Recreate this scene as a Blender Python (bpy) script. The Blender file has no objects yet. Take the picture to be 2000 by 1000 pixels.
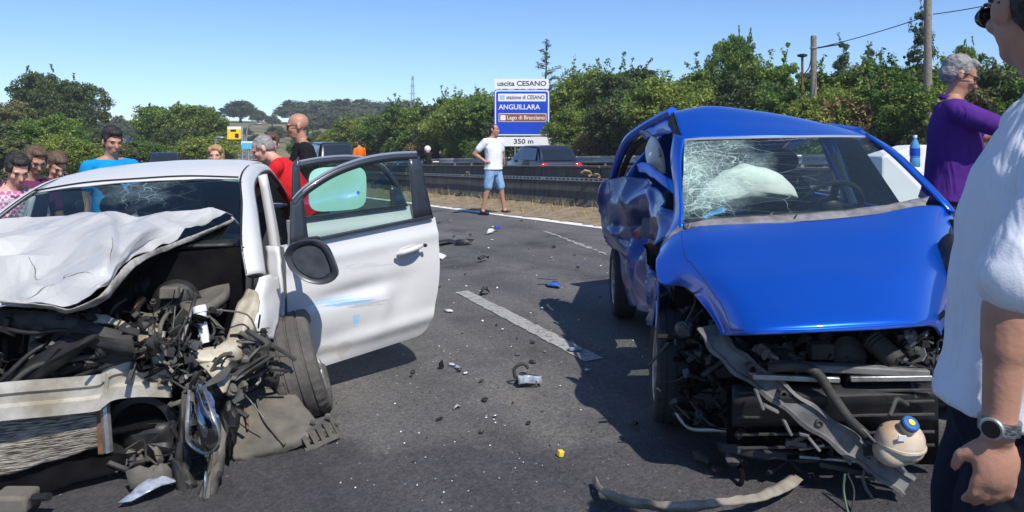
import bpy, bmesh, math, random
import numpy as np
from mathutils import Vector, Matrix, Euler

SC = bpy.context.scene
COL = SC.collection
# ------------------------------------------------------------------ camera
F = 1444.0            # focal length in photo pixels (2000 wide)
HC = 1.5              # lens height above the road under it
Y0 = 270.0            # horizon row
cam_d = bpy.data.cameras.new("camera")
cam = bpy.data.objects.new("camera", cam_d)
COL.objects.link(cam)
cam.location = (0, 0, HC)
cam.rotation_euler = (math.radians(90), 0, 0)
cam_d.sensor_width = 36.0
cam_d.lens = 36.0 * F / 2000.0
cam_d.shift_y = -(500 - Y0) / 2000.0
cam_d.clip_start = 0.05
cam_d.clip_end = 3000
SC.camera = cam
# ------------------------------------------------------------------ sky and sun
SUN = Vector((0.40, -0.74, 1.0)).normalized()       # towards the sun
wd = bpy.data.worlds.new("World")
SC.world = wd
wd.use_nodes = True
nt = wd.node_tree
sky = nt.nodes.new("ShaderNodeTexSky")
sky.sky_type = 'NISHITA'
sky.sun_disc = False
sky.sun_elevation = math.asin(SUN.z)
sky.sun_rotation = math.atan2(SUN.x, SUN.y)
sky.air_density = 1.0
sky.altitude = 700
sky.dust_density = 0.1
sky.ozone_density = 3.0
bg = nt.nodes["Background"]
bg.inputs[1].default_value = 0.105
tint = nt.nodes.new("ShaderNodeMixRGB")          # deep summer blue
tint.blend_type = 'MULTIPLY'
tint.inputs[0].default_value = 1.0
tint.inputs[2].default_value = (0.76, 0.90, 1.12, 1)
nt.links.new(sky.outputs[0], tint.inputs[1])
nt.links.new(tint.outputs[0], bg.inputs[0])
sl = bpy.data.lights.new("sun", 'SUN')
sl.energy = 4.2
sl.angle = math.radians(0.53)
sl.color = (1.0, 0.955, 0.89)
so = bpy.data.objects.new("sun", sl)
COL.objects.link(so)
so.location = (6, -14, 20)
so.rotation_euler = (-SUN).to_track_quat('-Z', 'Y').to_euler()
SC.view_settings.view_transform = 'Standard'
SC.view_settings.look = 'None'
SC.view_settings.exposure = 0.40
SC.view_settings.gamma = 1.0
SC.view_settings.use_curve_mapping = False
SC.render.engine = 'CYCLES'
SC.cycles.max_bounces = 8
SC.cycles.transparent_max_bounces = 16
SC.cycles.use_denoising = True

# ------------------------------------------------------------------ geometry helpers
def gz(x, y=0.0):
    """height of the banked road"""
    return 0.06 * 14.0 * math.tanh(x / 14.0)

def P(px, py, d):
    """a place d metres ahead of the lens seen at photo pixel (px, py)"""
    return Vector(((px - 1000) / F * d, d, HC + (Y0 - py) / F * d))

def G(px, py, dz=0.0):
    """the spot of road seen at a photo pixel"""
    k = 0.06 * (px - 1000) / F - (Y0 - py) / F
    d = (HC - dz) / k
    p = P(px, py, d)
    return Vector((p.x, p.y, gz(p.x) + dz))

def V(*a):
    return Vector(a)

ORG = {}
def thing(name, label, cat, loc, group=None):
    o = bpy.data.objects.new(name, None)
    o.empty_display_size = 0.1
    COL.objects.link(o)
    o.location = loc
    ORG[o.name] = Vector(loc)
    o["label"] = label
    o["category"] = cat
    if group:
        o["group"] = group
    return o

def tag(o, label, cat, group=None):
    o["label"] = label
    o["category"] = cat
    if group:
        o["group"] = group
    return o

def org(o):
    return ORG.get(o.name, Vector((0, 0, 0))) if o else Vector((0, 0, 0))

class MB:
    """collects faces, then links them as one mesh object"""
    def __init__(s, xf=None):
        s.v, s.f, s.m, s.xf = [], [], [], xf
    def add(s, vs, fs, mi=0):
        b = len(s.v)
        for p in vs:
            p = Vector(p)
            s.v.append(s.xf(p) if s.xf else p)
        for f in fs:
            s.f.append([b + i for i in f])
            s.m.append(mi)
        return s
    def box(s, c, size, rot=None, mi=0, taper=1.0):
        hx, hy, hz = [k / 2 for k in size]
        vs = []
        for z in (-1, 1):
            t = taper if z > 0 else 1.0
            for x, y in ((-1, -1), (1, -1), (1, 1), (-1, 1)):
                p = Vector((x * hx * t, y * hy * t, z * hz))
                if rot is not None:
                    p = rot @ p
                vs.append(Vector(c) + p)
        return s.add(vs, [(3, 2, 1, 0), (4, 5, 6, 7), (0, 1, 5, 4), (1, 2, 6, 5), (2, 3, 7, 6), (3, 0, 4, 7)], mi)
    def bar(s, a, b, w, h, up=(0, 0, 1), mi=0):
        """box beam from a to b, w across, h along up"""
        a, b = Vector(a), Vector(b)
        d = (b - a).normalized()
        u = Vector(up)
        u = (u - d * u.dot(d))
        if u.length < 1e-4:
            u = Vector((1, 0, 0)) - d * d.x
        u.normalize()
        r = d.cross(u)
        vs = []
        for e in (a, b):
            for i, j in ((-1, -1), (1, -1), (1, 1), (-1, 1)):
                vs.append(e + r * (i * w / 2) + u * (j * h / 2))
        return s.add(vs, [(3, 2, 1, 0), (4, 5, 6, 7), (0, 1, 5, 4), (1, 2, 6, 5), (2, 3, 7, 6), (3, 0, 4, 7)], mi)
    def tube(s, pts, r, n=8, mi=0, caps=True):
        pts = [Vector(p) for p in pts]
        rs = r if isinstance(r, (list, tuple)) else [r] * len(pts)
        vs, fs = [], []
        prev = None
        for i, p in enumerate(pts):
            if i == 0:
                d = pts[1] - p
            elif i == len(pts) - 1:
                d = p - pts[i - 1]
            else:
                d = pts[i + 1] - pts[i - 1]
            d.normalize()
            if prev is None:
                q = Vector((0, 0, 1)) if abs(d.z) < 0.9 else Vector((1, 0, 0))
            else:
                q = prev
            u = (q - d * q.dot(d)).normalized()
            prev = u
            w = d.cross(u)
            for k in range(n):
                a = 2 * math.pi * k / n
                vs.append(p + (u * math.cos(a) + w * math.sin(a)) * rs[i])
        for i in range(len(pts) - 1):
            for k in range(n):
                k2 = (k + 1) % n
                fs.append((i * n + k, i * n + k2, (i + 1) * n + k2, (i + 1) * n + k))
        if caps:
            fs.append(tuple(range(n))[::-1])
            fs.append(tuple((len(pts) - 1) * n + k for k in range(n)))
        return s.add(vs, fs, mi)
    def ball(s, c, r, rot=None, nu=14, nv=9, mi=0):
        rx, ry, rz = r if isinstance(r, (tuple, list)) else (r, r, r)
        vs, fs = [], []
        c = Vector(c)
        def put(p):
            if rot is not None:
                p = rot @ p
            vs.append(c + p)
        put(Vector((0, 0, -rz)))
        for j in range(1, nv):
            t = -math.pi / 2 + math.pi * j / nv
            for i in range(nu):
                a = 2 * math.pi * i / nu
                put(Vector((rx * math.cos(t) * math.cos(a), ry * math.cos(t) * math.sin(a), rz * math.sin(t))))
        put(Vector((0, 0, rz)))
        top = len(vs) - 1
        for i in range(nu):
            fs.append((0, 1 + (i + 1) % nu, 1 + i))
            fs.append((top, top - nu + i, top - nu + (i + 1) % nu))
        for j in range(nv - 2):
            for i in range(nu):
                a = 1 + j * nu + i
                b = 1 + j * nu + (i + 1) % nu
                fs.append((a, b, b + nu, a + nu))
        return s.add(vs, fs, mi)
    def capsule(s, a, b, r1, r2, n=12):
        """closed tapered limb with round ends"""
        a, b = Vector(a), Vector(b)
        d = b - a
        L = d.length
        d = d / max(L, 1e-6)
        pts, rs = [], []
        for k in (0.05, 0.35, 0.7, 0.92):
            ang = k * math.pi / 2
            pts.append(a - d * r1 * math.cos(ang)); rs.append(r1 * math.sin(ang))
        for k in (0, 0.5, 1):
            pts.append(a.lerp(b, k)); rs.append(r1 + (r2 - r1) * k)
        for k in (0.92, 0.7, 0.35, 0.05):
            ang = k * math.pi / 2
            pts.append(b + d * r2 * math.cos(ang)); rs.append(r2 * math.sin(ang))
        return s.tube(pts, rs, n)
    def lathe(s, c, axis, prof, n=24, mi=0, caps=True):
        """prof = [(along, radius)]"""
        c, ax = Vector(c), Vector(axis).normalized()
        q = Vector((0, 0, 1)) if abs(ax.z) < 0.9 else Vector((1, 0, 0))
        u = (q - ax * q.dot(ax)).normalized()
        w = ax.cross(u)
        vs, fs = [], []
        for t, r in prof:
            for k in range(n):
                a = 2 * math.pi * k / n
                vs.append(c + ax * t + (u * math.cos(a) + w * math.sin(a)) * r)
        for i in range(len(prof) - 1):
            for k in range(n):
                k2 = (k + 1) % n
                fs.append((i * n + k, i * n + k2, (i + 1) * n + k2, (i + 1) * n + k))
        if caps:
            fs.append(tuple(range(n))[::-1])
            fs.append(tuple((len(prof) - 1) * n + k for k in range(n)))
        return s.add(vs, fs, mi)
    def poly(s, pts, mi=0):
        return s.add(pts, [tuple(range(len(pts)))], mi)
    def prism(s, pts, off, mi=0):
        """polygon pts pushed along off"""
        n = len(pts)
        pts = [Vector(p) for p in pts]
        off = Vector(off)
        vs = pts + [p + off for p in pts]
        fs = [tuple(range(n))[::-1], tuple(range(n, 2 * n))]
        for i in range(n):
            j = (i + 1) % n
            fs.append((i, j, n + j, n + i))
        return s.add(vs, fs, mi)
    def surf(s, rows, nu, nv, mi=0, disp=None, closed=False):
        """smooth sheet through a grid of control points"""
        g = spline_grid(rows, nu, nv)
        vs, fs = [], []
        for i in range(nu):
            for j in range(nv):
                p = g[i][j]
                if disp:
                    p = p + disp(i / (nu - 1), j / (nv - 1), p)
                vs.append(p)
        for i in range(nu - 1):
            for j in range(nv - 1):
                fs.append((i * nv + j, i * nv + j + 1, (i + 1) * nv + j + 1, (i + 1) * nv + j))
        return s.add(vs, fs, mi)
    def build(s, name, mats, parent=None, smooth=True, angle=40, thick=0, bevel=0, subd=0):
        me = bpy.data.meshes.new(name)
        o0 = org(parent)
        me.from_pydata([tuple(p - o0) for p in s.v], [], s.f)
        if not isinstance(mats, (list, tuple)):
            mats = [mats]
        for m in mats:
            me.materials.append(m)
        if len(mats) > 1:
            me.polygons.foreach_set("material_index", s.m)
        bm = bmesh.new(); bm.from_mesh(me)
        bmesh.ops.recalc_face_normals(bm, faces=bm.faces)
        bm.to_mesh(me); bm.free()
        if smooth:
            me.shade_smooth()
            if angle < 180:
                try:
                    me.set_sharp_from_angle(angle=math.radians(angle))
                except Exception:
                    pass
        o = bpy.data.objects.new(name, me)
        COL.objects.link(o)
        if parent:
            o.parent = parent
            ORG[o.name] = o0
        if thick:
            md = o.modifiers.new("thickness", 'SOLIDIFY'); md.thickness = thick; md.offset = 0
        if bevel:
            md = o.modifiers.new("bevel", 'BEVEL'); md.width = bevel; md.segments = 2
            md.limit_method = 'ANGLE'; md.angle_limit = math.radians(35)
        if subd:
            md = o.modifiers.new("subd", 'SUBSURF'); md.levels = subd; md.render_levels = subd
        return o

def cr(p0, p1, p2, p3, t):
    return 0.5 * ((2 * p1) + (p2 - p0) * t + (2 * p0 - 5 * p1 + 4 * p2 - p3) * t * t + (3 * p1 - p0 - 3 * p2 + p3) * t ** 3)

def spline(pts, n):
    pts = [Vector(p) for p in pts]
    m = len(pts)
    if m == 2:
        return [pts[0].lerp(pts[1], i / (n - 1)) for i in range(n)]
    out = []
    for i in range(n):
        t = i / (n - 1) * (m - 1)
        k = min(int(t), m - 2)
        f = t - k
        p1, p2 = pts[k], pts[k + 1]
        p0 = pts[k - 1] if k > 0 else p1 * 2 - p2
        p3 = pts[k + 2] if k + 2 < m else p2 * 2 - p1
        out.append(cr(p0, p1, p2, p3, f))
    return out

def spline_grid(rows, nu, nv):
    rr = [spline(r, nv) for r in rows]
    out = [[None] * nv for _ in range(nu)]
    for j in range(nv):
        c = spline([r[j] for r in rr], nu)
        for i in range(nu):
            out[i][j] = c[i]
    return out

def copy_tree(o, parent=None):
    c = o.copy()
    COL.objects.link(c)
    ORG[c.name] = org(o)
    c.parent = parent
    for ch in list(o.children):
        copy_tree(ch, c)
    return c

# ------------------------------------------------------------------ materials
MATS = {}
def new_mat(name):
    m = bpy.data.materials.new(name)
    m.use_nodes = True
    return m, m.node_tree, m.node_tree.nodes["Principled BSDF"]

def mat(name, col, rough=0.5, metal=0.0, noise=0.0, nscale=8.0, bump=0.0, bscale=40.0, coat=0.0, spec=0.5, col2=None, detail=6.0,
        trans=0.0, ior=1.45, alpha=1.0, sub=0.0):
    """principled surface; col wanders towards col2 with a noise, and a fine bump"""
    if name in MATS:
        return MATS[name]
    m, t, b = new_mat(name)
    N, L = t.nodes, t.links
    b.inputs["Base Color"].default_value = (*col, 1)
    b.inputs["Roughness"].default_value = rough
    b.inputs["Metallic"].default_value = metal
    b.inputs["Specular IOR Level"].default_value = spec
    b.inputs["Coat Weight"].default_value = coat
    b.inputs["Coat Roughness"].default_value = 0.05
    b.inputs["Transmission Weight"].default_value = trans
    b.inputs["IOR"].default_value = ior
    b.inputs["Alpha"].default_value = alpha
    b.inputs["Subsurface Weight"].default_value = sub
    tc = N.new("ShaderNodeTexCoord")
    if noise > 0:
        n1 = N.new("ShaderNodeTexNoise"); n1.inputs["Scale"].default_value = nscale; n1.inputs["Detail"].default_value = detail
        n1.inputs["Roughness"].default_value = 0.6
        L.new(tc.outputs["Object"], n1.inputs["Vector"])
        rp = N.new("ShaderNodeValToRGB")
        rp.color_ramp.elements[0].position = 0.35; rp.color_ramp.elements[1].position = 0.68
        c2 = col2 or tuple(c * (1 - noise) for c in col)
        rp.color_ramp.elements[0].color = (*col, 1); rp.color_ramp.elements[1].color = (*c2, 1)
        L.new(n1.outputs["Fac"], rp.inputs["Fac"])
        L.new(rp.outputs["Color"], b.inputs["Base Color"])
    if bump > 0:
        n2 = N.new("ShaderNodeTexNoise"); n2.inputs["Scale"].default_value = bscale; n2.inputs["Detail"].default_value = 5
        L.new(tc.outputs["Object"], n2.inputs["Vector"])
        bp = N.new("ShaderNodeBump"); bp.inputs["Strength"].default_value = min(1.0, bump); bp.inputs["Distance"].default_value = 0.01
        L.new(n2.outputs["Fac"], bp.inputs["Height"])
        L.new(bp.outputs["Normal"], b.inputs["Normal"])
    MATS[name] = m
    return m
def zone(v, table):
    for lim, txt in table:
        if v < lim:
            return txt
    return table[-1][1]
ZR = ((1105, "right behind the exit sign"), (1150, "just right of the exit sign"), (1200, "between the exit sign and the blue car"), (1260, "over the blue car's crushed flank"), (1330, "over the left corner of the blue roof"), (1400, "over the peak of the blue roof"), (1470, "below the tallest rounded tree"),
      (1545, "over the right half of the blue roof"), (1600, "at the foot of the short wooden pole"), (1670, "just right of the short wooden pole"), (1740, "midway between the two poles"), (1800, "just left of the tall pole"), (1860, "behind the purple polo man's back"), (1920, "behind the purple polo man's head"), (1990, "behind the white shirt man's face"), (9999, "past the right edge man"))
ZL = ((605, "behind the bald man"), (645, "behind the dark high roofed car"), (685, "right of the dark high roofed car"), (725, "behind the orange vest person"), (765, "over the open white door"), (800, "below the far pylon"), (830, "left of the motorcyclist"), (860, "behind the motorcyclist"), (900, "right of the motorcyclist"), (935, "left of the walking man"), (965, "behind the walking man"), (9999, "behind the exit sign"))
HUE = {'bush_a': "mid green", 'bush_b': "yellow green", 'bush_c': "dark green", 'bush_d': "brownish"}
# ================================================================== SETTING
def smooth01(t):
    t = max(0.0, min(1.0, t))
    return t * t * (3 - 2 * t)

DROP = 0.25            # the far carriageway lies lower than ours
def rz(x, y):
    return gz(x) - DROP * smooth01((far_side(x, y) + FAR_OFF - 0.35) / 1.2)
def terrain_z(x, y):
    z = rz(x, y)
    # rising farmland far behind the road
    far = smooth01((y - 70) / 190)
    ridge = 3.4 * math.exp(-((x + 62) / 75) ** 2) + 5.0 * math.exp(-((x + 150) / 90) ** 2) + 2.0
    z += far * ridge
    # bank the scrub grows on, right behind the far guard rail
    e = far_side(x, y)
    z += 0.9 * smooth01((e - 1.0) / 7.0) * (1 - far * 0.6)
    return z

# median line of the bend: the concrete barrier runs along it
EDGE_A, EDGE_B = V(-2.78, 22.3, 0), V(1.77, 14.2, 0)
RD = (EDGE_A - EDGE_B).normalized()          # road direction, away from the lens
RN = V(RD.y, -RD.x, 0)                       # across, towards the far side
if RN.y < 0:
    RN = -RN
def along(s, off=0.0):
    """point on the barrier line, s metres beyond EDGE_B, off metres across; the road bends left far away"""
    bend = 0.0022 * max(0, s - 4) ** 2
    p = EDGE_B + RD * s + RN * (off - bend * 0.55)
    return V(p.x, p.y, 0)
FAR_OFF = 10.5
def far_side(x, y):
    """signed distance behind the far guard rail"""
    q = V(x, y, 0) - EDGE_B
    s = q.dot(RD)
    bend = 0.0022 * max(0, s - 4) ** 2
    return q.dot(RN) + bend * 0.55 - FAR_OFF

# --- ground sheet out to the hills
def make_ground():
    xs = np.unique(np.concatenate([np.linspace(-900, -120, 20), np.linspace(-120, 90, 106), np.linspace(90, 900, 20)]))
    ys = np.unique(np.concatenate([np.linspace(-60, -8, 6), np.linspace(-8, 90, 80), np.linspace(90, 330, 60), np.linspace(330, 1600, 16)]))
    v = [(x, y, terrain_z(x, y) - 0.03) for y in ys for x in xs]
    n = len(xs)
    f = [(j * n + i, j * n + i + 1, (j + 1) * n + i + 1, (j + 1) * n + i) for j in range(len(ys) - 1) for i in range(n - 1)]
    me = bpy.data.meshes.new("ground"); me.from_pydata(v, [], f); me.shade_smooth()
    o = bpy.data.objects.new("ground", me); COL.objects.link(o); o["kind"] = "structure"
    m, t, b = new_mat("dry_field")
    N, L = t.nodes, t.links
    tc = N.new("ShaderNodeTexCoord")
    n1 = N.new("ShaderNodeTexNoise"); n1.inputs["Scale"].default_value = 0.08; n1.inputs["Detail"].default_value = 9
    n2 = N.new("ShaderNodeTexNoise"); n2.inputs["Scale"].default_value = 3.0; n2.inputs["Detail"].default_value = 6
    mx = N.new("ShaderNodeMix"); mx.data_type = 'FLOAT'; mx.inputs[0].default_value = 0.45
    L.new(tc.outputs["Object"], n1.inputs["Vector"]); L.new(tc.outputs["Object"], n2.inputs["Vector"])
    L.new(n1.outputs["Fac"], mx.inputs[2]); L.new(n2.outputs["Fac"], mx.inputs[3])
    r = N.new("ShaderNodeValToRGB")
    r.color_ramp.elements[0].position = 0.38; r.color_ramp.elements[0].color = (0.075, 0.085, 0.03, 1)
    r.color_ramp.elements[1].position = 0.62; r.color_ramp.elements[1].color = (0.26, 0.20, 0.10, 1)
    L.new(mx.outputs[0], r.inputs["Fac"]); L.new(r.outputs["Color"], b.inputs["Base Color"])
    b.inputs["Roughness"].default_value = 0.9
    me.materials.append(m)
make_ground()

# --- asphalt
def asphalt_mat():
    m, t, b = new_mat("worn_asphalt")
    N, L = t.nodes, t.links
    tc = N.new("ShaderNodeTexCoord")
    def noise(scale, detail=4, rough=0.6, vec=None):
        n = N.new("ShaderNodeTexNoise"); n.inputs["Scale"].default_value = scale
        n.inputs["Detail"].default_value = detail; n.inputs["Roughness"].default_value = rough
        L.new(vec or tc.outputs["Object"], n.inputs["Vector"])
        return n.outputs["Fac"]
    def ramp(fac, p0, c0, p1, c1):
        r = N.new("ShaderNodeValToRGB")
        r.color_ramp.elements[0].position = p0; r.color_ramp.elements[0].color = (*c0, 1)
        r.color_ramp.elements[1].position = p1; r.color_ramp.elements[1].color = (*c1, 1)
        L.new(fac, r.inputs["Fac"])
        return r.outputs["Color"]
    def mixc(kind, fac, a, c):
        x = N.new("ShaderNodeMix"); x.data_type = 'RGBA'; x.blend_type = kind
        if isinstance(fac, float):
            x.inputs[0].default_value = fac
        else:
            L.new(fac, x.inputs[0])
        for k, q in ((6, a), (7, c)):
            if isinstance(q, tuple):
                x.inputs[k].default_value = (*q, 1)
            else:
                L.new(q, x.inputs[k])
        return x.outputs[2]
    # streaks running along the carriageway
    mp = N.new("ShaderNodeMapping"); mp.vector_type = 'TEXTURE'
    ang = math.atan2(RD.y, RD.x)
    mp.inputs["Rotation"].default_value = (0, 0, ang)
    mp.inputs["Scale"].default_value = (7.0, 0.55, 1)
    L.new(tc.outputs["Object"], mp.inputs["Vector"])
    base = ramp(noise(0.55, 6), 0.3, (0.092, 0.09, 0.088), 0.72, (0.145, 0.139, 0.131))
    streak = ramp(noise(1.0, 5, 0.55, mp.outputs["Vector"]), 0.34, (0.6, 0.6, 0.62), 0.66, (1.15, 1.13, 1.1))
    c = mixc('MULTIPLY', 0.75, base, streak)
    # stone chips in the binder
    vo = N.new("ShaderNodeTexVoronoi"); vo.inputs["Scale"].default_value = 95.0
    L.new(tc.outputs["Object"], vo.inputs["Vector"])
    chips = ramp(vo.outputs["Color"], 0.25, (0.68, 0.68, 0.70), 0.8, (1.4, 1.38, 1.34))
    c = mixc('MULTIPLY', 0.6, c, chips)
    c = mixc('MULTIPLY', 0.7, c, ramp(noise(38, 3), 0.35, (0.72, 0.72, 0.73), 0.66, (1.25, 1.23, 1.2)))
    # a few bright stones
    v2 = N.new("ShaderNodeTexVoronoi"); v2.inputs["Scale"].default_value = 36.0
    L.new(tc.outputs["Object"], v2.inputs["Vector"])
    sep = N.new("ShaderNodeSeparateColor"); L.new(v2.outputs["Color"], sep.inputs[0])
    gt = N.new("ShaderNodeMath"); gt.operation = 'GREATER_THAN'; gt.inputs[1].default_value = 0.975
    L.new(sep.outputs[0], gt.inputs[0])
    lt = N.new("ShaderNodeMath"); lt.operation = 'LESS_THAN'; lt.inputs[1].default_value = 0.22
    L.new(v2.outputs["Distance"], lt.inputs[0])
    mu = N.new("ShaderNodeMath"); mu.operation = 'MULTIPLY'
    L.new(gt.outputs[0], mu.inputs[0]); L.new(lt.outputs[0], mu.inputs[1])
    c = mixc('MIX', mu.outputs[0], c, (0.33, 0.32, 0.3))
    # the newer, darker strip of surfacing nearest the lens: a straight joint, slightly ragged
    sx = N.new("ShaderNodeSeparateXYZ"); L.new(tc.outputs["Object"], sx.inputs[0])
    add = N.new("ShaderNodeMath"); add.operation = 'MULTIPLY_ADD'
    L.new(sx.outputs["X"], add.inputs[0]); add.inputs[1].default_value = 0.10; L.new(sx.outputs["Y"], add.inputs[2])
    nz = N.new("ShaderNodeMath"); nz.operation = 'MULTIPLY_ADD'; nz.inputs[1].default_value = 0.5
    L.new(noise(2.2, 6, 0.65), nz.inputs[0]); L.new(add.outputs[0], nz.inputs[2])
    strip = N.new("ShaderNodeMapRange"); strip.inputs["From Min"].default_value = 3.78; strip.inputs["From Max"].default_value = 4.02
    strip.inputs["To Min"].default_value = 1; strip.inputs["To Max"].default_value = 0
    L.new(nz.outputs[0], strip.inputs["Value"])
    dark = mixc('MULTIPLY', 1.0, c, (0.55, 0.55, 0.60))
    c = mixc('MIX', strip.outputs[0], c, dark)
    # spilled fluid and skid stains
    st = ramp(noise(0.75, 7, 0.68), 0.52, (1, 1, 1), 0.68, (0.48, 0.48, 0.51))
    c = mixc('MULTIPLY', 0.9, c, st)
    dust = ramp(noise(0.8, 7, 0.7), 0.58, (0, 0, 0), 0.75, (1, 1, 1))
    c = mixc('MIX', dust, c, mixc('MIX', 0.45, c, (0.19, 0.175, 0.155)))
    L.new(c, b.inputs["Base Color"])
    b.inputs["Roughness"].default_value = 0.82
    b.inputs["Specular IOR Level"].default_value = 0.35
    bp = N.new("ShaderNodeBump"); bp.inputs["Strength"].default_value = 0.55; bp.inputs["Distance"].default_value = 0.006
    L.new(vo.outputs["Distance"], bp.inputs["Height"]); L.new(bp.outputs["Normal"], b.inputs["Normal"])
    return m
M_ASPH = asphalt_mat()

def ribbon(name, s0, s1, o0, o1, n, m, dz, nw=2, parent=None, kind="structure"):
    """strip following the road between two offsets from the barrier line"""
    v, f = [], []
    for i in range(n):
        s = s0 + (s1 - s0) * i / (n - 1)
        for j in range(nw):
            p = along(s, o0 + (o1 - o0) * j / (nw - 1))
            v.append((p.x, p.y, rz(p.x, p.y) + dz))
    for i in range(n - 1):
        for j in range(nw - 1):
            a = i * nw + j
            f.append((a, a + 1, a + nw + 1, a + nw))
    me = bpy.data.meshes.new(name); me.from_pydata(v, [], f); me.materials.append(m)
    bm = bmesh.new(); bm.from_mesh(me); bmesh.ops.recalc_face_normals(bm, faces=bm.faces)
    if bm.faces and sum(fc.normal.z for fc in bm.faces) < 0:
        bmesh.ops.reverse_faces(bm, faces=bm.faces)
    bm.to_mesh(me); bm.free()
    me.shade_smooth()
    o = bpy.data.objects.new(name, me); COL.objects.link(o)
    if kind:
        o["kind"] = kind
    if parent:
        o.parent = parent
    return o
road = ribbon("road", -40, 150, -34, FAR_OFF + 0.8, 120, M_ASPH, 0.0, 110)

# --- paint
def paint_mat(name, col, wear):
    m, t, b = new_mat(name)
    N, L = t.nodes, t.links
    tc = N.new("ShaderNodeTexCoord")
    n1 = N.new("ShaderNodeTexNoise"); n1.inputs["Scale"].default_value = 26; n1.inputs["Detail"].default_value = 8; n1.inputs["Roughness"].default_value = 0.75
    L.new(tc.outputs["Object"], n1.inputs["Vector"])
    r = N.new("ShaderNodeValToRGB")
    r.color_ramp.elements[0].position = wear - 0.08; r.color_ramp.elements[0].color = (0.12, 0.117, 0.113, 1)
    r.color_ramp.elements[1].position = wear + 0.05; r.color_ramp.elements[1].color = (*col, 1)
    L.new(n1.outputs["Fac"], r.inputs["Fac"]); L.new(r.outputs["Color"], b.inputs["Base Color"])
    b.inputs["Roughness"].default_value = 0.75
    bp = N.new("ShaderNodeBump"); bp.inputs["Strength"].default_value = 0.4; bp.inputs["Distance"].default_value = 0.004
    L.new(n1.outputs["Fac"], bp.inputs["Height"]); L.new(bp.outputs["Normal"], b.inputs["Normal"])
    return m
M_PAINT = paint_mat("worn_lane_paint", (0.34, 0.33, 0.31), 0.46)
M_EDGE = paint_mat("edge_line_paint", (0.72, 0.71, 0.68), 0.33)
ribbon("edge_line_marking", -14, 90, -1.62, -1.42, 90, M_EDGE, 0.006)

def dash(px0, py0, px1, py1, w, name="lane_marking", m=M_PAINT, dz=0.006, rag=0.007):
    a, c = G(px0, py0), G(px1, py1)
    d = (c - a); d.z = 0
    nrm = V(-d.y, d.x, 0).normalized()
    rr = random.Random(int(px0 * 7 + py0))
    v, f = [], []
    n = 40
    for i in range(n):
        p = a.lerp(c, i / (n - 1))
        for j in range(5):
            q = p + nrm * (w * (j / 4 - 0.5)) 
            if j in (0, 4):
                q += nrm * rr.uniform(-rag, rag)
            v.append((q.x, q.y, gz(q.x) + dz))
    for i in range(n - 1):
        for j in range(4):
            k = i * 5 + j
            f.append((k, k + 1, k + 6, k + 5))
    me = bpy.data.meshes.new(name); me.from_pydata(v, [], f); me.materials.append(m)
    bm = bmesh.new(); bm.from_mesh(me); bmesh.ops.recalc_face_normals(bm, faces=bm.faces)
    if sum(fc.normal.z for fc in bm.faces) < 0:
        bmesh.ops.reverse_faces(bm, faces=bm.faces)
    bm.to_mesh(me); bm.free()
    o = bpy.data.objects.new(name, me); COL.objects.link(o); o["kind"] = "structure"
dash(902, 570, 1160, 704, 0.135)
dash(1065, 452, 1185, 498, 0.05, "scuffed_line", M_PAINT, 0.006, 0.03)
dash(250, 386, 640, 420, 0.15)

# --- verge of dry soil and straw along the barrier
M_VERGE = mat("dry_verge", (0.30, 0.235, 0.15), 0.95, noise=0.5, nscale=5, col2=(0.16, 0.12, 0.07), bump=0.8, bscale=30)
def make_verge():
    rr = random.Random(3)
    v, f = [], []
    n, nw = 420, 7
    for i in range(n):
        s = -14 + 74 * i / (n - 1)
        for j in range(nw):
            t = j / (nw - 1)
            p = along(s, -1.42 + 1.42 * t + (rr.uniform(-0.12, 0.05) if j == 0 else 0))
            h = 0.012 + 0.05 * smooth01(t * 1.3) + (rr.uniform(-0.015, 0.03) if 0 < j else 0)
            v.append((p.x, p.y, gz(p.x) + h))
    for i in range(n - 1):
        for j in range(nw - 1):
            a = i * nw + j
            f.append((a, a + 1, a + nw + 1, a + nw))
    me = bpy.data.meshes.new("verge"); me.from_pydata(v, [], f); me.materials.append(M_VERGE); me.shade_smooth()
    o = bpy.data.objects.new("verge", me); COL.objects.link(o); o["kind"] = "structure"
make_verge()

def blades_mat(name, c0, c1):
    m, t, b = new_mat(name)
    N, L = t.nodes, t.links
    g = N.new("ShaderNodeNewGeometry")
    r = N.new("ShaderNodeValToRGB")
    r.color_ramp.elements[0].color = (*c0, 1); r.color_ramp.elements[1].color = (*c1, 1)
    L.new(g.outputs["Random Per Island"], r.inputs["Fac"]); L.new(r.outputs["Color"], b.inputs["Base Color"])
    b.inputs["Roughness"].default_value = 0.7
    return m
def make_straw():
    rng = np.random.default_rng(4)
    v, f = [], []
    k = 0
    for i in range(9000):
        s = rng.uniform(-12, 45)
        t = rng.beta(2.2, 1.3)
        p = along(s, -1.42 + 1.4 * t)
        if rng.random() < 0.35 + 0.3 * math.sin(s * 2.1 + t * 3):
            continue
        h = rng.uniform(0.05, 0.2) * (0.5 + t)
        a = rng.uniform(0, 6.28)
        w = 0.006
        lx, ly = rng.normal(0, h * 0.5, 2)
        z = gz(p.x) + 0.012 + 0.05 * smooth01(t * 1.3) - 0.02
        v += [(p.x - w * math.cos(a), p.y - w * math.sin(a), z), (p.x + w * math.cos(a), p.y + w * math.sin(a), z),
              (p.x + lx, p.y + ly, z + h)]
        f.append((k, k + 1, k + 2)); k += 3
    me = bpy.data.meshes.new("dry_grass"); me.from_pydata(v, [], f)
    me.materials.append(blades_mat("straw_blades", (0.38, 0.28, 0.14), (0.20, 0.17, 0.06)))
    o = bpy.data.objects.new("dry_grass", me); COL.objects.link(o)
    o["kind"] = "stuff"; o["label"] = "dry straw coloured grass along the foot of the concrete barrier"; o["category"] = "grass"
make_straw()

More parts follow.
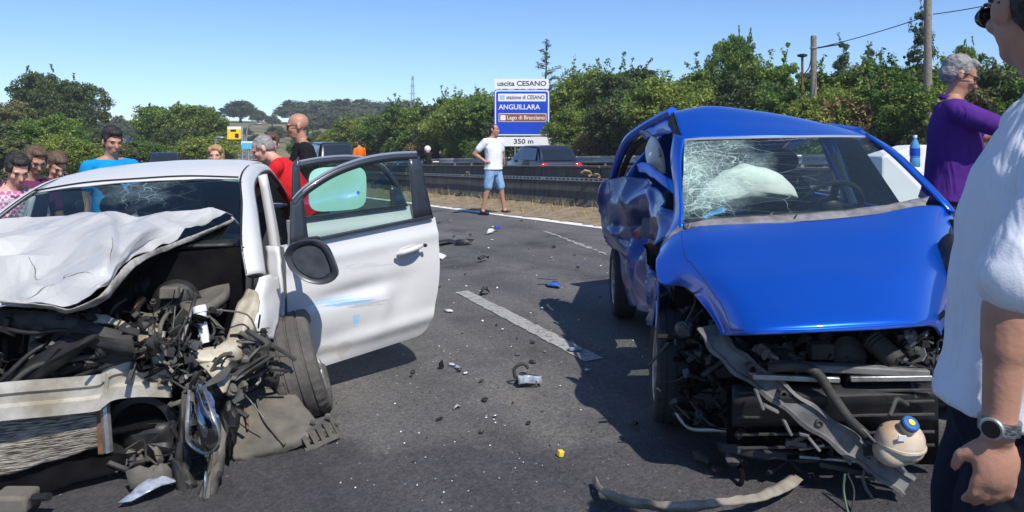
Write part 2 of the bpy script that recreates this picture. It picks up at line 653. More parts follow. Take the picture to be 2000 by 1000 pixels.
# --- concrete median barrier: jersey profile in cast lengths, each its own part
def concrete_mat():
    m, t, b = new_mat("sooty_concrete")
    N, L = t.nodes, t.links
    tc = N.new("ShaderNodeTexCoord")
    n1 = N.new("ShaderNodeTexNoise"); n1.inputs["Scale"].default_value = 3.0; n1.inputs["Detail"].default_value = 8; n1.inputs["Roughness"].default_value = 0.65
    mp = N.new("ShaderNodeMapping"); mp.inputs["Scale"].default_value = (2.5, 2.5, 0.35)
    L.new(tc.outputs["Object"], mp.inputs["Vector"]); L.new(mp.outputs["Vector"], n1.inputs["Vector"])
    r = N.new("ShaderNodeValToRGB")
    r.color_ramp.elements[0].position = 0.33; r.color_ramp.elements[0].color = (0.045, 0.043, 0.04, 1)
    r.color_ramp.elements[1].position = 0.72; r.color_ramp.elements[1].color = (0.12, 0.112, 0.10, 1)
    L.new(n1.outputs["Fac"], r.inputs["Fac"]); L.new(r.outputs["Color"], b.inputs["Base Color"])
    b.inputs["Roughness"].default_value = 0.9
    n2 = N.new("ShaderNodeTexNoise"); n2.inputs["Scale"].default_value = 30; n2.inputs["Detail"].default_value = 5
    L.new(tc.outputs["Object"], n2.inputs["Vector"])
    bp = N.new("ShaderNodeBump"); bp.inputs["Strength"].default_value = 0.5; bp.inputs["Distance"].default_value = 0.02
    L.new(n2.outputs["Fac"], bp.inputs["Height"]); L.new(bp.outputs["Normal"], b.inputs["Normal"])
    return m
M_CONC = concrete_mat()
M_CAPC = mat("barrier_cap_concrete", (0.19, 0.18, 0.16), 0.9, noise=0.5, nscale=4)
M_GALV = mat("galvanised_steel", (0.48, 0.49, 0.50), 0.42, 0.7, noise=0.3, nscale=6)
M_RUST = mat("brown_rust", (0.20, 0.10, 0.05), 0.85, noise=0.5, nscale=14, bump=0.4)
M_REFL = mat("pale_reflector", (0.62, 0.62, 0.6), 0.4)
M_DKREFL = mat("dark_reflector", (0.05, 0.05, 0.05), 0.4)

def barrier():
    root = thing("concrete_barrier", "long dark weathered concrete barrier between the carriageways behind the walking man", "barrier", (EDGE_B.x, EDGE_B.y, gz(EDGE_B.x)))
    prof = [(-0.20, 0.0), (-0.20, 0.06), (-0.13, 0.2), (-0.09, 0.80), (0.09, 0.80), (0.13, 0.2), (0.20, 0.06), (0.20, 0.0)]
    s = -12.0
    k = 0
    while s < 60:
        L = 4.0
        mb = MB()
        rings = []
        nseg = 4
        for i in range(nseg + 1):
            t = s + 0.012 + (L - 0.024) * i / nseg
            p0 = along(t)
            nn = (along(t, 1) - p0)
            rings.append([V(p0.x + nn.x * a, p0.y + nn.y * a, gz(p0.x) + h + 0.03) for a, h in prof])
        vs = [p for r_ in rings for p in r_]
        n = len(prof)
        fs = [tuple(range(n)), tuple(nseg * n + q for q in range(n))[::-1]]
        for i in range(nseg):
            for q in range(n):
                fs.append((i * n + q, i * n + (q + 1) % n, (i + 1) * n + (q + 1) % n, (i + 1) * n + q))
        mb.add(vs, fs)
        seg = mb.build("barrier_block", M_CONC, root, angle=25, bevel=0.012)
        # cap rail
        cb = MB()
        pts = []
        for i in range(nseg + 1):
            t = s + 0.02 + (L - 0.04) * i / nseg
            p0 = along(t); nn = along(t, 1) - p0
            pts.append([V(p0.x + nn.x * a, p0.y + nn.y * a, gz(p0.x) + 0.83 + h) for a, h in ((-0.12, 0.0), (-0.12, 0.035), (0.12, 0.035), (0.12, 0.0))])
        vs = [p for r_ in pts for p in r_]
        fs = [(0, 1, 2, 3), tuple(nseg * 4 + q for q in range(4))[::-1]]
        for i in range(nseg):
            for q in range(4):
                fs.append((i * 4 + q, i * 4 + (q + 1) % 4, (i + 1) * 4 + (q + 1) % 4, (i + 1) * 4 + q))
        cb.add(vs, fs)
        cb.build("cap", M_CAPC, seg, angle=25)
        s += L
    # perforated steel strip bolted along the near face
    s = -6.0
    while s < 30:
        mb = MB()
        L = 4.0
        a, c = along(s, -0.135), along(s + L - 0.03, -0.135)
        za, zc = gz(a.x) + 0.60, gz(c.x) + 0.60
        mb.bar(V(a.x, a.y, za), V(c.x, c.y, zc), 0.02, 0.07)
        st = mb.build("steel_strip", M_GALV, root, angle=25)
        hb = MB()
        for q in range(24):
            t = s + 0.1 + q * 0.16
            p = along(t, -0.148)
            d = (along(t + 0.09, -0.148) - p)
            hb.bar(V(p.x, p.y, gz(p.x) + 0.60), V(p.x + d.x, p.y + d.y, gz(p.x) + 0.60), 0.006, 0.034)
        hb.build("slot", M_DKREFL, st, smooth=False)["kind"] = "stuff"
        s += L
    # broken bracket lumps on the near face
    for px, py, sz in ((917, 338, 0.06), (1150, 338, 0.10), (1168, 343, 0.07)):
        k = (px - 820) / 360
        best = min(np.linspace(-12, 40, 800), key=lambda t: abs(1000 + F * along(t, -0.16).x / along(t, -0.16).y - px))
        p = along(best, -0.2)
        z = HC + (Y0 - py) / F * p.y
        mb = MB()
        mb.tube([V(p.x - sz, p.y, z), V(p.x - sz * .4, p.y - .05, z + sz * .5), V(p.x + sz * .5, p.y - .03, z + sz * .35), V(p.x + sz, p.y, z - sz * .3), V(p.x + sz * .3, p.y - .04, z - sz * .6)], sz * 0.28, 6)
        mb.box((p.x, p.y + .03, z), (sz * 1.3, 0.06, sz * 0.7))
        mb.build("bracket", M_VERGE, root)
    return root
barrier()

# --- W-beam guard rail behind the far carriageway, posts and reflectors
def guard_rail():
    p0 = along(0, FAR_OFF)
    root = thing("guard_rail", "long grey steel guard rail on posts in front of the scrub", "guard rail", (p0.x, p0.y, gz(p0.x)))
    s = -16.0
    while s < 80:
        L = 4.0
        mb = MB()
        rows = []
        prof = [(0.0, 0.46), (-0.05, 0.50), (-0.05, 0.55), (0.0, 0.60), (0.0, 0.63), (-0.05, 0.68), (-0.05, 0.73), (0.0, 0.77)]
        for i in range(3):
            t = s + (L - 0.02) * i / 2
            q = along(t, FAR_OFF); nn = along(t, FAR_OFF + 1) - q
            rows.append([V(q.x + nn.x * a, q.y + nn.y * a, rz(q.x, q.y) + h) for a, h in prof])
        n = len(prof)
        vs = [p for r_ in rows for p in r_]
        fs = [(i * n + q, i * n + q + 1, (i + 1) * n + q + 1, (i + 1) * n + q) for i in range(2) for q in range(n - 1)]
        mb.add(vs, fs)
        mb.build("rail", M_GALV, root, thick=0.006)
        for t in (s + 0.1, s + 2.1):
            q = along(t, FAR_OFF + 0.1)
            pb = MB()
            pb.box((q.x, q.y, rz(q.x, q.y) + 0.36), (0.1, 0.1, 0.8))
            pb.build("post", M_GALV, root, smooth=False)
        s += L
guard_rail()
# ================================================================== TREES AND SCRUB
def leaf_mat(name, dark, mid, light, transl=0.42):
    m, t, b = new_mat(name)
    N, L = t.nodes, t.links
    g = N.new("ShaderNodeNewGeometry")
    r = N.new("ShaderNodeValToRGB")
    r.color_ramp.elements[0].color = (*dark, 1); r.color_ramp.elements[1].color = (*light, 1)
    e = r.color_ramp.elements.new(0.5); e.color = (*mid, 1)
    L.new(g.outputs["Random Per Island"], r.inputs["Fac"])
    # clumps of different growth
    tc = N.new("ShaderNodeTexCoord")
    nz = N.new("ShaderNodeTexNoise"); nz.inputs["Scale"].default_value = 0.9; nz.inputs["Detail"].default_value = 3
    L.new(tc.outputs["Object"], nz.inputs["Vector"])
    r2 = N.new("ShaderNodeValToRGB")
    r2.color_ramp.elements[0].position = 0.35; r2.color_ramp.elements[0].color = (0.75, 0.85, 0.8, 1)
    r2.color_ramp.elements[1].position = 0.65; r2.color_ramp.elements[1].color = (1.25, 1.12, 0.9, 1)
    L.new(nz.outputs["Fac"], r2.inputs["Fac"])
    mx = N.new("ShaderNodeMix"); mx.data_type = 'RGBA'; mx.blend_type = 'MULTIPLY'; mx.inputs[0].default_value = 1
    L.new(r.outputs["Color"], mx.inputs[6]); L.new(r2.outputs["Color"], mx.inputs[7])
    # every copy of a plant has its own tint
    oi = N.new("ShaderNodeObjectInfo")
    hs = N.new("ShaderNodeHueSaturation")
    mr = N.new("ShaderNodeMapRange"); mr.inputs["To Min"].default_value = 0.487; mr.inputs["To Max"].default_value = 0.512
    L.new(oi.outputs["Random"], mr.inputs["Value"]); L.new(mr.outputs[0], hs.inputs["Hue"])
    mv = N.new("ShaderNodeMapRange"); mv.inputs["To Min"].default_value = 1.15; mv.inputs["To Max"].default_value = 0.8
    L.new(oi.outputs["Random"], mv.inputs["Value"]); L.new(mv.outputs[0], hs.inputs["Value"])
    L.new(mx.outputs[2], hs.inputs["Color"])
    b.inputs["Roughness"].default_value = 0.55
    b.inputs["Specular IOR Level"].default_value = 0.3
    L.new(hs.outputs["Color"], b.inputs["Base Color"])
    tr = N.new("ShaderNodeBsdfTranslucent")
    L.new(hs.outputs["Color"], tr.inputs["Color"])
    ms = N.new("ShaderNodeMixShader"); ms.inputs[0].default_value = transl
    L.new(b.outputs[0], ms.inputs[1]); L.new(tr.outputs[0], ms.inputs[2])
    L.new(ms.outputs[0], N["Material Output"].inputs["Surface"])
    return m
LM = {
    'dark': leaf_mat("leaf_dark_green", (0.045, 0.075, 0.03), (0.085, 0.13, 0.05), (0.17, 0.22, 0.085)),
    'mid': leaf_mat("leaf_mid_green", (0.055, 0.12, 0.025), (0.12, 0.22, 0.045), (0.25, 0.36, 0.09)),
    'light': leaf_mat("leaf_yellow_green", (0.095, 0.16, 0.028), (0.20, 0.28, 0.055), (0.37, 0.43, 0.12)),
    'olive': leaf_mat("leaf_olive", (0.085, 0.105, 0.042), (0.165, 0.19, 0.075), (0.3, 0.3, 0.14)),
    'brown': leaf_mat("leaf_dry_brown", (0.10, 0.085, 0.038), (0.21, 0.165, 0.08), (0.36, 0.29, 0.15)),
    'blue': leaf_mat("leaf_blue_green", (0.05, 0.09, 0.05), (0.11, 0.165, 0.08), (0.21, 0.26, 0.13)),
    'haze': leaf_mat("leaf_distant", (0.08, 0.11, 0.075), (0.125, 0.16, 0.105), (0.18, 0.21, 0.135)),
}
M_BARK = mat("bark", (0.11, 0.085, 0.06), 0.9, noise=0.5, nscale=9, bump=0.8, bscale=25)

def crown_mesh(seed, blobs, nclump, nleaf, leaf, flat=0.0, shoots=0, shoot_h=0.5):
    """leaf faces in clumps through the volume of a set of ellipsoids (cx,cy,cz,rx,ry,rz)"""
    rng = np.random.default_rng(seed)
    vol = np.array([b[3] * b[4] * b[5] for b in blobs]) ** 0.67
    pick = rng.choice(len(blobs), nclump, p=vol / vol.sum())
    B = np.array(blobs)[pick]
    d = rng.normal(size=(nclump, 3)); d /= np.linalg.norm(d, axis=1)[:, None]
    d[:, 2] = np.where(d[:, 2] < -0.55, -d[:, 2], d[:, 2])
    rad = rng.uniform(0.55, 1.0, nclump) ** 0.6
    cen = B[:, :3] + d * rad[:, None] * B[:, 3:6]
    crad = (B[:, 3:6].mean(axis=1)) * rng.uniform(0.18, 0.42, nclump)
    idx = np.repeat(np.arange(nclump), nleaf)
    n = len(idx)
    q = rng.normal(size=(n, 3)); q /= np.linalg.norm(q, axis=1)[:, None]
    r = rng.uniform(0.2, 1.0, n) ** 0.5
    pos = cen[idx] + q * (r * crad[idx])[:, None] * np.array([1.15, 1.15, 0.8])
    out = q.copy()
    if shoots:
        # upright shoots sticking out of the top
        sp = []
        top = sorted(range(nclump), key=lambda i: -cen[i, 2])[:max(shoots * 2, 4)]
        for k in range(shoots):
            c = cen[top[rng.integers(len(top))]] + rng.normal(0, 0.15, 3)
            h = shoot_h * rng.uniform(0.5, 1.3)
            lean = rng.normal(0, 0.12, 2)
            for j in range(int(34 * h / 0.5)):
                t = rng.random()
                sp.append(c + np.array([lean[0] * t + rng.normal(0, 0.035), lean[1] * t + rng.normal(0, 0.035), h * t]))
        sp = np.array(sp)
        pos = np.vstack([pos, sp]); out = np.vstack([out, rng.normal(size=(len(sp), 3))])
        n = len(pos)
    # leaf frames
    nn = out * 0.6 + rng.normal(size=(n, 3)) * 0.8 + np.array([0, 0, 0.35])
    nn /= np.linalg.norm(nn, axis=1)[:, None]
    a = np.cross(nn, rng.normal(size=(n, 3))); a /= np.linalg.norm(a, axis=1)[:, None] + 1e-9
    bvec = np.cross(nn, a)
    s = leaf * rng.uniform(0.55, 1.35, n)[:, None]
    droop = nn * s * 0.25
    v = np.empty((n, 4, 3))
    v[:, 0] = pos - a * s; v[:, 1] = pos + bvec * s * 0.5 + droop * 0.5
    v[:, 2] = pos + a * s; v[:, 3] = pos - bvec * s * 0.5 + droop * 0.5
    me = bpy.data.meshes.new("crown")
    me.vertices.add(n * 4); me.vertices.foreach_set("co", v.reshape(-1))
    me.loops.add(n * 4); me.loops.foreach_set("vertex_index", np.arange(n * 4, dtype=np.int32))
    me.polygons.add(n); me.polygons.foreach_set("loop_start", np.arange(0, n * 4, 4, dtype=np.int32))
    me.update(calc_edges=True)
    return me, cen

def trunk_builder(h, r, cen, seed, nb=9, stems=1):
    rr = random.Random(seed)
    mb = MB()
    for k in range(stems):
        ox, oy = (0, 0) if stems == 1 else (rr.uniform(-.35, .35), rr.uniform(-.35, .35))
        pts = [V(ox + rr.uniform(-.06, .06) * i, oy + rr.uniform(-.06, .06) * i, h * i / 6 - 0.15) for i in range(7)]
        mb.tube(pts, [r * (1.25 - 0.16 * i) for i in range(7)], 8)
        for j in range(nb):
            c = cen[rr.randrange(len(cen))]
            t = rr.uniform(0.3, 0.95)
            a = pts[0].lerp(pts[-1], t)
            c = Vector(c)
            mid = a.lerp(c, 0.5) + V(0, 0, 0.12 * (c - a).length)
            mb.tube([a, mid, c], [r * 0.42, r * 0.27, r * 0.08], 6)
    return mb

PROTO = {}
def plant_kind(key, blobs, nclump, nleaf, leaf, leafmat, h, r, seed, shoots=0, shoot_h=.5, stems=1):
    me, cen = crown_mesh(seed, blobs, nclump, nleaf, leaf, 0, shoots, shoot_h)
    me.materials.append(LM[leafmat])
    tb = trunk_builder(h, r, cen, seed, 9, stems)
    tm = bpy.data.meshes.new("trunk"); tm.from_pydata([tuple(p) for p in tb.v], [], tb.f); tm.materials.append(M_BARK); tm.shade_smooth()
    PROTO[key] = (me, tm)
def plant(key, name, label, cat, x, y, s=1.0, rz=0.0, sz=None, group=None, z=None, leafmat=None):
    me, tm = PROTO[key]
    o = thing(name, label, cat, (x, y, terrain_z(x, y) if z is None else z), group)
    o.rotation_euler = (0, 0, rz)
    o.scale = (s, s, sz or s)
    for nm, m_ in (("crown", me), ("trunk", tm)):
        c = bpy.data.objects.new(nm, m_); COL.objects.link(c); c.parent = o
        if nm == "crown" and leafmat:
            c.material_slots[0].link = 'OBJECT'
            c.material_slots[0].material = LM[leafmat]
    return o

rs = random.Random(11)
def blobs_round(n, R, H, base, seed):
    q = random.Random(seed)
    b = []
    for i in range(n):
        a = q.uniform(0, 6.28); rr_ = R * q.uniform(0.1, 0.62)
        z = base + (H - base) * q.uniform(0.28, 0.8)
        k = q.uniform(0.36, 0.56) * (1.1 - 0.35 * (z - base) / (H - base))
        b.append((rr_ * math.cos(a), rr_ * math.sin(a), z, R * k, R * k, (H - base) * k * 0.55))
    b.append((0, 0, base + (H - base) * 0.5, R * 0.6, R * 0.6, (H - base) * 0.42))
    return b
# prototypes, metres at scale 1
plant_kind('bush_a', blobs_round(9, 1.7, 3.2, 0.0, 1), 260, 84, 0.062, 'mid', 1.3, 0.07, 21, shoots=9, shoot_h=0.55, stems=3)
plant_kind('bush_b', blobs_round(11, 1.9, 3.4, 0.0, 2), 270, 84, 0.06, 'light', 1.3, 0.07, 22, shoots=7, shoot_h=0.45, stems=3)
plant_kind('bush_c', blobs_round(8, 1.5, 3.0, 0.0, 3), 250, 84, 0.062, 'dark', 1.3, 0.07, 23, shoots=5, shoot_h=0.4, stems=3)
plant_kind('bush_d', blobs_round(8, 1.6, 2.4, 0.0, 4), 220, 66, 0.055, 'brown', 1.0, 0.06, 24, shoots=8, shoot_h=0.5, stems=4)
plant_kind('tree_r', blobs_round(13, 2.6, 6.2, 1.1, 5), 360, 110, 0.085, 'dark', 3.6, 0.17, 25, shoots=3)
plant_kind('tree_l', blobs_round(12, 2.7, 5.0, 0.5, 6), 350, 105, 0.085, 'light', 2.6, 0.15, 26, shoots=4)
plant_kind('tall', [(0, 0, 1.2, 1.0, 1.0, 1.1), (0.2, 0.1, 2.6, 0.8, 0.8, 1.1), (-0.1, 0, 4.0, 0.55, 0.55, 1.0), (0.1, 0, 5.2, 0.32, 0.32, 0.8),
                    (0.75, 0, 2.2, .4, .4, .4), (-.7, .1, 3.1, .4, .35, .35), (.5, -.2, 3.9, .35, .3, .3)], 240, 76, 0.055, 'blue', 4.6, 0.09, 27, shoots=8, shoot_h=.5)
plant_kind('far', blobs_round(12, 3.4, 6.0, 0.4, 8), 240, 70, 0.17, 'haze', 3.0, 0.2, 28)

def at(px, d):
    return ((px - 1000) / F * d, d)
def top_scale(key_h, px, py_top, d):
    """scale that brings a plant of height key_h up to photo row py_top"""
    x, y = at(px, d)
    return (HC + (Y0 - py_top) / F * d - terrain_z(x, y)) / key_h

# ---- the scrub at the guard rail, from the sign to the right edge
grp = "green bushes of the roadside scrub behind the guard rail"
G_LAB = "leafy green bush merging into the tall roadside scrub behind the guard rail"
def row(pxs, tops, ds, keys, seed, label="{} bush of the front scrub {}", group=grp, name="roadside_bush", jit=.12, zt=ZR):
    q = random.Random(seed)
    for i, (px, tp, d) in enumerate(zip(pxs, tops, ds)):
        k = keys[i % len(keys)]
        hh = {'bush_a': 3.3, 'bush_b': 3.4, 'bush_c': 3.05, 'bush_d': 2.6, 'tall': 5.9, 'tree_r': 6.2, 'tree_l': 5.0, 'far': 5.9}[k]
        sz = top_scale(hh, px, tp, d)
        s = max(0.55, min(1.6, sz)) * q.uniform(1 - jit, 1 + jit)
        x, y = at(px, d)
        plant(k, name, label.format(HUE[k], zone(px, zt)), "bush", x, y, s, q.uniform(0, 6.28), sz, group)
def d_far(px, extra):
    """depth at which the sight line px meets the line behind the guard rail"""
    lo, hi = 6.0, 90.0
    for _ in range(50):
        m_ = (lo + hi) / 2
        x, y = at(px, m_)
        if far_side(x, y) < extra: lo = m_
        else: hi = m_
    return hi
# right part, front row then higher back row
px = [1128, 1168, 1215, 1270, 1330, 1390, 1450, 1510, 1570, 1635, 1700, 1765, 1830, 1900, 1970, 2050]
row(px, [205, 235, 180, 160, 150, 170, 150, 165, 175, 165, 170, 150, 150, 140, 130, 120], [d_far(p, 2.0) for p in px],
    ['bush_b', 'bush_d', 'bush_c', 'bush_a', 'bush_b', 'bush_b', 'bush_c', 'bush_a', 'bush_a', 'bush_b', 'bush_d', 'bush_a'], 5)
px2 = [1112, 1145, 1180, 1235, 1290, 1345, 1400, 1475, 1530, 1660, 1715, 1760, 1850, 1890, 1940, 2010]
row(px2, [150, 130, 125, 130, 150, 150, 125, 110, 165, 120, 120, 110, 120, 115, 130, 110], [d_far(p, 4.6) for p in px2],
    ['bush_a', 'bush_b', 'bush_a', 'bush_c', 'bush_b', 'bush_b', 'bush_a', 'bush_a', 'bush_c', 'bush_a', 'bush_b'], 6, "{} bush of the back scrub {}")
row([1150, 1240, 1320, 1420, 1500, 1600, 1680, 1800, 1900], [255, 240, 235, 240, 235, 240, 235, 230, 230], [d_far(p, 0.9) for p in (1150, 1240, 1320, 1420, 1500, 1600, 1680, 1800, 1900)],
    ['bush_d', 'bush_c', 'bush_b', 'bush_a', 'bush_d', 'bush_b'], 8, "low {} bush at the rail {}", "low bushes behind the guard rail", "low_bush")
for (pxx, tp, e, k, lab) in ((1440, 66, 4.6, 'tree_r', "tallest rounded green tree rising from the scrub above the blue car's roof"),
                             (1645, 78, 4.0, 'tall', "slim upright green tree just right of the short wooden pole"),
                             (1700, 92, 4.6, 'tall', "slim upright green tree midway between the two wooden poles"),
                             (1800, 16, 4.6, 'tall', "tall narrow dark green tree behind the tall pole at the upper right"),
                             (1885, 88, 5.0, 'tree_r', "rounded green tree behind the man in the purple polo shirt")):
    d = d_far(pxx, e)
    x, y = at(pxx, d)
    hh = 5.9 if k == 'tall' else 6.2
    s = top_scale(hh, pxx, tp, d)
    plant(k, "scrub_tree", lab, "tree", x, y, s * (0.55 if k == 'tree_r' else 0.72), pxx, s, None, None, 'mid' if k == 'tree_r' else None)

# ---- scrub left of the sign
px3 = [585, 625, 665, 705, 745, 780, 815, 850, 885, 920, 950, 985]
row(px3, [262, 258, 250, 225, 212, 205, 196, 205, 200, 182, 190, 190], [d_far(p, 2.0) for p in px3], ['bush_a', 'bush_c', 'bush_b', 'bush_b', 'bush_a', 'bush_c'], 15,
    "{} bush of the front scrub {}", "green bushes of the scrub left of the sign", zt=ZL)
px4 = [640, 690, 735, 790, 835, 870, 905, 945, 1000]
row(px4, [255, 240, 226, 214, 208, 214, 180, 176, 176], [d_far(p, 6.0) for p in px4], ['bush_c', 'bush_a', 'bush_b', 'bush_a', 'bush_c'], 16,
    "{} bush of the back scrub {}", "green bushes of the scrub left of the sign", zt=ZL)
row([620, 700, 760, 820, 880, 930], [285, 280, 275, 272, 270, 268], [d_far(p, 0.8) for p in (620, 700, 760, 820, 880, 930)], ['bush_d', 'bush_b', 'bush_a'], 17,
    "low {} bush at the far guard rail {}", "low bushes left of the sign", "low_bush", zt=ZL)

# ---- left: big dark tree, bushes, middle trees
def tree_at(key, px, top, d, w=1.0, lab="", lm=None, cat="tree", name="tree", group=None):
    hh = {'tree_r': 6.1, 'tree_l': 4.95, 'bush_a': 3.3, 'bush_b': 3.4, 'bush_c': 3.0, 'far': 5.9, 'bush_d': 2.6}[key]
    s = top_scale(hh, px, top, d)
    x, y = at(px, d)
    return plant(key, name, lab, cat, x, y, s * w, px * 1.7, s, group, None, lm)
tree_at('tree_r', 78, 142, 52, 0.82, "big dark green tree, the taller crown of the pair at the upper left", 'dark')
tree_at('tree_r', 140, 160, 54, 0.86, "big dark green tree on the right of the pair at the upper left", 'dark')
tree_at('tree_l', -12, 195, 46, 0.95, "grey green tree cut by the left edge of the picture", 'olive')
tree_at('tree_l', 98, 226, 36, 1.1, "bright green rounded tree in front of the big dark trees", 'mid')
tree_at('bush_b', 120, 258, 28, 1.2, "yellowish bush behind the leaning women at the left", 'light', "bush", "bush")
tree_at('bush_a', 10, 262, 30, 1.3, "dark bush above the heads of the women at the left edge", 'olive', "bush", "bush")
tree_at('tree_l', 185, 250, 46, 0.9, "dark low tree left of the man in the blue shirt", 'dark')
tree_at('bush_c', 205, 268, 40, 1.3, "low green bush behind the man in the blue shirt", 'olive', "bush", "bush")
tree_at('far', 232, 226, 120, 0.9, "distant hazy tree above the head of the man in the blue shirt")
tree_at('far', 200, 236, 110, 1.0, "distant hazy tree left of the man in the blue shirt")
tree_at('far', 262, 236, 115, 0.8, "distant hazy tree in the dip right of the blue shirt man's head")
tree_at('tree_l', 318, 206, 62, 1.12, "broad green tree over the white car's roof, left half of the pair", 'mid')
tree_at('tree_l', 385, 204, 60, 1.05, "broad yellow green tree over the white car's roof, right half of the pair", 'light')
tree_at('tree_l', 345, 250, 50, 1.2, "dark rounded tree below the broad pair over the white car", 'dark')
tree_at('bush_b', 400, 262, 44, 1.5, "yellow green bush left of the small yellow sign", 'light', "bush", "bush")
tree_at('bush_a', 290, 268, 42, 1.4, "green bush right of the man in the blue shirt", 'mid', "bush", "bush")
# far ridge
for i, (pxx, tp, d, w, lab) in enumerate(((470, 196, 210, 1.3, "dark tree alone on the straw coloured hill"), (505, 215, 200, 0.9, "small tree right of the lone hill tree"),
        (575, 196, 215, 1.3, "dark tree at the left end of the hilltop row"), (622, 196, 205, 1.5, "second tree of the hilltop row"),
        (668, 194, 200, 1.5, "third tree of the hilltop row"), (712, 194, 205, 1.3, "fourth tree of the hilltop row"),
        (750, 198, 215, 1.2, "fifth tree of the hilltop row"), (792, 196, 210, 1.2, "last tree of the hilltop row left of the pylon"))):
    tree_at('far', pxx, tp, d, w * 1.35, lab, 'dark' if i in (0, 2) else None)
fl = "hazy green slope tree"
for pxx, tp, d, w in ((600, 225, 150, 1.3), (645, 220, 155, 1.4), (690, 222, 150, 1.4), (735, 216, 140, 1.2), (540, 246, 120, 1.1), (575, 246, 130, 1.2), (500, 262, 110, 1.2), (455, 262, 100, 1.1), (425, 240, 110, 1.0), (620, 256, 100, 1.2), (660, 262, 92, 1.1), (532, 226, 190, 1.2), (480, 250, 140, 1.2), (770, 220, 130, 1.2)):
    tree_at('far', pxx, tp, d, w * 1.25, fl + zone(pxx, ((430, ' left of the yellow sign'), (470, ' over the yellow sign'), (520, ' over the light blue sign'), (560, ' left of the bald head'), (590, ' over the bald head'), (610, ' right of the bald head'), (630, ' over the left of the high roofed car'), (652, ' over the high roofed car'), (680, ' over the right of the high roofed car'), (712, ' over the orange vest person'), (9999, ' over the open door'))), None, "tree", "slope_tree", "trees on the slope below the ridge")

# ---- the thin cedar behind the sign
def cedar():
    d = 46.0
    x, y = at(1066, d)
    z0 = terrain_z(x, y)
    H = HC + (Y0 - 80) / F * d - z0
    root = thing("cedar_tree", "thin layered conifer with bare top standing above the exit sign", "tree", (x, y, z0))
    mb = MB()
    mb.tube([V(x + 0.05 * math.sin(i), y, z0 - .1 + H * i / 9) for i in range(10)], [0.16 - 0.016 * i for i in range(10)], 7)
    q = random.Random(5)
    lv = []
    tips = []
    for i in range(34):
        t = 0.38 + 0.62 * (i / 33)
        z = z0 + H * t
        a = q.uniform(0, 6.28)
        L = (1.02 - t) * 2.6 * q.uniform(0.55, 1.15) + 0.15
        if i == 15: a, L = 0.15, 1.75
        if i == 3: a, L = 3.2, 2.3
        e = V(x + L * math.cos(a), y + L * math.sin(a), z + 0.18 * L + (0.35 if i == 15 else 0))
        m0 = V(x + L * .5 * math.cos(a), y + L * .5 * math.sin(a), z + 0.02)
        mb.tube([V(x, y, z - 0.05), m0, e], [0.035, 0.022, 0.006], 5)
        for k in range(int(60 * L) + 14):
            u = q.uniform(0.2, 1.02)
            p = V(x, y, z).lerp(m0, u * 2) if u < .5 else m0.lerp(e, u * 2 - 1)
            lv.append(p + V(q.gauss(0, .09), q.gauss(0, .09), q.gauss(0.03, .045)))
    mb.build("trunk", M_BARK, root)
    lb = MB()
    for p in lv:
        s = q.uniform(.05, .10)
        a = V(q.gauss(0, 1), q.gauss(0, 1), q.gauss(0, .3)).normalized() * s
        c = V(q.gauss(0, 1), q.gauss(0, 1), q.gauss(0, 1)).normalized() * s * .35
        lb.add([p - a, p + c, p + a, p - c], [(0, 1, 2, 3)])
    lb.build("crown", LM['blue'], root, smooth=False)
cedar()
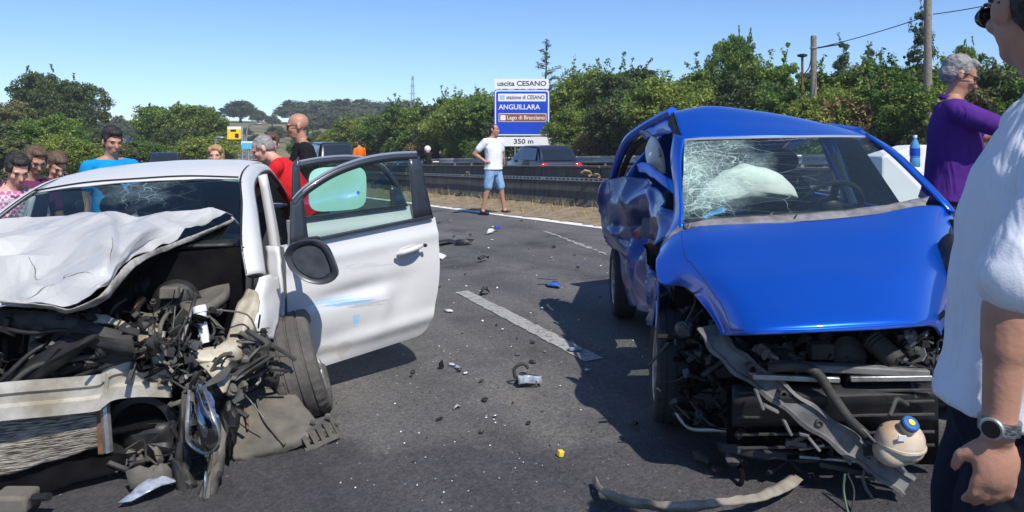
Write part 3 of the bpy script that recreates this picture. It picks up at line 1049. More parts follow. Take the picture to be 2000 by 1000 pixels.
# ================================================================== CAR MATERIALS
def glass_mat(name, tint, gloss=0.06, rough=0.02, crack=None):
    """thin pane: tinted see-through plus mirror reflection at grazing angles; crack = dict for shattered glass"""
    m, t, b = new_mat(name)
    N, L = t.nodes, t.links
    N.remove(b)
    tr = N.new("ShaderNodeBsdfTransparent"); tr.inputs[0].default_value = (*tint, 1)
    gl = N.new("ShaderNodeBsdfGlossy"); gl.inputs["Roughness"].default_value = rough
    lw = N.new("ShaderNodeFresnel"); lw.inputs["IOR"].default_value = 1.5
    mr = N.new("ShaderNodeMath"); mr.operation = 'MULTIPLY_ADD'; mr.inputs[1].default_value = 1.0; mr.inputs[2].default_value = gloss * 0.5
    L.new(lw.outputs[0], mr.inputs[0])
    mx = N.new("ShaderNodeMixShader")
    L.new(mr.outputs[0], mx.inputs[0]); L.new(tr.outputs[0], mx.inputs[1]); L.new(gl.outputs[0], mx.inputs[2])
    out = mx.outputs[0]
    if crack:
        tc = N.new("ShaderNodeTexCoord")
        facs = []
        for (sc, wd, lo, hi, seed, st) in crack['layers']:
            mp = N.new("ShaderNodeMapping"); mp.inputs["Location"].default_value = (seed, seed * .7, 0)
            mp.inputs["Scale"].default_value = st; mp.inputs["Rotation"].default_value = (0.3, 0.5, 0.6 * seed)
            L.new(tc.outputs["Object"], mp.inputs["Vector"])
            wn = N.new("ShaderNodeTexNoise"); wn.inputs["Scale"].default_value = 3.0; L.new(mp.outputs[0], wn.inputs["Vector"])
            ad = N.new("ShaderNodeMixRGB"); ad.blend_type = 'ADD'; ad.inputs[0].default_value = 0.25
            L.new(mp.outputs[0], ad.inputs[1]); L.new(wn.outputs["Color"], ad.inputs[2])
            vo = N.new("ShaderNodeTexVoronoi"); vo.feature = 'DISTANCE_TO_EDGE'; vo.inputs["Scale"].default_value = sc
            L.new(ad.outputs[0], vo.inputs["Vector"])
            lt = N.new("ShaderNodeMapRange"); lt.inputs["From Min"].default_value = 0; lt.inputs["From Max"].default_value = wd
            lt.inputs["To Min"].default_value = 1; lt.inputs["To Max"].default_value = 0
            L.new(vo.outputs["Distance"], lt.inputs["Value"])
            # where the shattering is dense: distance from the impact point + noise
            vm = N.new("ShaderNodeVectorMath"); vm.operation = 'DISTANCE'; vm.inputs[1].default_value = crack['centre']
            L.new(tc.outputs["Object"], vm.inputs[0])
            nz = N.new("ShaderNodeTexNoise"); nz.inputs["Scale"].default_value = 4.0; nz.inputs["Detail"].default_value = 4
            L.new(tc.outputs["Object"], nz.inputs["Vector"])
            sub = N.new("ShaderNodeMath"); sub.operation = 'MULTIPLY_ADD'; sub.inputs[1].default_value = -0.75
            L.new(nz.outputs["Fac"], sub.inputs[0]); L.new(vm.outputs["Value"], sub.inputs[2])
            rg = N.new("ShaderNodeMapRange"); rg.inputs["From Min"].default_value = lo; rg.inputs["From Max"].default_value = hi
            rg.inputs["To Min"].default_value = 1; rg.inputs["To Max"].default_value = 0
            L.new(sub.outputs[0], rg.inputs["Value"])
            mu = N.new("ShaderNodeMath"); mu.operation = 'MULTIPLY'
            L.new(lt.outputs[0], mu.inputs[0]); L.new(rg.outputs[0], mu.inputs[1])
            facs.append(mu.outputs[0])
        f = facs[0]
        for g_ in facs[1:]:
            q = N.new("ShaderNodeMath"); q.operation = 'MAXIMUM'; L.new(f, q.inputs[0]); L.new(g_, q.inputs[1]); f = q.outputs[0]
        hz = crack.get('haze')
        if hz:      # milky crushed glass close to the hit
            nz = N.new("ShaderNodeTexNoise"); nz.inputs["Scale"].default_value = 55; nz.inputs["Detail"].default_value = 6; L.new(tc.outputs["Object"], nz.inputs["Vector"])
            vm = N.new("ShaderNodeVectorMath"); vm.operation = 'DISTANCE'; L.new(tc.outputs["Object"], vm.inputs[0]); vm.inputs[1].default_value = crack['centre']
            n5 = N.new("ShaderNodeTexNoise"); n5.inputs["Scale"].default_value = 5; n5.inputs["Detail"].default_value = 5; L.new(tc.outputs["Object"], n5.inputs["Vector"])
            a5 = N.new("ShaderNodeMath"); a5.operation = 'MULTIPLY_ADD'; a5.inputs[1].default_value = -0.8; L.new(n5.outputs["Fac"], a5.inputs[0]); L.new(vm.outputs["Value"], a5.inputs[2])
            rg = N.new("ShaderNodeMapRange"); rg.inputs["From Min"].default_value = hz[0]; rg.inputs["From Max"].default_value = hz[1]; rg.inputs["To Min"].default_value = hz[2]; rg.inputs["To Max"].default_value = hz[3] if len(hz) > 3 else 0.02
            L.new(a5.outputs[0], rg.inputs["Value"])
            mz = N.new("ShaderNodeMath"); mz.operation = 'MULTIPLY'; L.new(nz.outputs["Fac"], mz.inputs[0]); L.new(rg.outputs[0], mz.inputs[1])
            q = N.new("ShaderNodeMath"); q.operation = 'ADD'; q.use_clamp = True; L.new(f, q.inputs[0]); L.new(mz.outputs[0], q.inputs[1]); f = q.outputs[0]
        sc_ = N.new("ShaderNodeMath"); sc_.operation = 'MULTIPLY'; sc_.inputs[1].default_value = crack.get('str', 0.7); L.new(f, sc_.inputs[0])
        df = N.new("ShaderNodeBsdfDiffuse"); df.inputs[0].default_value = (*crack.get('col', (0.62, 0.75, 0.7)), 1)
        m2 = N.new("ShaderNodeMixShader")
        L.new(sc_.outputs[0], m2.inputs[0]); L.new(out, m2.inputs[1]); L.new(df.outputs[0], m2.inputs[2])
        out = m2.outputs[0]
    L.new(out, N["Material Output"].inputs["Surface"])
    return m

def paint_car(name, col, dirt=(0.25, 0.23, 0.2), amt=0.25, metal=0.0, rough=0.32, coat=0.8):
    m, t, b = new_mat(name)
    N, L = t.nodes, t.links
    tc = N.new("ShaderNodeTexCoord")
    n1 = N.new("ShaderNodeTexNoise"); n1.inputs["Scale"].default_value = 2.6; n1.inputs["Detail"].default_value = 9; n1.inputs["Roughness"].default_value = 0.68
    L.new(tc.outputs["Object"], n1.inputs["Vector"])
    r = N.new("ShaderNodeValToRGB")
    r.color_ramp.elements[0].position = 0.55; r.color_ramp.elements[0].color = (0, 0, 0, 1)
    r.color_ramp.elements[1].position = 0.8; r.color_ramp.elements[1].color = (amt, amt, amt, 1)
    L.new(n1.outputs["Fac"], r.inputs["Fac"])
    mx = N.new("ShaderNodeMix"); mx.data_type = 'RGBA'
    mx.inputs[6].default_value = (*col, 1); mx.inputs[7].default_value = (*dirt, 1)
    L.new(r.outputs["Color"], mx.inputs[0])
    out = mx.outputs[2]
    # small specks and chips
    vo = N.new("ShaderNodeTexVoronoi"); vo.inputs["Scale"].default_value = 9.0
    L.new(tc.outputs["Object"], vo.inputs["Vector"])
    sp = N.new("ShaderNodeSeparateColor"); L.new(vo.outputs["Color"], sp.inputs[0])
    thr = N.new("ShaderNodeMath"); thr.operation = 'MULTIPLY'; thr.inputs[1].default_value = 0.055; L.new(sp.outputs[1], thr.inputs[0])
    lt = N.new("ShaderNodeMath"); lt.operation = 'LESS_THAN'; L.new(vo.outputs["Distance"], lt.inputs[0]); L.new(thr.outputs[0], lt.inputs[1])
    gt = N.new("ShaderNodeMath"); gt.operation = 'GREATER_THAN'; gt.inputs[1].default_value = 0.72; L.new(sp.outputs[0], gt.inputs[0])
    mu = N.new("ShaderNodeMath"); mu.operation = 'MULTIPLY'; L.new(lt.outputs[0], mu.inputs[0]); L.new(gt.outputs[0], mu.inputs[1])
    m2 = N.new("ShaderNodeMix"); m2.data_type = 'RGBA'
    m2.inputs[7].default_value = (0.45, 0.5, 0.55, 1) if col[0] < .3 else (0.2, 0.18, 0.16, 1)
    L.new(mu.outputs[0], m2.inputs[0]); L.new(out, m2.inputs[6])
    L.new(m2.outputs[2], b.inputs["Base Color"])
    b.inputs["Metallic"].default_value = metal
    b.inputs["Roughness"].default_value = rough
    b.inputs["Coat Weight"].default_value = coat
    b.inputs["Coat Roughness"].default_value = 0.06
    n3 = N.new("ShaderNodeTexNoise"); n3.inputs["Scale"].default_value = 5.0; n3.inputs["Detail"].default_value = 3
    L.new(tc.outputs["Object"], n3.inputs["Vector"])
    bp = N.new("ShaderNodeBump"); bp.inputs["Strength"].default_value = 0.12; bp.inputs["Distance"].default_value = 0.02
    L.new(n3.outputs["Fac"], bp.inputs["Height"]); L.new(bp.outputs["Normal"], b.inputs["Normal"])
    return m
M_WHITE = paint_car("white_car_paint", (0.55, 0.55, 0.54), (0.36, 0.32, 0.26), 0.42, rough=0.5, coat=.2)
M_HOOD = paint_car("white_bonnet_paint", (0.43, 0.43, 0.42), (0.27, 0.23, 0.17), 0.85, rough=0.5, coat=.2)
M_BLACKP = mat("black_plastic", (0.011, 0.011, 0.012), 0.5, noise=0.5, nscale=12, col2=(0.025, 0.024, 0.023), bump=0.15, bscale=60)
M_DUSTP = mat("dusty_black_plastic", (0.022, 0.022, 0.022), 0.7, noise=0.6, nscale=9, col2=(0.06, 0.056, 0.05), bump=0.25, bscale=50)
M_GREYP = mat("grey_dirty_plastic", (0.085, 0.08, 0.068), 0.8, noise=0.6, nscale=7, col2=(0.16, 0.145, 0.115), bump=0.3, bscale=35)
M_RUB = mat("dusty_tyre_rubber", (0.055, 0.052, 0.048), 0.88, noise=0.6, nscale=10, col2=(0.11, 0.102, 0.09), bump=0.3, bscale=60)
M_RUBD = mat("black_rubber", (0.02, 0.02, 0.02), 0.7)
M_PRIMER = mat("cream_body_metal", (0.50, 0.46, 0.36), 0.5, noise=0.6, nscale=8, col2=(0.26, 0.22, 0.15), bump=0.2, bscale=20)
M_BEAM = mat("scuffed_beam_metal", (0.50, 0.48, 0.43), 0.42, 0.15, noise=0.6, nscale=7, col2=(0.27, 0.24, 0.18), bump=0.25, bscale=25)
M_ALU = mat("dull_aluminium", (0.50, 0.50, 0.49), 0.38, 0.75, noise=0.5, nscale=12, bump=0.2)
M_DALU = mat("dark_cast_metal", (0.10, 0.10, 0.10), 0.5, 0.6, noise=0.5, nscale=14, bump=0.4, bscale=30)
M_BAYDK = mat("shaded_bay_black", (0.004, 0.004, 0.005), 1.0, noise=0.5, nscale=9, col2=(0.010, 0.009, 0.009), bump=0.3, spec=.0)  # near black: the shade under the bonnet is put into the colour
M_WPLAST = mat("white_plastic", (0.72, 0.72, 0.72), 0.4)
M_SEAT = mat("dark_seat_fabric", (0.03, 0.032, 0.036), 0.9, bump=0.2, bscale=80)
M_SILVER = mat("silver_paint_trim", (0.55, 0.56, 0.58), 0.3, 0.6)
M_LENSG = mat("pale_scraped_metal", (.42, .44, .47), .35, .5)
M_ROCK = mat("red_lamp_lens", (0.45, 0.01, 0.015), 0.15, coat=1)
M_GLASS = glass_mat("tinted_side_glass", (0.62, 0.80, 0.76))
M_MINT = mat("mint_sunshade_fabric", (0.36, 0.66, 0.54), 0.8, noise=0.12, nscale=5)
def rad_mat():
    m, t, b = new_mat("bent_radiator_fins")
    N, L = t.nodes, t.links
    tc = N.new("ShaderNodeTexCoord")
    mp = N.new("ShaderNodeMapping"); mp.inputs["Scale"].default_value = (12, 12, 165); mp.inputs["Rotation"].default_value = (0.02, 0.07, 0)
    L.new(tc.outputs["Object"], mp.inputs["Vector"])
    n1 = N.new("ShaderNodeTexNoise"); n1.inputs["Scale"].default_value = 1.0; n1.inputs["Detail"].default_value = 5; n1.inputs["Roughness"].default_value = 0.7
    L.new(mp.outputs[0], n1.inputs["Vector"])
    r = N.new("ShaderNodeValToRGB")
    r.color_ramp.elements[0].position = 0.42; r.color_ramp.elements[0].color = (0.06, 0.05, 0.04, 1)
    r.color_ramp.elements[1].position = 0.62; r.color_ramp.elements[1].color = (0.55, 0.50, 0.42, 1)
    L.new(n1.outputs["Fac"], r.inputs["Fac"]); L.new(r.outputs["Color"], b.inputs["Base Color"])
    b.inputs["Roughness"].default_value = 0.55; b.inputs["Metallic"].default_value = 0.4
    bp = N.new("ShaderNodeBump"); bp.inputs["Strength"].default_value = 0.8; bp.inputs["Distance"].default_value = 0.01
    L.new(n1.outputs["Fac"], bp.inputs["Height"]); L.new(bp.outputs["Normal"], b.inputs["Normal"])
    return m
M_RAD = rad_mat()
M_WS_W = glass_mat("cracked_white_car_windscreen", (0.42, 0.56, 0.56), 0.1, 0.03,
                   dict(centre=(-0.14, 0.0, 1.29), str=0.42, col=(0.42, 0.6, 0.62),
                        haze=(-.38, -.1, .5), layers=[(13.0, 0.03, -0.36, -0.16, 2.0, (1, 1, 1)), (5.0, 0.006, -.3, .1, 5.0, (.4, 1, 2))]))

def crumple(seed, amp, scale, ridge=True):
    from mathutils import noise as mn
    def f(u, v, p):
        q = p * scale + Vector((seed * 7.1, seed * 3.3, seed))
        a = mn.noise(q)
        if ridge:
            a = 0.55 - abs(a) * 2
        b = mn.noise(q * 2.7 + Vector((5, 1, 2)))
        c = mn.noise(q * 1.3 + Vector((9, 4, 2)))
        return Vector((c * 0.4 * amp, b * 0.3 * amp, a * amp * 0.7 + b * amp * 0.35))
    return f

def dents(seed, amp, scale, ax=None):
    # panels kinked along sharp ridges
    from mathutils import noise as mn
    def f(u, v, p):
        q = p * scale + Vector((seed * 3.7, seed, seed * 2.1))
        q = q + mn.noise_vector(q * .8) * .35
        d, _ = mn.voronoi(q)
        a = min(.75, d[1] - d[0])
        b = mn.noise(q * 3.1) * .12
        if ax:
            return Vector(ax) * ((a + b) * amp - amp * .3)
        return Vector((0, (a + b) * amp * .25, (-a + b) * amp * .8 + amp * .3))
    return f
def facets(seed, amp, fr):
    # flat facets meeting in straight hard creases, like buckled sheet steel
    from mathutils import noise as mn
    q = random.Random(seed)
    K = []
    for k in range(9):
        a = q.uniform(0, 3.14)
        K.append((math.cos(a), math.sin(a), fr * q.uniform(.5, 1.9), q.random(), q.uniform(.5, 1.2) / (1 + k * .22), q.uniform(0, 50)))
    def f(u, v, p):
        h = 0
        w_ = mn.noise(p * 2.2 + Vector((seed, 3, 1))) * .16
        for (cx, cy, fk, ph, am, sd) in K:
            t = ((p.x + WCEN_X) * cx + (p.y) * cy * .8 + p.z * .6) * fk + ph + w_
            t = abs((t % 1) - .5) * 2 - .5
            win = max(0, min(1, .55 + 1.6 * mn.noise(p * 1.7 + Vector((sd, sd * .3, 0)))))
            h += t * am * win
        for (cx, cy, fk, ph, am, sd) in K[:5]:
            t = ((p.x + 2) * cy - p.y * cx * .8 + p.z * .5) * fk * 3.1 + ph + w_ * 2
            win = max(0, min(1, -.1 + 2.2 * mn.noise(p * 2.6 + Vector((sd * 2, 1, sd)))))
            h += (abs((t % 1) - .5) * 2 - .5) * am * win * .34
        e = .45 + .55 * u                # worst towards the nose
        h *= amp * e
        return Vector((h * .12, -h * .35, h))
    return f
WCEN_X = 2.0
def tyre_mesh(mb, c, axis, R=0.31, W=0.205, n=96):
    """tyre with circumferential grooves and shoulder blocks"""
    c, ax = Vector(c), Vector(axis).normalized()
    q = Vector((0, 0, 1)) if abs(ax.z) < 0.9 else Vector((1, 0, 0))
    u = (q - ax * q.dot(ax)).normalized(); w = ax.cross(u)
    h = W / 2
    prof = [(-h * 0.80, R * 0.64, 0), (-h * 0.98, R * 0.74, 0), (-h * 1.0, R * 0.84, 0), (-h * 0.93, R * 0.935, 0), (-h * 0.84, R * 0.975, 1), (-h * 0.58, R * 0.993, 1),
            (-h * 0.54, R * 0.993, 0), (-h * 0.53, R * 0.968, 0), (-h * 0.45, R * 0.968, 0), (-h * 0.44, R * 0.999, 0), (-h * 0.08, R, 0), (-h * 0.07, R * 0.97, 0), (h * 0.03, R * 0.97, 0), (h * 0.04, R, 0),
            (h * 0.42, R * 0.999, 0), (h * 0.43, R * 0.968, 0), (h * 0.52, R * 0.968, 0), (h * 0.53, R * 0.993, 0), (h * 0.58, R * 0.993, 1), (h * 0.84, R * 0.975, 1), (h * 0.93, R * 0.935, 0),
            (h * 1.0, R * 0.84, 0), (h * 0.98, R * 0.74, 0), (h * 0.80, R * 0.64, 0)]
    vs, fs = [], []
    m_ = len(prof)
    for k in range(n):
        a = 2 * math.pi * k / n
        d = u * math.cos(a) + w * math.sin(a)
        for (t, r, blk) in prof:
            if blk and k % 3 == 0:
                r -= 0.008
            vs.append(c + ax * t + d * r)
    for k in range(n):
        k2 = (k + 1) % n
        for i in range(m_ - 1):
            fs.append((k * m_ + i, k * m_ + i + 1, k2 * m_ + i + 1, k2 * m_ + i))
    mb.add(vs, fs)

def make_wheel(parent, c, axis, R=0.31, W=0.205, rubber=None, rimmat=None, spokes=9, seg=96, lab=None):
    """wheel > tyre, rim; axis points outwards"""
    mb = MB(); tyre_mesh(mb, c, axis, R, W, seg)
    ty = mb.build("wheel", rubber or M_RUB, parent, angle=30)
    ax = Vector(axis).normalized()
    rb = MB()
    rb.lathe(c, ax, [(-0.07, R * .62), (-0.07, R * .66), (W * .40, R * .655), (W * .43, R * .64), (W * .40, R * .60), (-0.05, R * .58), (-0.06, R * .2), (-0.06, 0.001)], 32)
    q = Vector((0, 0, 1)) if abs(ax.z) < 0.9 else Vector((1, 0, 0))
    u = (q - ax * q.dot(ax)).normalized(); w = ax.cross(u)
    for k in range(spokes):
        a = 2 * math.pi * k / spokes
        d = u * math.cos(a) + w * math.sin(a)
        rb.bar(Vector(c) + ax * W * .30 + d * R * .12, Vector(c) + ax * W * .36 + d * R * .61, R * .11, 0.02, ax)
    rb.lathe(c, ax, [(W * .2, R * .17), (W * .36, R * .16), (W * .38, R * .1), (W * .38, 0.001)], 20)
    rb.build("rim", rimmat or M_ALU, ty, angle=30)
    return ty

def hose(parent, pts, r, m, name="hose", n=28, seg=8, sub=None):
    mb = MB(); mb.tube(spline(pts, n), r, seg)
    return mb.build(name, m, sub or parent, angle=60)

def clutter(parent, c, size, n, seed, mats, name="engine_clutter", xax=None, yax=None):
    """dense small brackets, hoses and housings packed round a point; too fine to pick apart"""
    q = random.Random(seed)
    mb = MB()
    c = Vector(c)
    X = Vector(xax or (1, 0, 0)); Y = Vector(yax or (0, 1, 0)); Z = Vector((0, 0, 1))
    def rp():
        return c + X * q.uniform(-.5, .5) * size[0] + Y * q.uniform(-.5, .5) * size[1] + Z * q.uniform(-.5, .5) * size[2]
    for i in range(n):
        k = q.random()
        mi = q.randrange(len(mats))
        p = rp()
        if k < 0.24:
            a = p; d = V(q.gauss(0, 1), q.gauss(0, .6), q.gauss(0, .8)).normalized() * q.uniform(.06, .26)
            mb.tube(spline([a, a + d * .5 + V(q.gauss(0, .03), q.gauss(0, .03), q.gauss(0, .03)), a + d], 7), q.choice([.003, .005, .007, .011]), 6, mi)
        elif k < 0.72:
            s = V(q.uniform(.03, .13), q.uniform(.008, .03), q.uniform(.006, .03)) if q.random() < .75 else V(q.uniform(.02, .06), q.uniform(.02, .05), q.uniform(.015, .05))
            e = Euler((q.uniform(-.7, .7), q.uniform(-.7, .7), q.uniform(-1.5, 1.5))).to_matrix()
            mb.box(p, s, e, mi, q.uniform(.6, 1.0))
        elif k < 0.86:
            d = V(q.gauss(0, 1), q.gauss(0, 1), q.gauss(0, 1)).normalized()
            r = q.uniform(.012, .04)
            mb.lathe(p, d, [(0, r * .6), (.004, r), (.02, r), (.022, r * .7), (.035, r * .7), (.036, r * .3)], 12, mi)
        else:
            pts = []
            e = Euler((q.uniform(-1, 1), q.uniform(-1, 1), q.uniform(-1.5, 1.5))).to_matrix()
            m_ = q.randrange(4, 7)
            for j in range(m_):
                a = 6.28 * j / m_
                pts.append(p + e @ V(math.cos(a) * q.uniform(.02, .07), math.sin(a) * q.uniform(.02, .06), 0))
            mb.prism(pts, e @ V(0, 0, .006), mi)
    o = mb.build(name, mats, parent, angle=35)
    o["kind"] = "stuff"
    return o

# ================================================================== WHITE CAR
WTH = math.radians(12)
WR = V(-math.sin(WTH), math.cos(WTH), 0)       # towards its tail
WL = V(math.cos(WTH), math.sin(WTH), 0)        # towards its left flank
WCEN = V(-2.143, 3.50, 0)
def W(u, v, w):
    p = WCEN + WL * u + WR * v
    return V(p.x, p.y, 0.06 * p.x + w)
def white_car():
    base = W(0.2, 1.2, 0)
    root = thing("white_car", "wrecked white car with crushed front, crumpled bonnet and both near doors standing open", "car", base)
    # ---------- roof
    rows = []
    for v, hw, w in ((1.34, .615, 1.365), (1.52, .62, 1.42), (1.9, .625, 1.468), (2.4, .615, 1.475), (2.8, .60, 1.435), (3.05, .575, 1.36)):
        rows.append([W(u * hw, v + .06 * (u * u - 1) * (1 if v < 1.5 else 0), w - 0.036 * u ** 2 - .014 * u ** 6) for u in (-1, -.75, -.4, 0, .4, .75, 1)])
    mb = MB(); mb.surf(rows, 26, 30, disp=crumple(2, .006, 2.2)); mb.build("roof", M_WHITE, root, thick=.012)
    # rear window and boot
    rw = [[W(u * hw, v, w - .04 * u * u) for u in (-1, -.5, 0, .5, 1)] for v, hw, w in ((3.07, .56, 1.335), (3.35, .58, 1.17), (3.62, .60, .99))]
    mb = MB(); mb.surf(rw, 8, 12); mb.build("rear_window", M_GLASS, root)
    bt = [[W(u * hw, v, w - .03 * u * u) for u in (-1, -.5, 0, .5, 1)] for v, hw, w in ((3.62, .66, .99), (3.9, .7, .99), (4.12, .70, .97), (4.16, .71, .7), (4.18, .76, .4))]
    mb = MB(); mb.surf(bt, 16, 12); mb.build("boot_lid", M_WHITE, root, thick=.01)
    # ---------- left and right sides
    for s in (1, -1):
        rail = spline([W(s * .845, .46, .83), W(s * .80, .60, 1.0), W(s * .735, .95, 1.175), W(s * .665, 1.32, 1.325), W(s * .655, 1.75, 1.395), W(s * .66, 2.3, 1.40), W(s * .655, 2.75, 1.35), W(s * .68, 3.15, 1.23), W(s * .74, 3.55, 1.02)], 44)
        inn = spline([W(s * .78, .42, .83), W(s * .735, .55, 1.0), W(s * .685, .92, 1.19), W(s * .625, 1.30, 1.335), W(s * .61, 1.75, 1.405), W(s * .605, 2.3, 1.412), W(s * .59, 2.75, 1.375), W(s * .585, 3.1, 1.27), W(s * .60, 3.55, 1.03)], 44)
        low = spline([W(s * .87, .52, .80), W(s * .83, .66, .96), W(s * .765, 1.0, 1.135), W(s * .70, 1.36, 1.285), W(s * .69, 1.78, 1.35), W(s * .695, 2.3, 1.355), W(s * .695, 2.72, 1.30), W(s * .725, 3.08, 1.19), W(s * .78, 3.42, 1.0)], 44)
        mb = MB(); mb.surf([inn, rail, low], 9, 60); mb.build("roof_rail", M_WHITE, root, thick=.02)
        mb = MB(); mb.tube([a.lerp(b_, .06) + V(0, 0, .006) for a, b_ in zip(inn, rail)], .008 if s > 0 else .004, 6); mb.build("drip_trim", M_BLACKP, root)
        if s > 0:
            mb = MB(); mb.tube([a + V(0, 0, -.012) for a in low], .014, 6); mb.build("door_seal", M_RUBD, root)
        # B pillar, sill, rear quarter
        mb = MB()
        mb.surf([[W(s * .725, 1.60, 1.345), W(s * .725, 1.72, 1.345), W(s * .70, 1.78, 1.345)], [W(s * .79, 1.58, .95), W(s * .80, 1.72, .95), W(s * .76, 1.80, .95)], [W(s * .83, 1.56, .6), W(s * .84, 1.74, .6), W(s * .80, 1.82, .6)], [W(s * .84, 1.5, .3), W(s * .85, 1.76, .3), W(s * .80, 1.86, .3)]], 14, 8)
        mb.build("centre_pillar", M_WHITE, root, thick=.05)
        mb = MB()
        mb.surf([[W(s * .70, .5, .34), W(s * .70, 1.6, .34), W(s * .70, 2.75, .34)], [W(s * .82, .5, .36), W(s * .84, 1.6, .36), W(s * .84, 2.75, .36)], [W(s * .85, .5, .24), W(s * .86, 1.6, .24), W(s * .86, 2.75, .24)], [W(s * .78, .5, .16), W(s * .78, 1.6, .16), W(s * .78, 2.75, .16)]], 12, 16)
        mb.build("sill", M_WHITE, root, thick=.02)
        mb = MB()
        mb.surf([[W(s * .80, 3.35, .985), W(s * .79, 3.6, .985), W(s * .77, 3.85, .98), W(s * .73, 4.13, .95)], [W(s * .855, 2.95, .9), W(s * .87, 3.4, .86), W(s * .86, 3.8, .84), W(s * .78, 4.15, .8)], [W(s * .865, 2.78, .62), W(s * .885, 3.0, .66), W(s * .885, 3.6, .66), W(s * .8, 4.17, .6)], [W(s * .865, 2.72, .3), W(s * .885, 2.93, .55), W(s * .88, 3.68, .5), W(s * .80, 4.17, .3)]], 14, 18)
        mb.build("rear_wing", M_WHITE, root, thick=.012)
        # rear wheels
        make_wheel(root, W(s * .76, 3.27 - .55, .31), WL * s, .31, .2)
    # far flank doors (closed)
    for v0, v1 in ((.66, 1.62), (1.66, 2.74)):
        mb = MB()
        mb.surf([[W(-.80, v0, .96), W(-.80, (v0 + v1) / 2, .97), W(-.80, v1, .96)], [W(-.87, v0, .75), W(-.88, (v0 + v1) / 2, .75), W(-.87, v1, .75)], [W(-.87, v0, .45), W(-.88, (v0 + v1) / 2, .45), W(-.87, v1, .45)], [W(-.85, v0, .25), W(-.86, (v0 + v1) / 2, .25), W(-.85, v1, .25)]], 12, 10)
        d_ = mb.build("door", M_WHITE, root, thick=.03)
        mb = MB(); mb.poly([W(-.80, v0 + .03, .97), W(-.80, v1 - .02, .97), W(-.73, v1 - .06, 1.31), W(-.73, v0 + (.5 if v0 < 1 else .05), 1.31)])
        mb.build("window", M_GLASS, d_)
    mb = MB()
    mb.surf([[W(-.70, .62, 1.0), W(-.72, .2, .98), W(-.70, -.25, .92)], [W(-.86, .62, .85), W(-.87, .2, .84), W(-.80, -.3, .78)], [W(-.87, .62, .4), W(-.88, .38, .55), W(-.8, -.34, .5)]], 12, 14, disp=crumple(4, .03, 4))
    mb.build("front_wing", M_WHITE, root, thick=.008)
    make_wheel(root, W(-.76, .0, .31), -WL, .31, .2)
    # ---------- windscreen
    ws = [[W(u * hw, v - .09 * (1 - u * u), w - .015 * u * u) for u in (-1, -.66, -.33, 0, .33, .66, 1)] for v, hw, w in ((.66, .725, .985), (1.0, .675, 1.185), (1.33, .615, 1.355))]
    mb = MB(); mb.surf(ws, 14, 24); mb.build("windscreen", M_WS_W, root)
    mb = MB()
    mb.tube(spline([W(-.61, 1.33, 1.350), W(-.3, 1.265, 1.382), W(0, 1.235, 1.386), W(.3, 1.265, 1.382), W(.61, 1.33, 1.350)], 24), .006, 6)
    mb.build("windscreen_seal", M_BLACKP, root)
    # rear-view mirror and screen visor
    mb = MB(); mb.ball(W(0, 1.15, 1.265), (.11, .025, .035)); mb.build("rear_view_mirror", M_BLACKP, root)
    # ---------- cabin
    mb = MB()
    mb.surf([[W(u, .60, .99 + .02 * math.cos(u * 3)) for u in (-.68, -.3, 0, .3, .68)], [W(u, .85, 1.005 + (.035 if .2 < u < .6 else 0)) for u in (-.70, -.3, 0, .38, .70)], [W(u, 1.02, .95) for u in (-.70, -.3, 0, .38, .70)], [W(u, 1.0, .6) for u in (-.70, -.3, 0, .38, .70)]], 14, 20)
    mb.build("dashboard", M_BLACKP, root, thick=.02)
    mb = MB()
    mb.add([W(-.78, .6, .22), W(.78, .6, .22), W(.78, 3.5, .22), W(-.78, 3.5, .22)], [(0, 1, 2, 3)])
    mb.add([W(-.78, .52, .22), W(.78, .52, .22), W(.70, .55, .97), W(-.70, .55, .97)], [(0, 1, 2, 3)])
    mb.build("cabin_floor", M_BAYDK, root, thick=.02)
    for u in (-.36, .36):
        mb = MB()
        mb.surf([[W(u - .24, 1.35, .42), W(u, 1.35, .44), W(u + .24, 1.35, .42)], [W(u - .26, 1.75, .44), W(u, 1.75, .42), W(u + .26, 1.75, .44)], [W(u - .25, 1.98, .62), W(u, 2.02, .62), W(u + .25, 1.98, .62)], [W(u - .23, 2.08, .88), W(u, 2.12, .88), W(u + .23, 2.08, .88)], [W(u - .13, 2.15, 1.04), W(u, 2.18, 1.05), W(u + .13, 2.15, 1.04)]], 16, 8)
        st = mb.build("seat", M_SEAT, root, thick=.12)
        mb = MB(); mb.ball(W(u, 2.14, 1.17), (.14, .06, .1)); mb.build("head_rest", M_SEAT, st)
    mb = MB()
    mb.surf([[W(-.62, 2.55, .42), W(0, 2.55, .44), W(.62, 2.55, .42)], [W(-.62, 3.0, .45), W(0, 3.0, .45), W(.62, 3.0, .45)], [W(-.60, 3.2, .95), W(0, 3.2, .97), W(.60, 3.2, .95)]], 10, 8)
    mb.build("rear_bench", M_SEAT, root, thick=.12)
    sw = MB()
    cs = W(.36, 1.18, .96); nrm = (WR * .85 + V(0, 0, .5)).normalized()
    a1 = WL; a2 = nrm.cross(a1).normalized()
    ring = [cs + (a1 * math.cos(t) + a2 * math.sin(t)) * .18 for t in np.linspace(0, 6.2832, 29)]
    sw.tube(ring, .015, 6)
    for t in (0.2, 2.9, 4.7):
        sw.bar(cs, cs + (a1 * math.cos(t) + a2 * math.sin(t)) * .18, .04, .015, nrm)
    sw.ball(cs, .06)
    sw.build("steering_wheel", M_BLACKP, root)
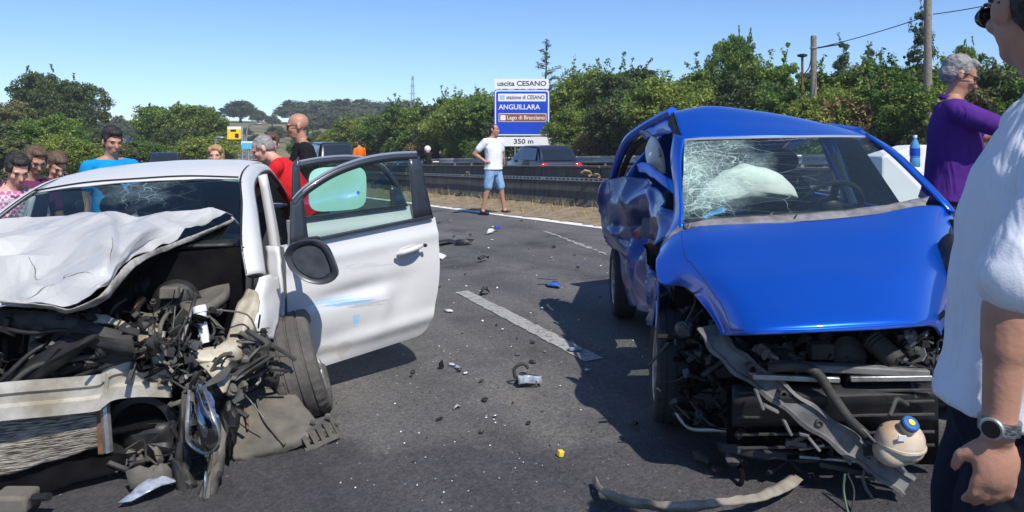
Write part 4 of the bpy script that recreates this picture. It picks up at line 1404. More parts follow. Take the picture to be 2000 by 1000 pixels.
    # ---------- crumpled bonnet
    K = [
        [(-235, 440, 4.25), (-150, 436, 4.25), (0, 428, 4.25), (70, 424, 4.22), (130, 419, 4.2), (175, 415, 4.16), (215, 412, 4.13), (270, 417, 4.16), (330, 411, 4.25), (400, 413, 4.38), (455, 424, 4.5)],
        [(-235, 470, 4.05), (-150, 462, 4.05), (0, 449, 4.04), (70, 441, 4.02), (130, 434, 4.0), (175, 428, 3.97), (212, 428, 3.92), (240, 436, 4.02), (300, 428, 4.1), (375, 424, 4.28), (447, 427, 4.46)],
        [(-235, 510, 3.78), (-150, 500, 3.78), (0, 482, 3.74), (60, 470, 3.8), (120, 474, 3.68), (170, 464, 3.66), (214, 458, 3.66), (240, 470, 3.68), (275, 455, 3.8), (330, 446, 4.06), (420, 436, 4.36)],
        [(-235, 550, 3.55), (-150, 540, 3.55), (0, 512, 3.54), (60, 516, 3.46), (110, 520, 3.44), (165, 514, 3.42), (205, 504, 3.40), (226, 508, 3.44), (252, 488, 3.62), (300, 470, 3.9), (390, 446, 4.25)],
        [(-235, 580, 3.38), (-150, 568, 3.36), (0, 552, 3.36), (50, 562, 3.28), (100, 546, 3.34), (150, 538, 3.30), (190, 545, 3.26), (214, 536, 3.30), (238, 510, 3.48), (278, 482, 3.80), (370, 456, 4.15)],
        [(-235, 605, 3.30), (-150, 598, 3.28), (0, 587, 3.26), (50, 589, 3.24), (95, 594, 3.22), (130, 601, 3.22), (165, 590, 3.22), (196, 572, 3.24), (226, 534, 3.38), (262, 500, 3.66), (352, 465, 4.05)],
    ]
    rows = [[P(*q) for q in r] for r in K]
    mb = MB(); mb.surf(rows, 130, 220, disp=facets(5, .085, 2.6))
    hood = mb.build("bonnet", M_HOOD, root, smooth=False)
    dm = hood.modifiers.new("buckled", 'DECIMATE'); dm.ratio = .05
    dm = hood.modifiers.new("thickness", 'SOLIDIFY'); dm.thickness = .004
    dm = hood.modifiers.new("soft_folds", 'BEVEL'); dm.width = .006; dm.segments = 2; dm.limit_method = 'ANGLE'; dm.angle_limit = math.radians(4)
    gs = spline_grid(rows, 130, 220); fdsp = facets(5, .085, 2.6)
    for (ua, va, ub, vb, ra) in ((.80, .44, .75, .56, .007), (.93, .30, .84, .43, .006), (.84, .43, .70, .47, .005), (.40, .60, .66, .67, .004), (.55, .28, .70, .36, .005), (.10, .56, .14, .62, .004)):
        pts = []
        for t in np.linspace(0, 1, 24):
            u_, v_ = ua + (ub - ua) * t, va + (vb - va) * t + .012 * math.sin(t * 7)
            p_ = gs[int(u_ * 129)][int(v_ * 219)]
            pts.append(p_ + fdsp(u_, v_, p_) + V(0, 0, -.001))
        mb = MB(); mb.tube(pts, [ra * .6 * math.sin(math.pi * (.04 + .92 * i_ / 23)) for i_ in range(24)], 6); mb.build("crease_shade", MATS["grey_dirty_plastic"], hood)  # thin grey tubes along the folds paint the creases' shade
    # turned edge of the bonnet, then its dark inner panel
    edge = spline([P(*q) for q in ((0, 589, 3.26), (95, 597, 3.22), (130, 604, 3.22), (165, 594, 3.22), (198, 576, 3.24), (228, 538, 3.38), (264, 504, 3.66), (352, 469, 4.05), (420, 443, 4.3), (456, 427, 4.49))], 60)
    e2 = spline([P(*q) for q in ((0, 598, 3.28), (95, 603, 3.26), (128, 612, 3.25), (172, 602, 3.28), (210, 583, 3.32), (246, 541, 3.46), (284, 508, 3.74), (364, 474, 4.10), (425, 447, 4.34), (458, 431, 4.5))], 60)
    mb = MB(); mb.surf([edge, [a.lerp(b_, .5) + V(.004, .01, -.004) for a, b_ in zip(edge, e2)], e2], 4, 60, disp=crumple(8, .006, 14)); mb.build("bonnet_flange", mat("scraped_white_edge", (0.42, 0.40, 0.36), .6, noise=.6, nscale=16, col2=(.12, .11, .1)), hood, thick=.004)
    rows = [[P(*q) for q in ((205, 578, 3.40), (244, 541, 3.50), (284, 508, 3.78), (364, 474, 4.14), (425, 447, 4.36), (458, 431, 4.52))],
            [P(*q) for q in ((215, 590, 3.70), (262, 545, 3.80), (310, 508, 4.02), (380, 478, 4.28), (440, 456, 4.46), (478, 456, 4.56))],
            [P(*q) for q in ((230, 600, 4.05), (280, 560, 4.1), (330, 520, 4.22), (400, 492, 4.40), (455, 480, 4.52), (497, 488, 4.60))],
            [P(*q) for q in ((250, 640, 4.1), (300, 610, 4.12), (350, 575, 4.2), (415, 545, 4.32), (465, 525, 4.42), (505, 530, 4.5))]]
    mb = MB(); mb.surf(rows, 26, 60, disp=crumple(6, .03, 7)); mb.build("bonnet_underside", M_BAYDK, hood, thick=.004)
    mb = MB(); mb.tube(spline([P(*q) for q in ((452, 424, 4.49), (474, 446, 4.54), (492, 470, 4.57), (499, 488, 4.6), (492, 508, 4.62))], 20), .007, 6); mb.build("bonnet_edge", M_WHITE, hood)
    # dark glassy strip: lower screen corner seen under the bonnet
    mb = MB(); mb.surf([[P(300, 498, 4.45), P(400, 478, 4.6), P(492, 478, 4.7)], [P(305, 506, 4.42), P(400, 497, 4.55), P(490, 494, 4.65)]], 3, 14); mb.build("scuttle_panel", M_DUSTP, root, thick=.01)
    # ---------- engine bay
    mb = MB()
    mb.add([W(-.8, .5, .15), W(.78, .5, .15), W(.76, .52, .98), W(-.76, .52, .98)], [(0, 1, 2, 3)])
    mb.add([W(-.8, -.15, .2), W(.62, .05, .2), W(.78, .5, .2), W(-.8, .5, .2)], [(0, 1, 2, 3)])
    mb.build("bulkhead", M_BAYDK, root, thick=.02)
    mb = MB()
    mb.box(W(-.02, .30, .58), (.62, .30, .34), Euler((0, 0, WTH)).to_matrix(), 0, .9)
    mb.box(W(-.02, .27, .79), (.52, .24, .09), Euler((.1, 0, WTH)).to_matrix(), 0, .85)
    mb.build("engine_block", M_BAYDK, root, bevel=.02)
    # slatted cover and air box seen under the bonnet
    mb = MB()
    mb.surf([[P(360, 583, 4.18), P(410, 556, 4.22), P(450, 555, 4.2)], [P(352, 598, 3.98), P(405, 588, 4.0), P(445, 575, 4.02)], [P(358, 612, 3.86), P(400, 606, 3.86), P(420, 596, 3.9)]], 10, 12)
    mb.build("air_box", M_GREYP, root, thick=.05)
    mb = MB(); mb.poly([P(456, 520, 4.3), P(500, 512, 4.42), P(540, 528, 4.42), P(532, 542, 4.3), P(488, 540, 4.22)]); mb.build("cowl_plate", mat("olive_plate", (.16, .15, .11), .55, noise=.3), root, thick=.016)
    # brake servo, reservoir and ribbed duct deep in the bay
    mb = MB(); mb.lathe(W(.42, .46, .72), -WR, [(0, .12), (.03, .125), (.06, .11), (.09, .04), (.16, .03)], 26); mb.build("brake_servo", M_BLACKP, root, angle=30)
    mb = MB(); mb.box(W(.42, .30, .80), (.10, .07, .06), Euler((0, 0, WTH)).to_matrix(), 0, .9); mb.build("fluid_reservoir", M_GREYP, root, bevel=.008)
    for i_ in range(9):
        mb = MB(); mb.box(W(.02 + i_ * .032, .40, .84), (.014, .1, .05), Euler((.2, 0, WTH)).to_matrix()); mb.build("duct_rib", M_BLACKP, root, smooth=False)
    clutter(root, W(.25, .42, .62), (.6, .12, .4), 70, 77, [M_BLACKP, M_BAYDK, M_BLACKP, M_DUSTP], "engine_clutter", WL, WR)
    # strut tower and inner wing, cream painted
    mb = MB()
    mb.surf([[P(486, 566, 4.05), P(500, 572, 4.0), P(508, 590, 3.98)], [P(462, 600, 3.95), P(485, 612, 3.9), P(500, 622, 3.92)], [P(448, 650, 3.85), P(466, 664, 3.8), P(486, 668, 3.85)], [P(428, 676, 3.75), P(445, 694, 3.7), P(462, 702, 3.76)], [P(370, 690, 3.66), P(384, 708, 3.62), P(400, 716, 3.66)]], 26, 10, disp=crumple(9, .02, 9))
    mb.build("inner_wing", M_PRIMER, root, thick=.012)
    mb = MB()
    mb.surf([[P(268, 640, 3.7), P(292, 640, 3.66), P(322, 650, 3.7)], [P(272, 690, 3.62), P(296, 690, 3.58), P(320, 692, 3.62)], [P(282, 722, 3.6), P(300, 724, 3.56), P(316, 722, 3.6)]], 12, 10, disp=crumple(12, .015, 12))
    mb.build("chassis_bracket", M_PRIMER, root, thick=.01)
    mb = MB(); mb.surf([[P(150, 618, 3.5), P(175, 614, 3.48), P(230, 624, 3.52), P(255, 640, 3.56)], [P(150, 628, 3.46), P(190, 630, 3.44), P(230, 638, 3.48), P(254, 652, 3.52)]], 5, 24, disp=crumple(14, .014, 14)); mb.build("slam_panel", M_PRIMER, root, thick=.012)
    mb = MB(); mb.surf([[P(390, 712, 3.62), P(410, 700, 3.66), P(440, 690, 3.74)], [P(420, 742, 3.55), P(438, 728, 3.6), P(448, 706, 3.7)], [P(436, 768, 3.5), P(444, 760, 3.54), P(452, 735, 3.66)]], 10, 10, disp=crumple(15, .02, 12)); mb.build("torn_bracket", M_PRIMER, root, thick=.008)
    # washer filler neck
    mb = MB()
    a, c = P(389, 597, 3.78), P(402, 672, 3.74)
    ax = c - a
    mb.lathe(a, ax, [(0, .024), (.002, .032), (.018, .034), (.035, .034), (.037, .029), (.055, .028), (.07, .022), (.19, .024)], 20)
    mb.build("washer_neck", M_WPLAST, root, angle=30)
    # crash beam
    prof = [(.0, .055), (.012, .058), (.016, .03), (.006, .022), (.006, -.005), (.02, -.012), (.022, -.045), (.0, -.05)]
    path = spline([P(-420, 850, 3.15), P(-200, 812, 3.2), P(0, 786, 3.28), P(110, 776, 3.38), P(190, 768, 3.46), P(206, 760, 3.47), P(228, 746, 3.48), P(275, 742, 3.55), P(338, 746, 3.64)], 60)
    vs, fs = [], []
    for i, p in enumerate(path):
        k = 1.0 if i < 48 else 1 - .12 * (i - 48) / 12
        for (o_, h) in prof:
            vs.append(p + (-WR) * o_ * 1.5 + V(0, 0, h * 1.55 * k))
    n = len(prof)
    for i in range(len(path) - 1):
        for j in range(n - 1):
            fs.append((i * n + j, i * n + j + 1, (i + 1) * n + j + 1, (i + 1) * n + j))
    mb = MB(); mb.add(vs, fs); mb.build("crash_beam", M_BEAM, root, angle=28, thick=.008)
    mb = MB(); mb.box(P(208, 757, 3.455), (.018, .02, .15), Euler((0, .1, 0)).to_matrix()); mb.build("beam_seam", M_BEAM, root, bevel=.004)
    # radiator, its end tank and support
    mb = MB()
    mb.surf([[P(-420, 800, 3.28), P(-200, 790, 3.34), P(0, 780, 3.42), P(198, 760, 3.56)], [P(-420, 900, 3.24), P(-200, 885, 3.3), P(0, 858, 3.36), P(200, 818, 3.52)], [P(-420, 985, 3.24), P(-200, 965, 3.28), P(0, 930, 3.36), P(202, 868, 3.54)]], 24, 60, disp=crumple(18, .012, 9))
    mb.build("radiator", M_RAD, root, thick=.02)
    mb = MB(); mb.surf([[P(140, 742, 3.62), P(190, 704, 3.62)], [P(150, 760, 3.6), P(198, 752, 3.6)]], 6, 6); mb.build("condenser_corner", M_RAD, root, thick=.015)
    mb = MB(); mb.tube(spline([P(203, 698, 3.56), P(206, 745, 3.55), P(206, 800, 3.5), P(212, 882, 3.5)], 20), .022, 8); mb.build("radiator_tank", M_ALU, root)
    mb = MB(); mb.bar(P(196, 800, 3.5), P(199, 886, 3.5), .012, .03); mb.build("tank_edge", M_RUST, root)
    mb = MB(); mb.surf([[P(-420, 1010, 3.2), P(0, 945, 3.32), P(130, 905, 3.42), P(300, 880, 3.6)], [P(-420, 1060, 3.15), P(0, 985, 3.28), P(150, 945, 3.38), P(305, 905, 3.56)]], 6, 40, disp=crumple(20, .02, 8)); mb.build("lower_cross_member", M_BAYDK, root, thick=.012)
    # fan shroud with its round opening
    mb = MB()
    cfan = P(280, 830, 3.66); axf = -WR
    mb.lathe(cfan, axf, [(0.02, .155), (.06, .16), (.06, .135), (-.02, .125), (-.06, .12)], 32, caps=False)
    mb.build("fan_shroud", M_BLACKP, root, thick=.01)
    mb = MB(); mb.poly([P(200, 745, 3.72), P(350, 745, 3.78), P(350, 890, 3.78), P(205, 890, 3.70)]); mb.build("shroud_panel", M_BAYDK, root, thick=.01)
    # bumper carrier fragments and bay clutter
    for (c_, s_, n_, sd, ms) in ((P(70, 630, 3.45), (.55, .18, .10), 46, 1, [M_BLACKP, M_DUSTP]),
                                 (P(200, 680, 3.5), (.50, .2, .22), 90, 2, [M_BLACKP, M_DUSTP, M_BAYDK, M_BLACKP, M_DALU]),
                                 (P(330, 640, 3.8), (.5, .25, .22), 95, 3, [M_BLACKP, M_DUSTP, M_BAYDK, M_BLACKP, M_DALU, M_GREYP]),
                                 (P(345, 705, 3.66), (.22, .2, .2), 70, 4, [M_DUSTP, M_BLACKP, M_GREYP, M_DALU]),
                                 (P(490, 690, 3.86), (.16, .14, .26), 70, 5, [M_DUSTP, M_BLACKP, M_GREYP]),
                                 (P(430, 740, 3.7), (.26, .2, .2), 60, 6, [M_DUSTP, M_BLACKP, M_GREYP, M_DALU]),
                                 (P(40, 720, 3.55), (.4, .15, .2), 50, 7, [M_BLACKP, M_BAYDK, M_DUSTP]),
                                 (P(300, 895, 3.55), (.35, .15, .06), 26, 8, [M_DUSTP, M_GREYP]),
                                 (P(400, 900, 3.5), (.12, .1, .3), 26, 9, [M_DUSTP, M_BLACKP])):
        clutter(root, c_, s_, n_, sd, ms, "engine_clutter", WL, WR)
    for k, (pts, r, m) in enumerate((
            ([P(-60, 790, 3.3), P(0, 745, 3.3), P(60, 690, 3.36), P(110, 665, 3.42), P(170, 650, 3.46)], .012, M_BLACKP),
            ([P(10, 760, 3.28), P(70, 715, 3.33), P(150, 700, 3.4), P(230, 690, 3.44)], .013, M_DUSTP),
            ([P(60, 700, 3.42), P(66, 660, 3.44), P(72, 655, 3.5)], .016, M_GREYP),
            ([P(280, 585, 3.9), P(268, 605, 3.78), P(275, 630, 3.7), P(290, 650, 3.68)], .014, M_BLACKP),
            ([P(292, 640, 3.64), P(300, 680, 3.56), P(318, 705, 3.54), P(330, 712, 3.56)], .008, M_GREYP),
            ([P(150, 735, 3.42), P(240, 705, 3.46), P(310, 690, 3.56)], .010, M_BLACKP),
            ([P(0, 640, 3.35), P(60, 650, 3.34), P(130, 645, 3.38), P(200, 660, 3.44)], .010, M_BLACKP),
            ([P(330, 610, 3.95), P(350, 640, 3.82), P(380, 680, 3.74), P(430, 690, 3.72)], .016, M_BLACKP),
            ([P(60, 672, 3.4), P(120, 676, 3.4), P(200, 640, 3.42)], .012, M_DUSTP))):
        hose(root, pts, r, m)
    mb = MB(); mb.tube(spline([P(262, 604, 3.78), P(270, 588, 3.86), P(278, 582, 3.95)], 8), .012, 8); mb.build("coolant_stub", M_RUST, root)
    # dangling left headlight
    lens = glass_mat("clear_lamp_lens", (0.9, 0.94, 0.97), .4)
    hl = MB()
    rows = [[P(370, 762, 3.40), P(383, 758, 3.35), P(398, 764, 3.4)], [P(367, 798, 3.34), P(388, 796, 3.26), P(412, 800, 3.33)], [P(365, 835, 3.30), P(394, 836, 3.22), P(426, 836, 3.30)], [P(370, 864, 3.32), P(398, 868, 3.25), P(428, 862, 3.32)], [P(388, 883, 3.36), P(404, 885, 3.33), P(420, 878, 3.36)]]
    hl.surf(rows, 18, 12)
    hd = hl.build("headlight", lens, root, thick=.004)
    rb = MB()
    rb.surf([[p + WR * .05 for p in r] for r in rows], 18, 12, disp=crumple(31, .03, 16))
    rb.build("reflector", mat("lamp_reflector", (.55, .65, .8), .12, .9, noise=.4, nscale=30, col2=(.25, .33, .45), bump=.8, bscale=30), hd)
    rb = MB(); rb.tube(spline([p + V(0, -.004, 0) for p in (rows[0][0], rows[1][0], rows[2][0], rows[3][0], rows[4][1], rows[3][2], rows[2][2], rows[1][2], rows[0][2])], 40), .007, 6)
    rb.build("lamp_rim", M_ALU, hd)
    rb = MB(); rb.prism([P(398, 758, 3.46), P(440, 740, 3.5), P(452, 720, 3.56), P(446, 712, 3.56), P(402, 748, 3.46)], V(0, .03, 0)); rb.build("lamp_bracket", M_DUSTP, hd)
    # torn bumper skin strips and wheel-arch liner
    def torn(name, pts, d, m, seed, par=None, tilt=(0, 0)):
        """ragged torn plate: outline in photo pixels round depth d, bent and with real thickness"""
        q = random.Random(seed)
        n_ = len(pts); cx = sum(p_[0] for p_ in pts) / n_; cy = sum(p_[1] for p_ in pts) / n_
        out = []
        for i_ in range(n_):
            (xa, ya), (xb, yb) = pts[i_], pts[(i_ + 1) % n_]
            for t in (0, .33, .66):
                out.append((xa + (xb - xa) * t + q.uniform(-3, 3), ya + (yb - ya) * t + q.uniform(-3, 3)))
        P_ = [P(x_, y_, d + tilt[0] * (x_ - cx) + tilt[1] * (y_ - cy) + q.uniform(-.012, .012)) for x_, y_ in out]
        In = [P(cx + (x_ - cx) * .5, cy + (y_ - cy) * .5, d - .02 + (tilt[0] * (x_ - cx) + tilt[1] * (y_ - cy)) * .5 + q.uniform(-.015, .015)) for x_, y_ in out]
        k_ = len(P_)
        mb_ = MB(); mb_.add(P_ + In + [P(cx, cy, d - .025)], [(a_, (a_ + 1) % k_, k_ + (a_ + 1) % k_, k_ + a_) for a_ in range(k_)] + [(k_ + a_, k_ + (a_ + 1) % k_, 2 * k_) for a_ in range(k_)])
        return mb_.build(name, m, par or root, angle=30, thick=.006)
    torn("bumper_scrap", [(356, 765), (372, 772), (368, 850), (374, 905), (356, 965), (338, 955), (344, 880), (350, 820)], 3.46, M_DUSTP, 41, None, (0, -.0008))
    torn("bumper_scrap", [(422, 800), (440, 850), (441, 905), (424, 955), (402, 1012), (376, 1012), (392, 950), (410, 900), (418, 865)], 3.32, M_GREYP, 42, None, (0, -.0009))
    torn("bumper_scrap", [(338, 895), (362, 905), (386, 945), (372, 975), (348, 985)], 3.36, M_DUSTP, 43, None, (0, -.0008))
    torn("bumper_scrap", [(424, 792), (452, 770), (470, 800), (462, 850), (446, 905), (436, 880)], 3.6, M_BLACKP, 45, None, (0, -.0006))
    torn("bumper_scrap", [(225, 835), (330, 822), (345, 880), (300, 905), (240, 890)], 3.62, M_BLACKP, 46)
    torn("bumper_scrap", [(400, 755), (440, 735), (520, 690), (530, 700), (450, 760), (412, 790)], 3.66, M_DUSTP, 47, None, (.001, 0))
    torn("bumper_scrap", [(395, 985), (398, 930), (404, 920), (402, 990)], 3.24, M_LENSG, 48)
    ln = MB()
    ln.surf([[P(448, 800, 3.85), P(470, 775, 3.95), P(520, 756, 4.02), P(566, 762, 4.0), P(592, 790, 3.94)], [P(452, 850, 3.72), P(480, 830, 3.78), P(530, 815, 3.82), P(580, 818, 3.82), P(622, 828, 3.80)], [P(456, 892, 3.62), P(490, 880, 3.64), P(540, 868, 3.66), P(590, 850, 3.72), P(640, 838, 3.76)], [P(460, 906, 3.62), P(500, 898, 3.64), P(550, 884, 3.68), P(600, 868, 3.72), P(652, 850, 3.78)]], 24, 30, disp=crumple(51, .018, 8))
    lo = ln.build("wheel_arch_liner", M_GREYP, root, thick=.006, angle=50)
    ln = MB(); ln.tube(spline([P(500, 770, 3.93), P(512, 812, 3.80), P(540, 850, 3.68), P(556, 868, 3.65)], 16), .008, 6); ln.build("liner_rib", M_GREYP, lo)
    # slotted bracket at the liner's end
    br = MB()
    for k in range(5):
        t0, t1 = k / 5, (k + .55) / 5
        a, c = P(598, 872, 3.71), P(664, 826, 3.80)
        p0, p1 = a.lerp(c, t0), a.lerp(c, t1)
        br.bar(p0, p1, .03, .10)
    br.bar(P(596, 880, 3.70), P(660, 850, 3.78), .02, .02); br.bar(P(600, 845, 3.74), P(660, 808, 3.82), .02, .02)
    for (x_, y_) in ((612, 822), (640, 812), (660, 824), (634, 838)):
        br.lathe(P(x_, y_, 3.78), (0.2, -1, 0.1), [(0, .012), (.01, .016), (.014, .008)], 10)
    br.build("slotted_bracket", M_GREYP, root, angle=30)
    mb = MB(); mb.tube(spline([P(450, 915, 3.58), P(470, 908, 3.6), P(490, 907, 3.63), P(512, 911, 3.66)], 12), [.012] * 9 + [.015] * 3, 8); mb.build("hose_end", M_BEAM, root)
    mb = MB(); mb.tube([P(490, 907.5, 3.62), P(502, 909, 3.645)], .016, 8); mb.build("hose_clip", mat("orange_clip", (.6, .12, .04), .5), root)
    hose(root, [P(474, 790, 3.82), P(482, 815, 3.76), P(484, 838, 3.72)], .006, M_RUST, "brake_line")
    # fog lamp lying at the corner
    mb = MB(); mb.box(P(30, 976, 3.18), (.15, .12, .075), Euler((0, .05, .1)).to_matrix()); fg = mb.build("fog_lamp", M_GREYP, root, bevel=.015)
    mb = MB(); mb.tube([P(66, 972, 3.16), P(96, 970, 3.14)], .018, 8); mb.build("plug", M_BLACKP, fg)
    torn("bumper_carrier", [(-40, 596), (120, 612), (255, 652), (262, 694), (190, 684), (120, 652), (-40, 636)], 3.40, M_DUSTP, 51)
    torn("bumper_carrier", [(-30, 775), (60, 700), (140, 652), (196, 655), (130, 705), (30, 778)], 3.36, M_BLACKP, 52)
    torn("bumper_carrier", [(60, 735), (180, 690), (268, 680), (262, 705), (150, 728), (70, 752)], 3.46, M_DUSTP, 53)
    torn("lamp_carrier", [(470, 650), (500, 645), (528, 668), (526, 700), (505, 722), (470, 735), (455, 715)], 3.80, M_DUSTP, 49)
    # torn left wing
    mb = MB()
    mb.surf([[P(505, 545, 4.05), P(525, 538, 4.1), P(545, 545, 4.22)], [P(492, 590, 3.98), P(515, 588, 4.0), P(548, 585, 4.2)], [P(482, 625, 3.92), P(510, 628, 3.92), P(546, 612, 4.15)], [P(476, 640, 3.92), P(508, 655, 3.9), P(534, 665, 4.02)]], 20, 16, disp=crumple(61, .028, 9))
    mb.build("front_wing", M_WHITE, root, thick=.005, angle=50)
    mb = MB()
    mb.surf([[P(520, 480, 4.38), P(545, 480, 4.34)], [P(524, 530, 4.32), P(550, 540, 4.28)], [P(540, 580, 4.28), P(556, 600, 4.26)], [P(545, 615, 4.24), P(556, 622, 4.24)]], 14, 5, disp=crumple(63, .015, 10))
    mb.build("front_pillar_foot", M_WHITE, root, thick=.02)
    # front left wheel, knocked back and leaning
    wc = P(584, 713, 4.26)
    make_wheel(root, wc, V(.93, .24, .27), .305, .25)
    # ---------- open doors
    def door(name, H, e, tilt, outline_top, L, beltf, post, glass, shade=None, blue=False):
        e = Vector(e).normalized(); nout = V(e.y, -e.x, 0)
        zb = H.z
        def D(a, h, o=0.0):
            return V(H.x + e.x * a + nout.x * o, H.y + e.y * a + nout.y * o, zb + tilt * a + h)
        # skin with shoulder crease and dents
        def bulge(a, h):
            t = h / beltf(a)
            b_ = .055 * math.sin(math.pi * min(1, max(0, t)) ** .8) + .012 * math.exp(-((t - .86) / .05) ** 2) + .022 * math.exp(-((t - .16) / .06) ** 2)
            b_ -= .035 * math.exp(-((a - .42) / .28) ** 2 - ((h - .42) / .05) ** 2)
            b_ -= .018 * math.exp(-((a - .75) / .09) ** 2 - ((h - .34) / .1) ** 2) - .014 * math.exp(-((a - .62) / .05) ** 2 - ((h - .30) / .14) ** 2)
            b_ -= .03 * math.exp(-((a - .25) / .2) ** 2 - ((h - .12) / .09) ** 2)
            return b_
        mb = MB()
        na, nh = 44, 44
        vs, fs = [], []
        for i in range(na):
            for j in range(nh):
                a = L * i / (na - 1)
                t = j / (nh - 1)
                lo_ = .035 * max(0, (a - L + .08) / .08) ** 2 + .05 * max(0, (.1 - a) / .1) ** 2
                h = lo_ + (beltf(a) - lo_) * t
                aa = a - (.05 * (1 - t) ** 3 * (i / (na - 1)) if True else 0) + .035 * math.sin(t * 2.4) * (i / (na - 1)) - .0
                vs.append(D(aa, h, bulge(a, h)))
        for i in range(na - 1):
            for j in range(nh - 1):
                fs.append((i * nh + j, i * nh + j + 1, (i + 1) * nh + j + 1, (i + 1) * nh + j))
        # rims back to the inner panel
        def rim(ids):
            b0 = len(vs)
            for k in ids:
                vs.append(vs[k] - nout * .085)
            for q in range(len(ids) - 1):
                fs.append((ids[q], ids[q + 1], b0 + q + 1, b0 + q))
        rim([i * nh for i in range(na)]); rim([i * nh + nh - 1 for i in range(na)])
        rim([j for j in range(nh)]); rim([(na - 1) * nh + j for j in range(nh)])
        mb.add(vs, fs)
        m = M_WHITE
        if blue:
            m = door_paint(e, D)
        do = mb.build(name, m, root, angle=45)
        # inner trim
        mb = MB(); mb.surf([[D(.06, .05, -.02), D(L * .5, .05, -.03), D(L - .08, .06, -.02)], [D(.04, .4, -.07), D(L * .5, .4, -.09), D(L - .03, .4, -.07)], [D(.04, beltf(0) - .02, -.04), D(L * .5, beltf(L / 2) - .02, -.05), D(L - .03, beltf(L) - .02, -.04)]], 10, 10); mb.build("trim_panel", M_GREYP, do, thick=.01)
        # window frame
        q = spline([D(a, h, .0) for a, h in outline_top], 40)
        fr = MB()
        r0, r1, r2 = [], [], []
        for i in range(len(q)):
            d = (q[min(i + 1, 39)] - q[max(i - 1, 0)]).normalized()
            mm_ = nout.cross(d)
            r0.append(q[i] - mm_ * .020); r1.append(q[i] + nout * .010); r2.append(q[i] + mm_ * .020)
        fr.surf([r0, r1, r2], 5, 60)
        fm = mat("dark_window_frame", (.03, .036, .045), .3, coat=.5)
        a_end, h_end = outline_top[-1]
        fr.surf([[D(a_end - .065, h_end - .0, .004), D(a_end + .018, h_end + .0, .004)], [D(L - .15, beltf(L), .02), D(L - .005, beltf(L), .02)]], 6, 4)
        a0, h0 = outline_top[0]
        fr.surf([[D(a0 - .02, h0 + .01, .006), D(a0 + post * .6, h0 + .07, .006)], [D(a0 - .03, beltf(0), .02), D(a0 + post, beltf(.1), .02)]], 6, 4)
        fo = fr.build("window_frame", fm, do, thick=.012, angle=40)
        # light grey top edge catching the sky
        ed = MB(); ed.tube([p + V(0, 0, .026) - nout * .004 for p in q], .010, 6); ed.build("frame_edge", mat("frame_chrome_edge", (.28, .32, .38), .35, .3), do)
        # belt trim
        bl = MB(); bl.tube([D(a, beltf(a) + .012, .022) for a in np.linspace(.03, L - .02, 20)], .014, 6); bl.build("belt_trim", fm, do)
        # glass
        gp = [D(a, h, .0) for a, h in glass]
        gb = MB(); gb.poly(gp); gb.build("window", M_GLASS, do)
        return do, D
    # front left door
    H0 = V(-1.335, 4.335, .085)
    belt1 = lambda a: .775 - .012 * a
    d1, D1 = door("door", H0, (.79, .61, 0), .118, [(.055, 1.02), (.10, 1.062), (.16, 1.10), (.277, 1.152), (.40, 1.185), (.55, 1.205), (.72, 1.205), (.89, 1.19)], 1.01, belt1, .085,
                  [(.10, .77), (.97, .765), (.90, 1.18), (.72, 1.195), (.55, 1.195), (.40, 1.175), (.277, 1.142), (.16, 1.09), (.09, 1.04)], blue=True)
    # handle with its recess
    mb = MB(); mb.ball(D1(.80, .60, .062), (.085, .012, .032), Euler((0, -.1, math.atan2(.61, .79))).to_matrix()); cup = mb.build("handle_recess", mat("recess_paint", (.42, .42, .42), .5), d1)
    mb = MB()
    mb.tube(spline([D1(.70, .595, .075), D1(.75, .603, .105), D1(.82, .610, .108), D1(.885, .612, .08)], 14), [.012, .014, .016, .017, .017, .017, .017, .017, .017, .017, .016, .015, .014, .012], 10)
    mb.build("handle", M_WHITE, d1)
    mb = MB(); mb.lathe(D1(.90, .612, .085), D1(0, 0, 1) - D1(0, 0, 0), [(0, .012), (.016, .012), (.018, .006)], 12); mb.build("lock", M_BLACKP, d1)
    # mirror hanging off the door, glass gone, turned to the front
    mh = MB()
    mc = P(608, 513, 4.02)
    rows = []
    shp = [(-46, -14), (-34, 12), (-10, 32), (20, 38), (42, 26), (38, 2), (22, -30), (-4, -40), (-34, -32)]
    k_ = 4.02 / F * 1.1
    ring0 = [mc + V(x * k_, 0.0 + .0004 * x, -y * k_) for x, y in shp]
    ringA = spline(ring0 + [ring0[0]], 37)[:-1]
    cen = sum(ringA, V(0, 0, 0)) / len(ringA)
    def scl(k, o): return [cen + (p - cen) * k + V(.1, 1, .0).normalized() * o for p in ringA]
    loops = [scl(.35, .12), scl(.78, .10), scl(1.0, .045), scl(1.04, .0), scl(1.0, -.012), scl(.86, -.006), scl(.80, .012), scl(.6, .018), scl(.3, .02)]
    n = 36
    vs = [p for l_ in loops for p in l_]
    fs = [(i * n + k, i * n + (k + 1) % n, (i + 1) * n + (k + 1) % n, (i + 1) * n + k) for i in range(len(loops) - 1) for k in range(n)]
    fs.append(tuple(range(n))); fs.append(tuple((len(loops) - 1) * n + k for k in range(n)))
    mh.add(vs, fs)
    mo = mh.build("door_mirror", mat("mirror_black", (.022, .024, .03), .35, noise=.3, nscale=10, col2=(.05, .05, .06)), d1, angle=50)
    mm = MB(); mm.prism([cen + (p - cen) * .74 + V(0, .004, 0) for p in ringA[::2]], V(0, .006, 0)); mm.build("mirror_backing", mat("slate_backing", (.03, .034, .042), .45, noise=.4, nscale=16, col2=(.06, .065, .075)), mo, smooth=False)
    mm = MB()
    mm.tube(spline([P(585, 468, 4.22), P(600, 474, 4.15), P(610, 482, 4.08), P(612, 494, 4.05)], 10), .02, 8)
    mm.box(P(604, 469, 4.28), (.11, .05, .03), Euler((0, -.06, .6)).to_matrix())
    mm.build("mirror_foot", M_BLACKP, mo)
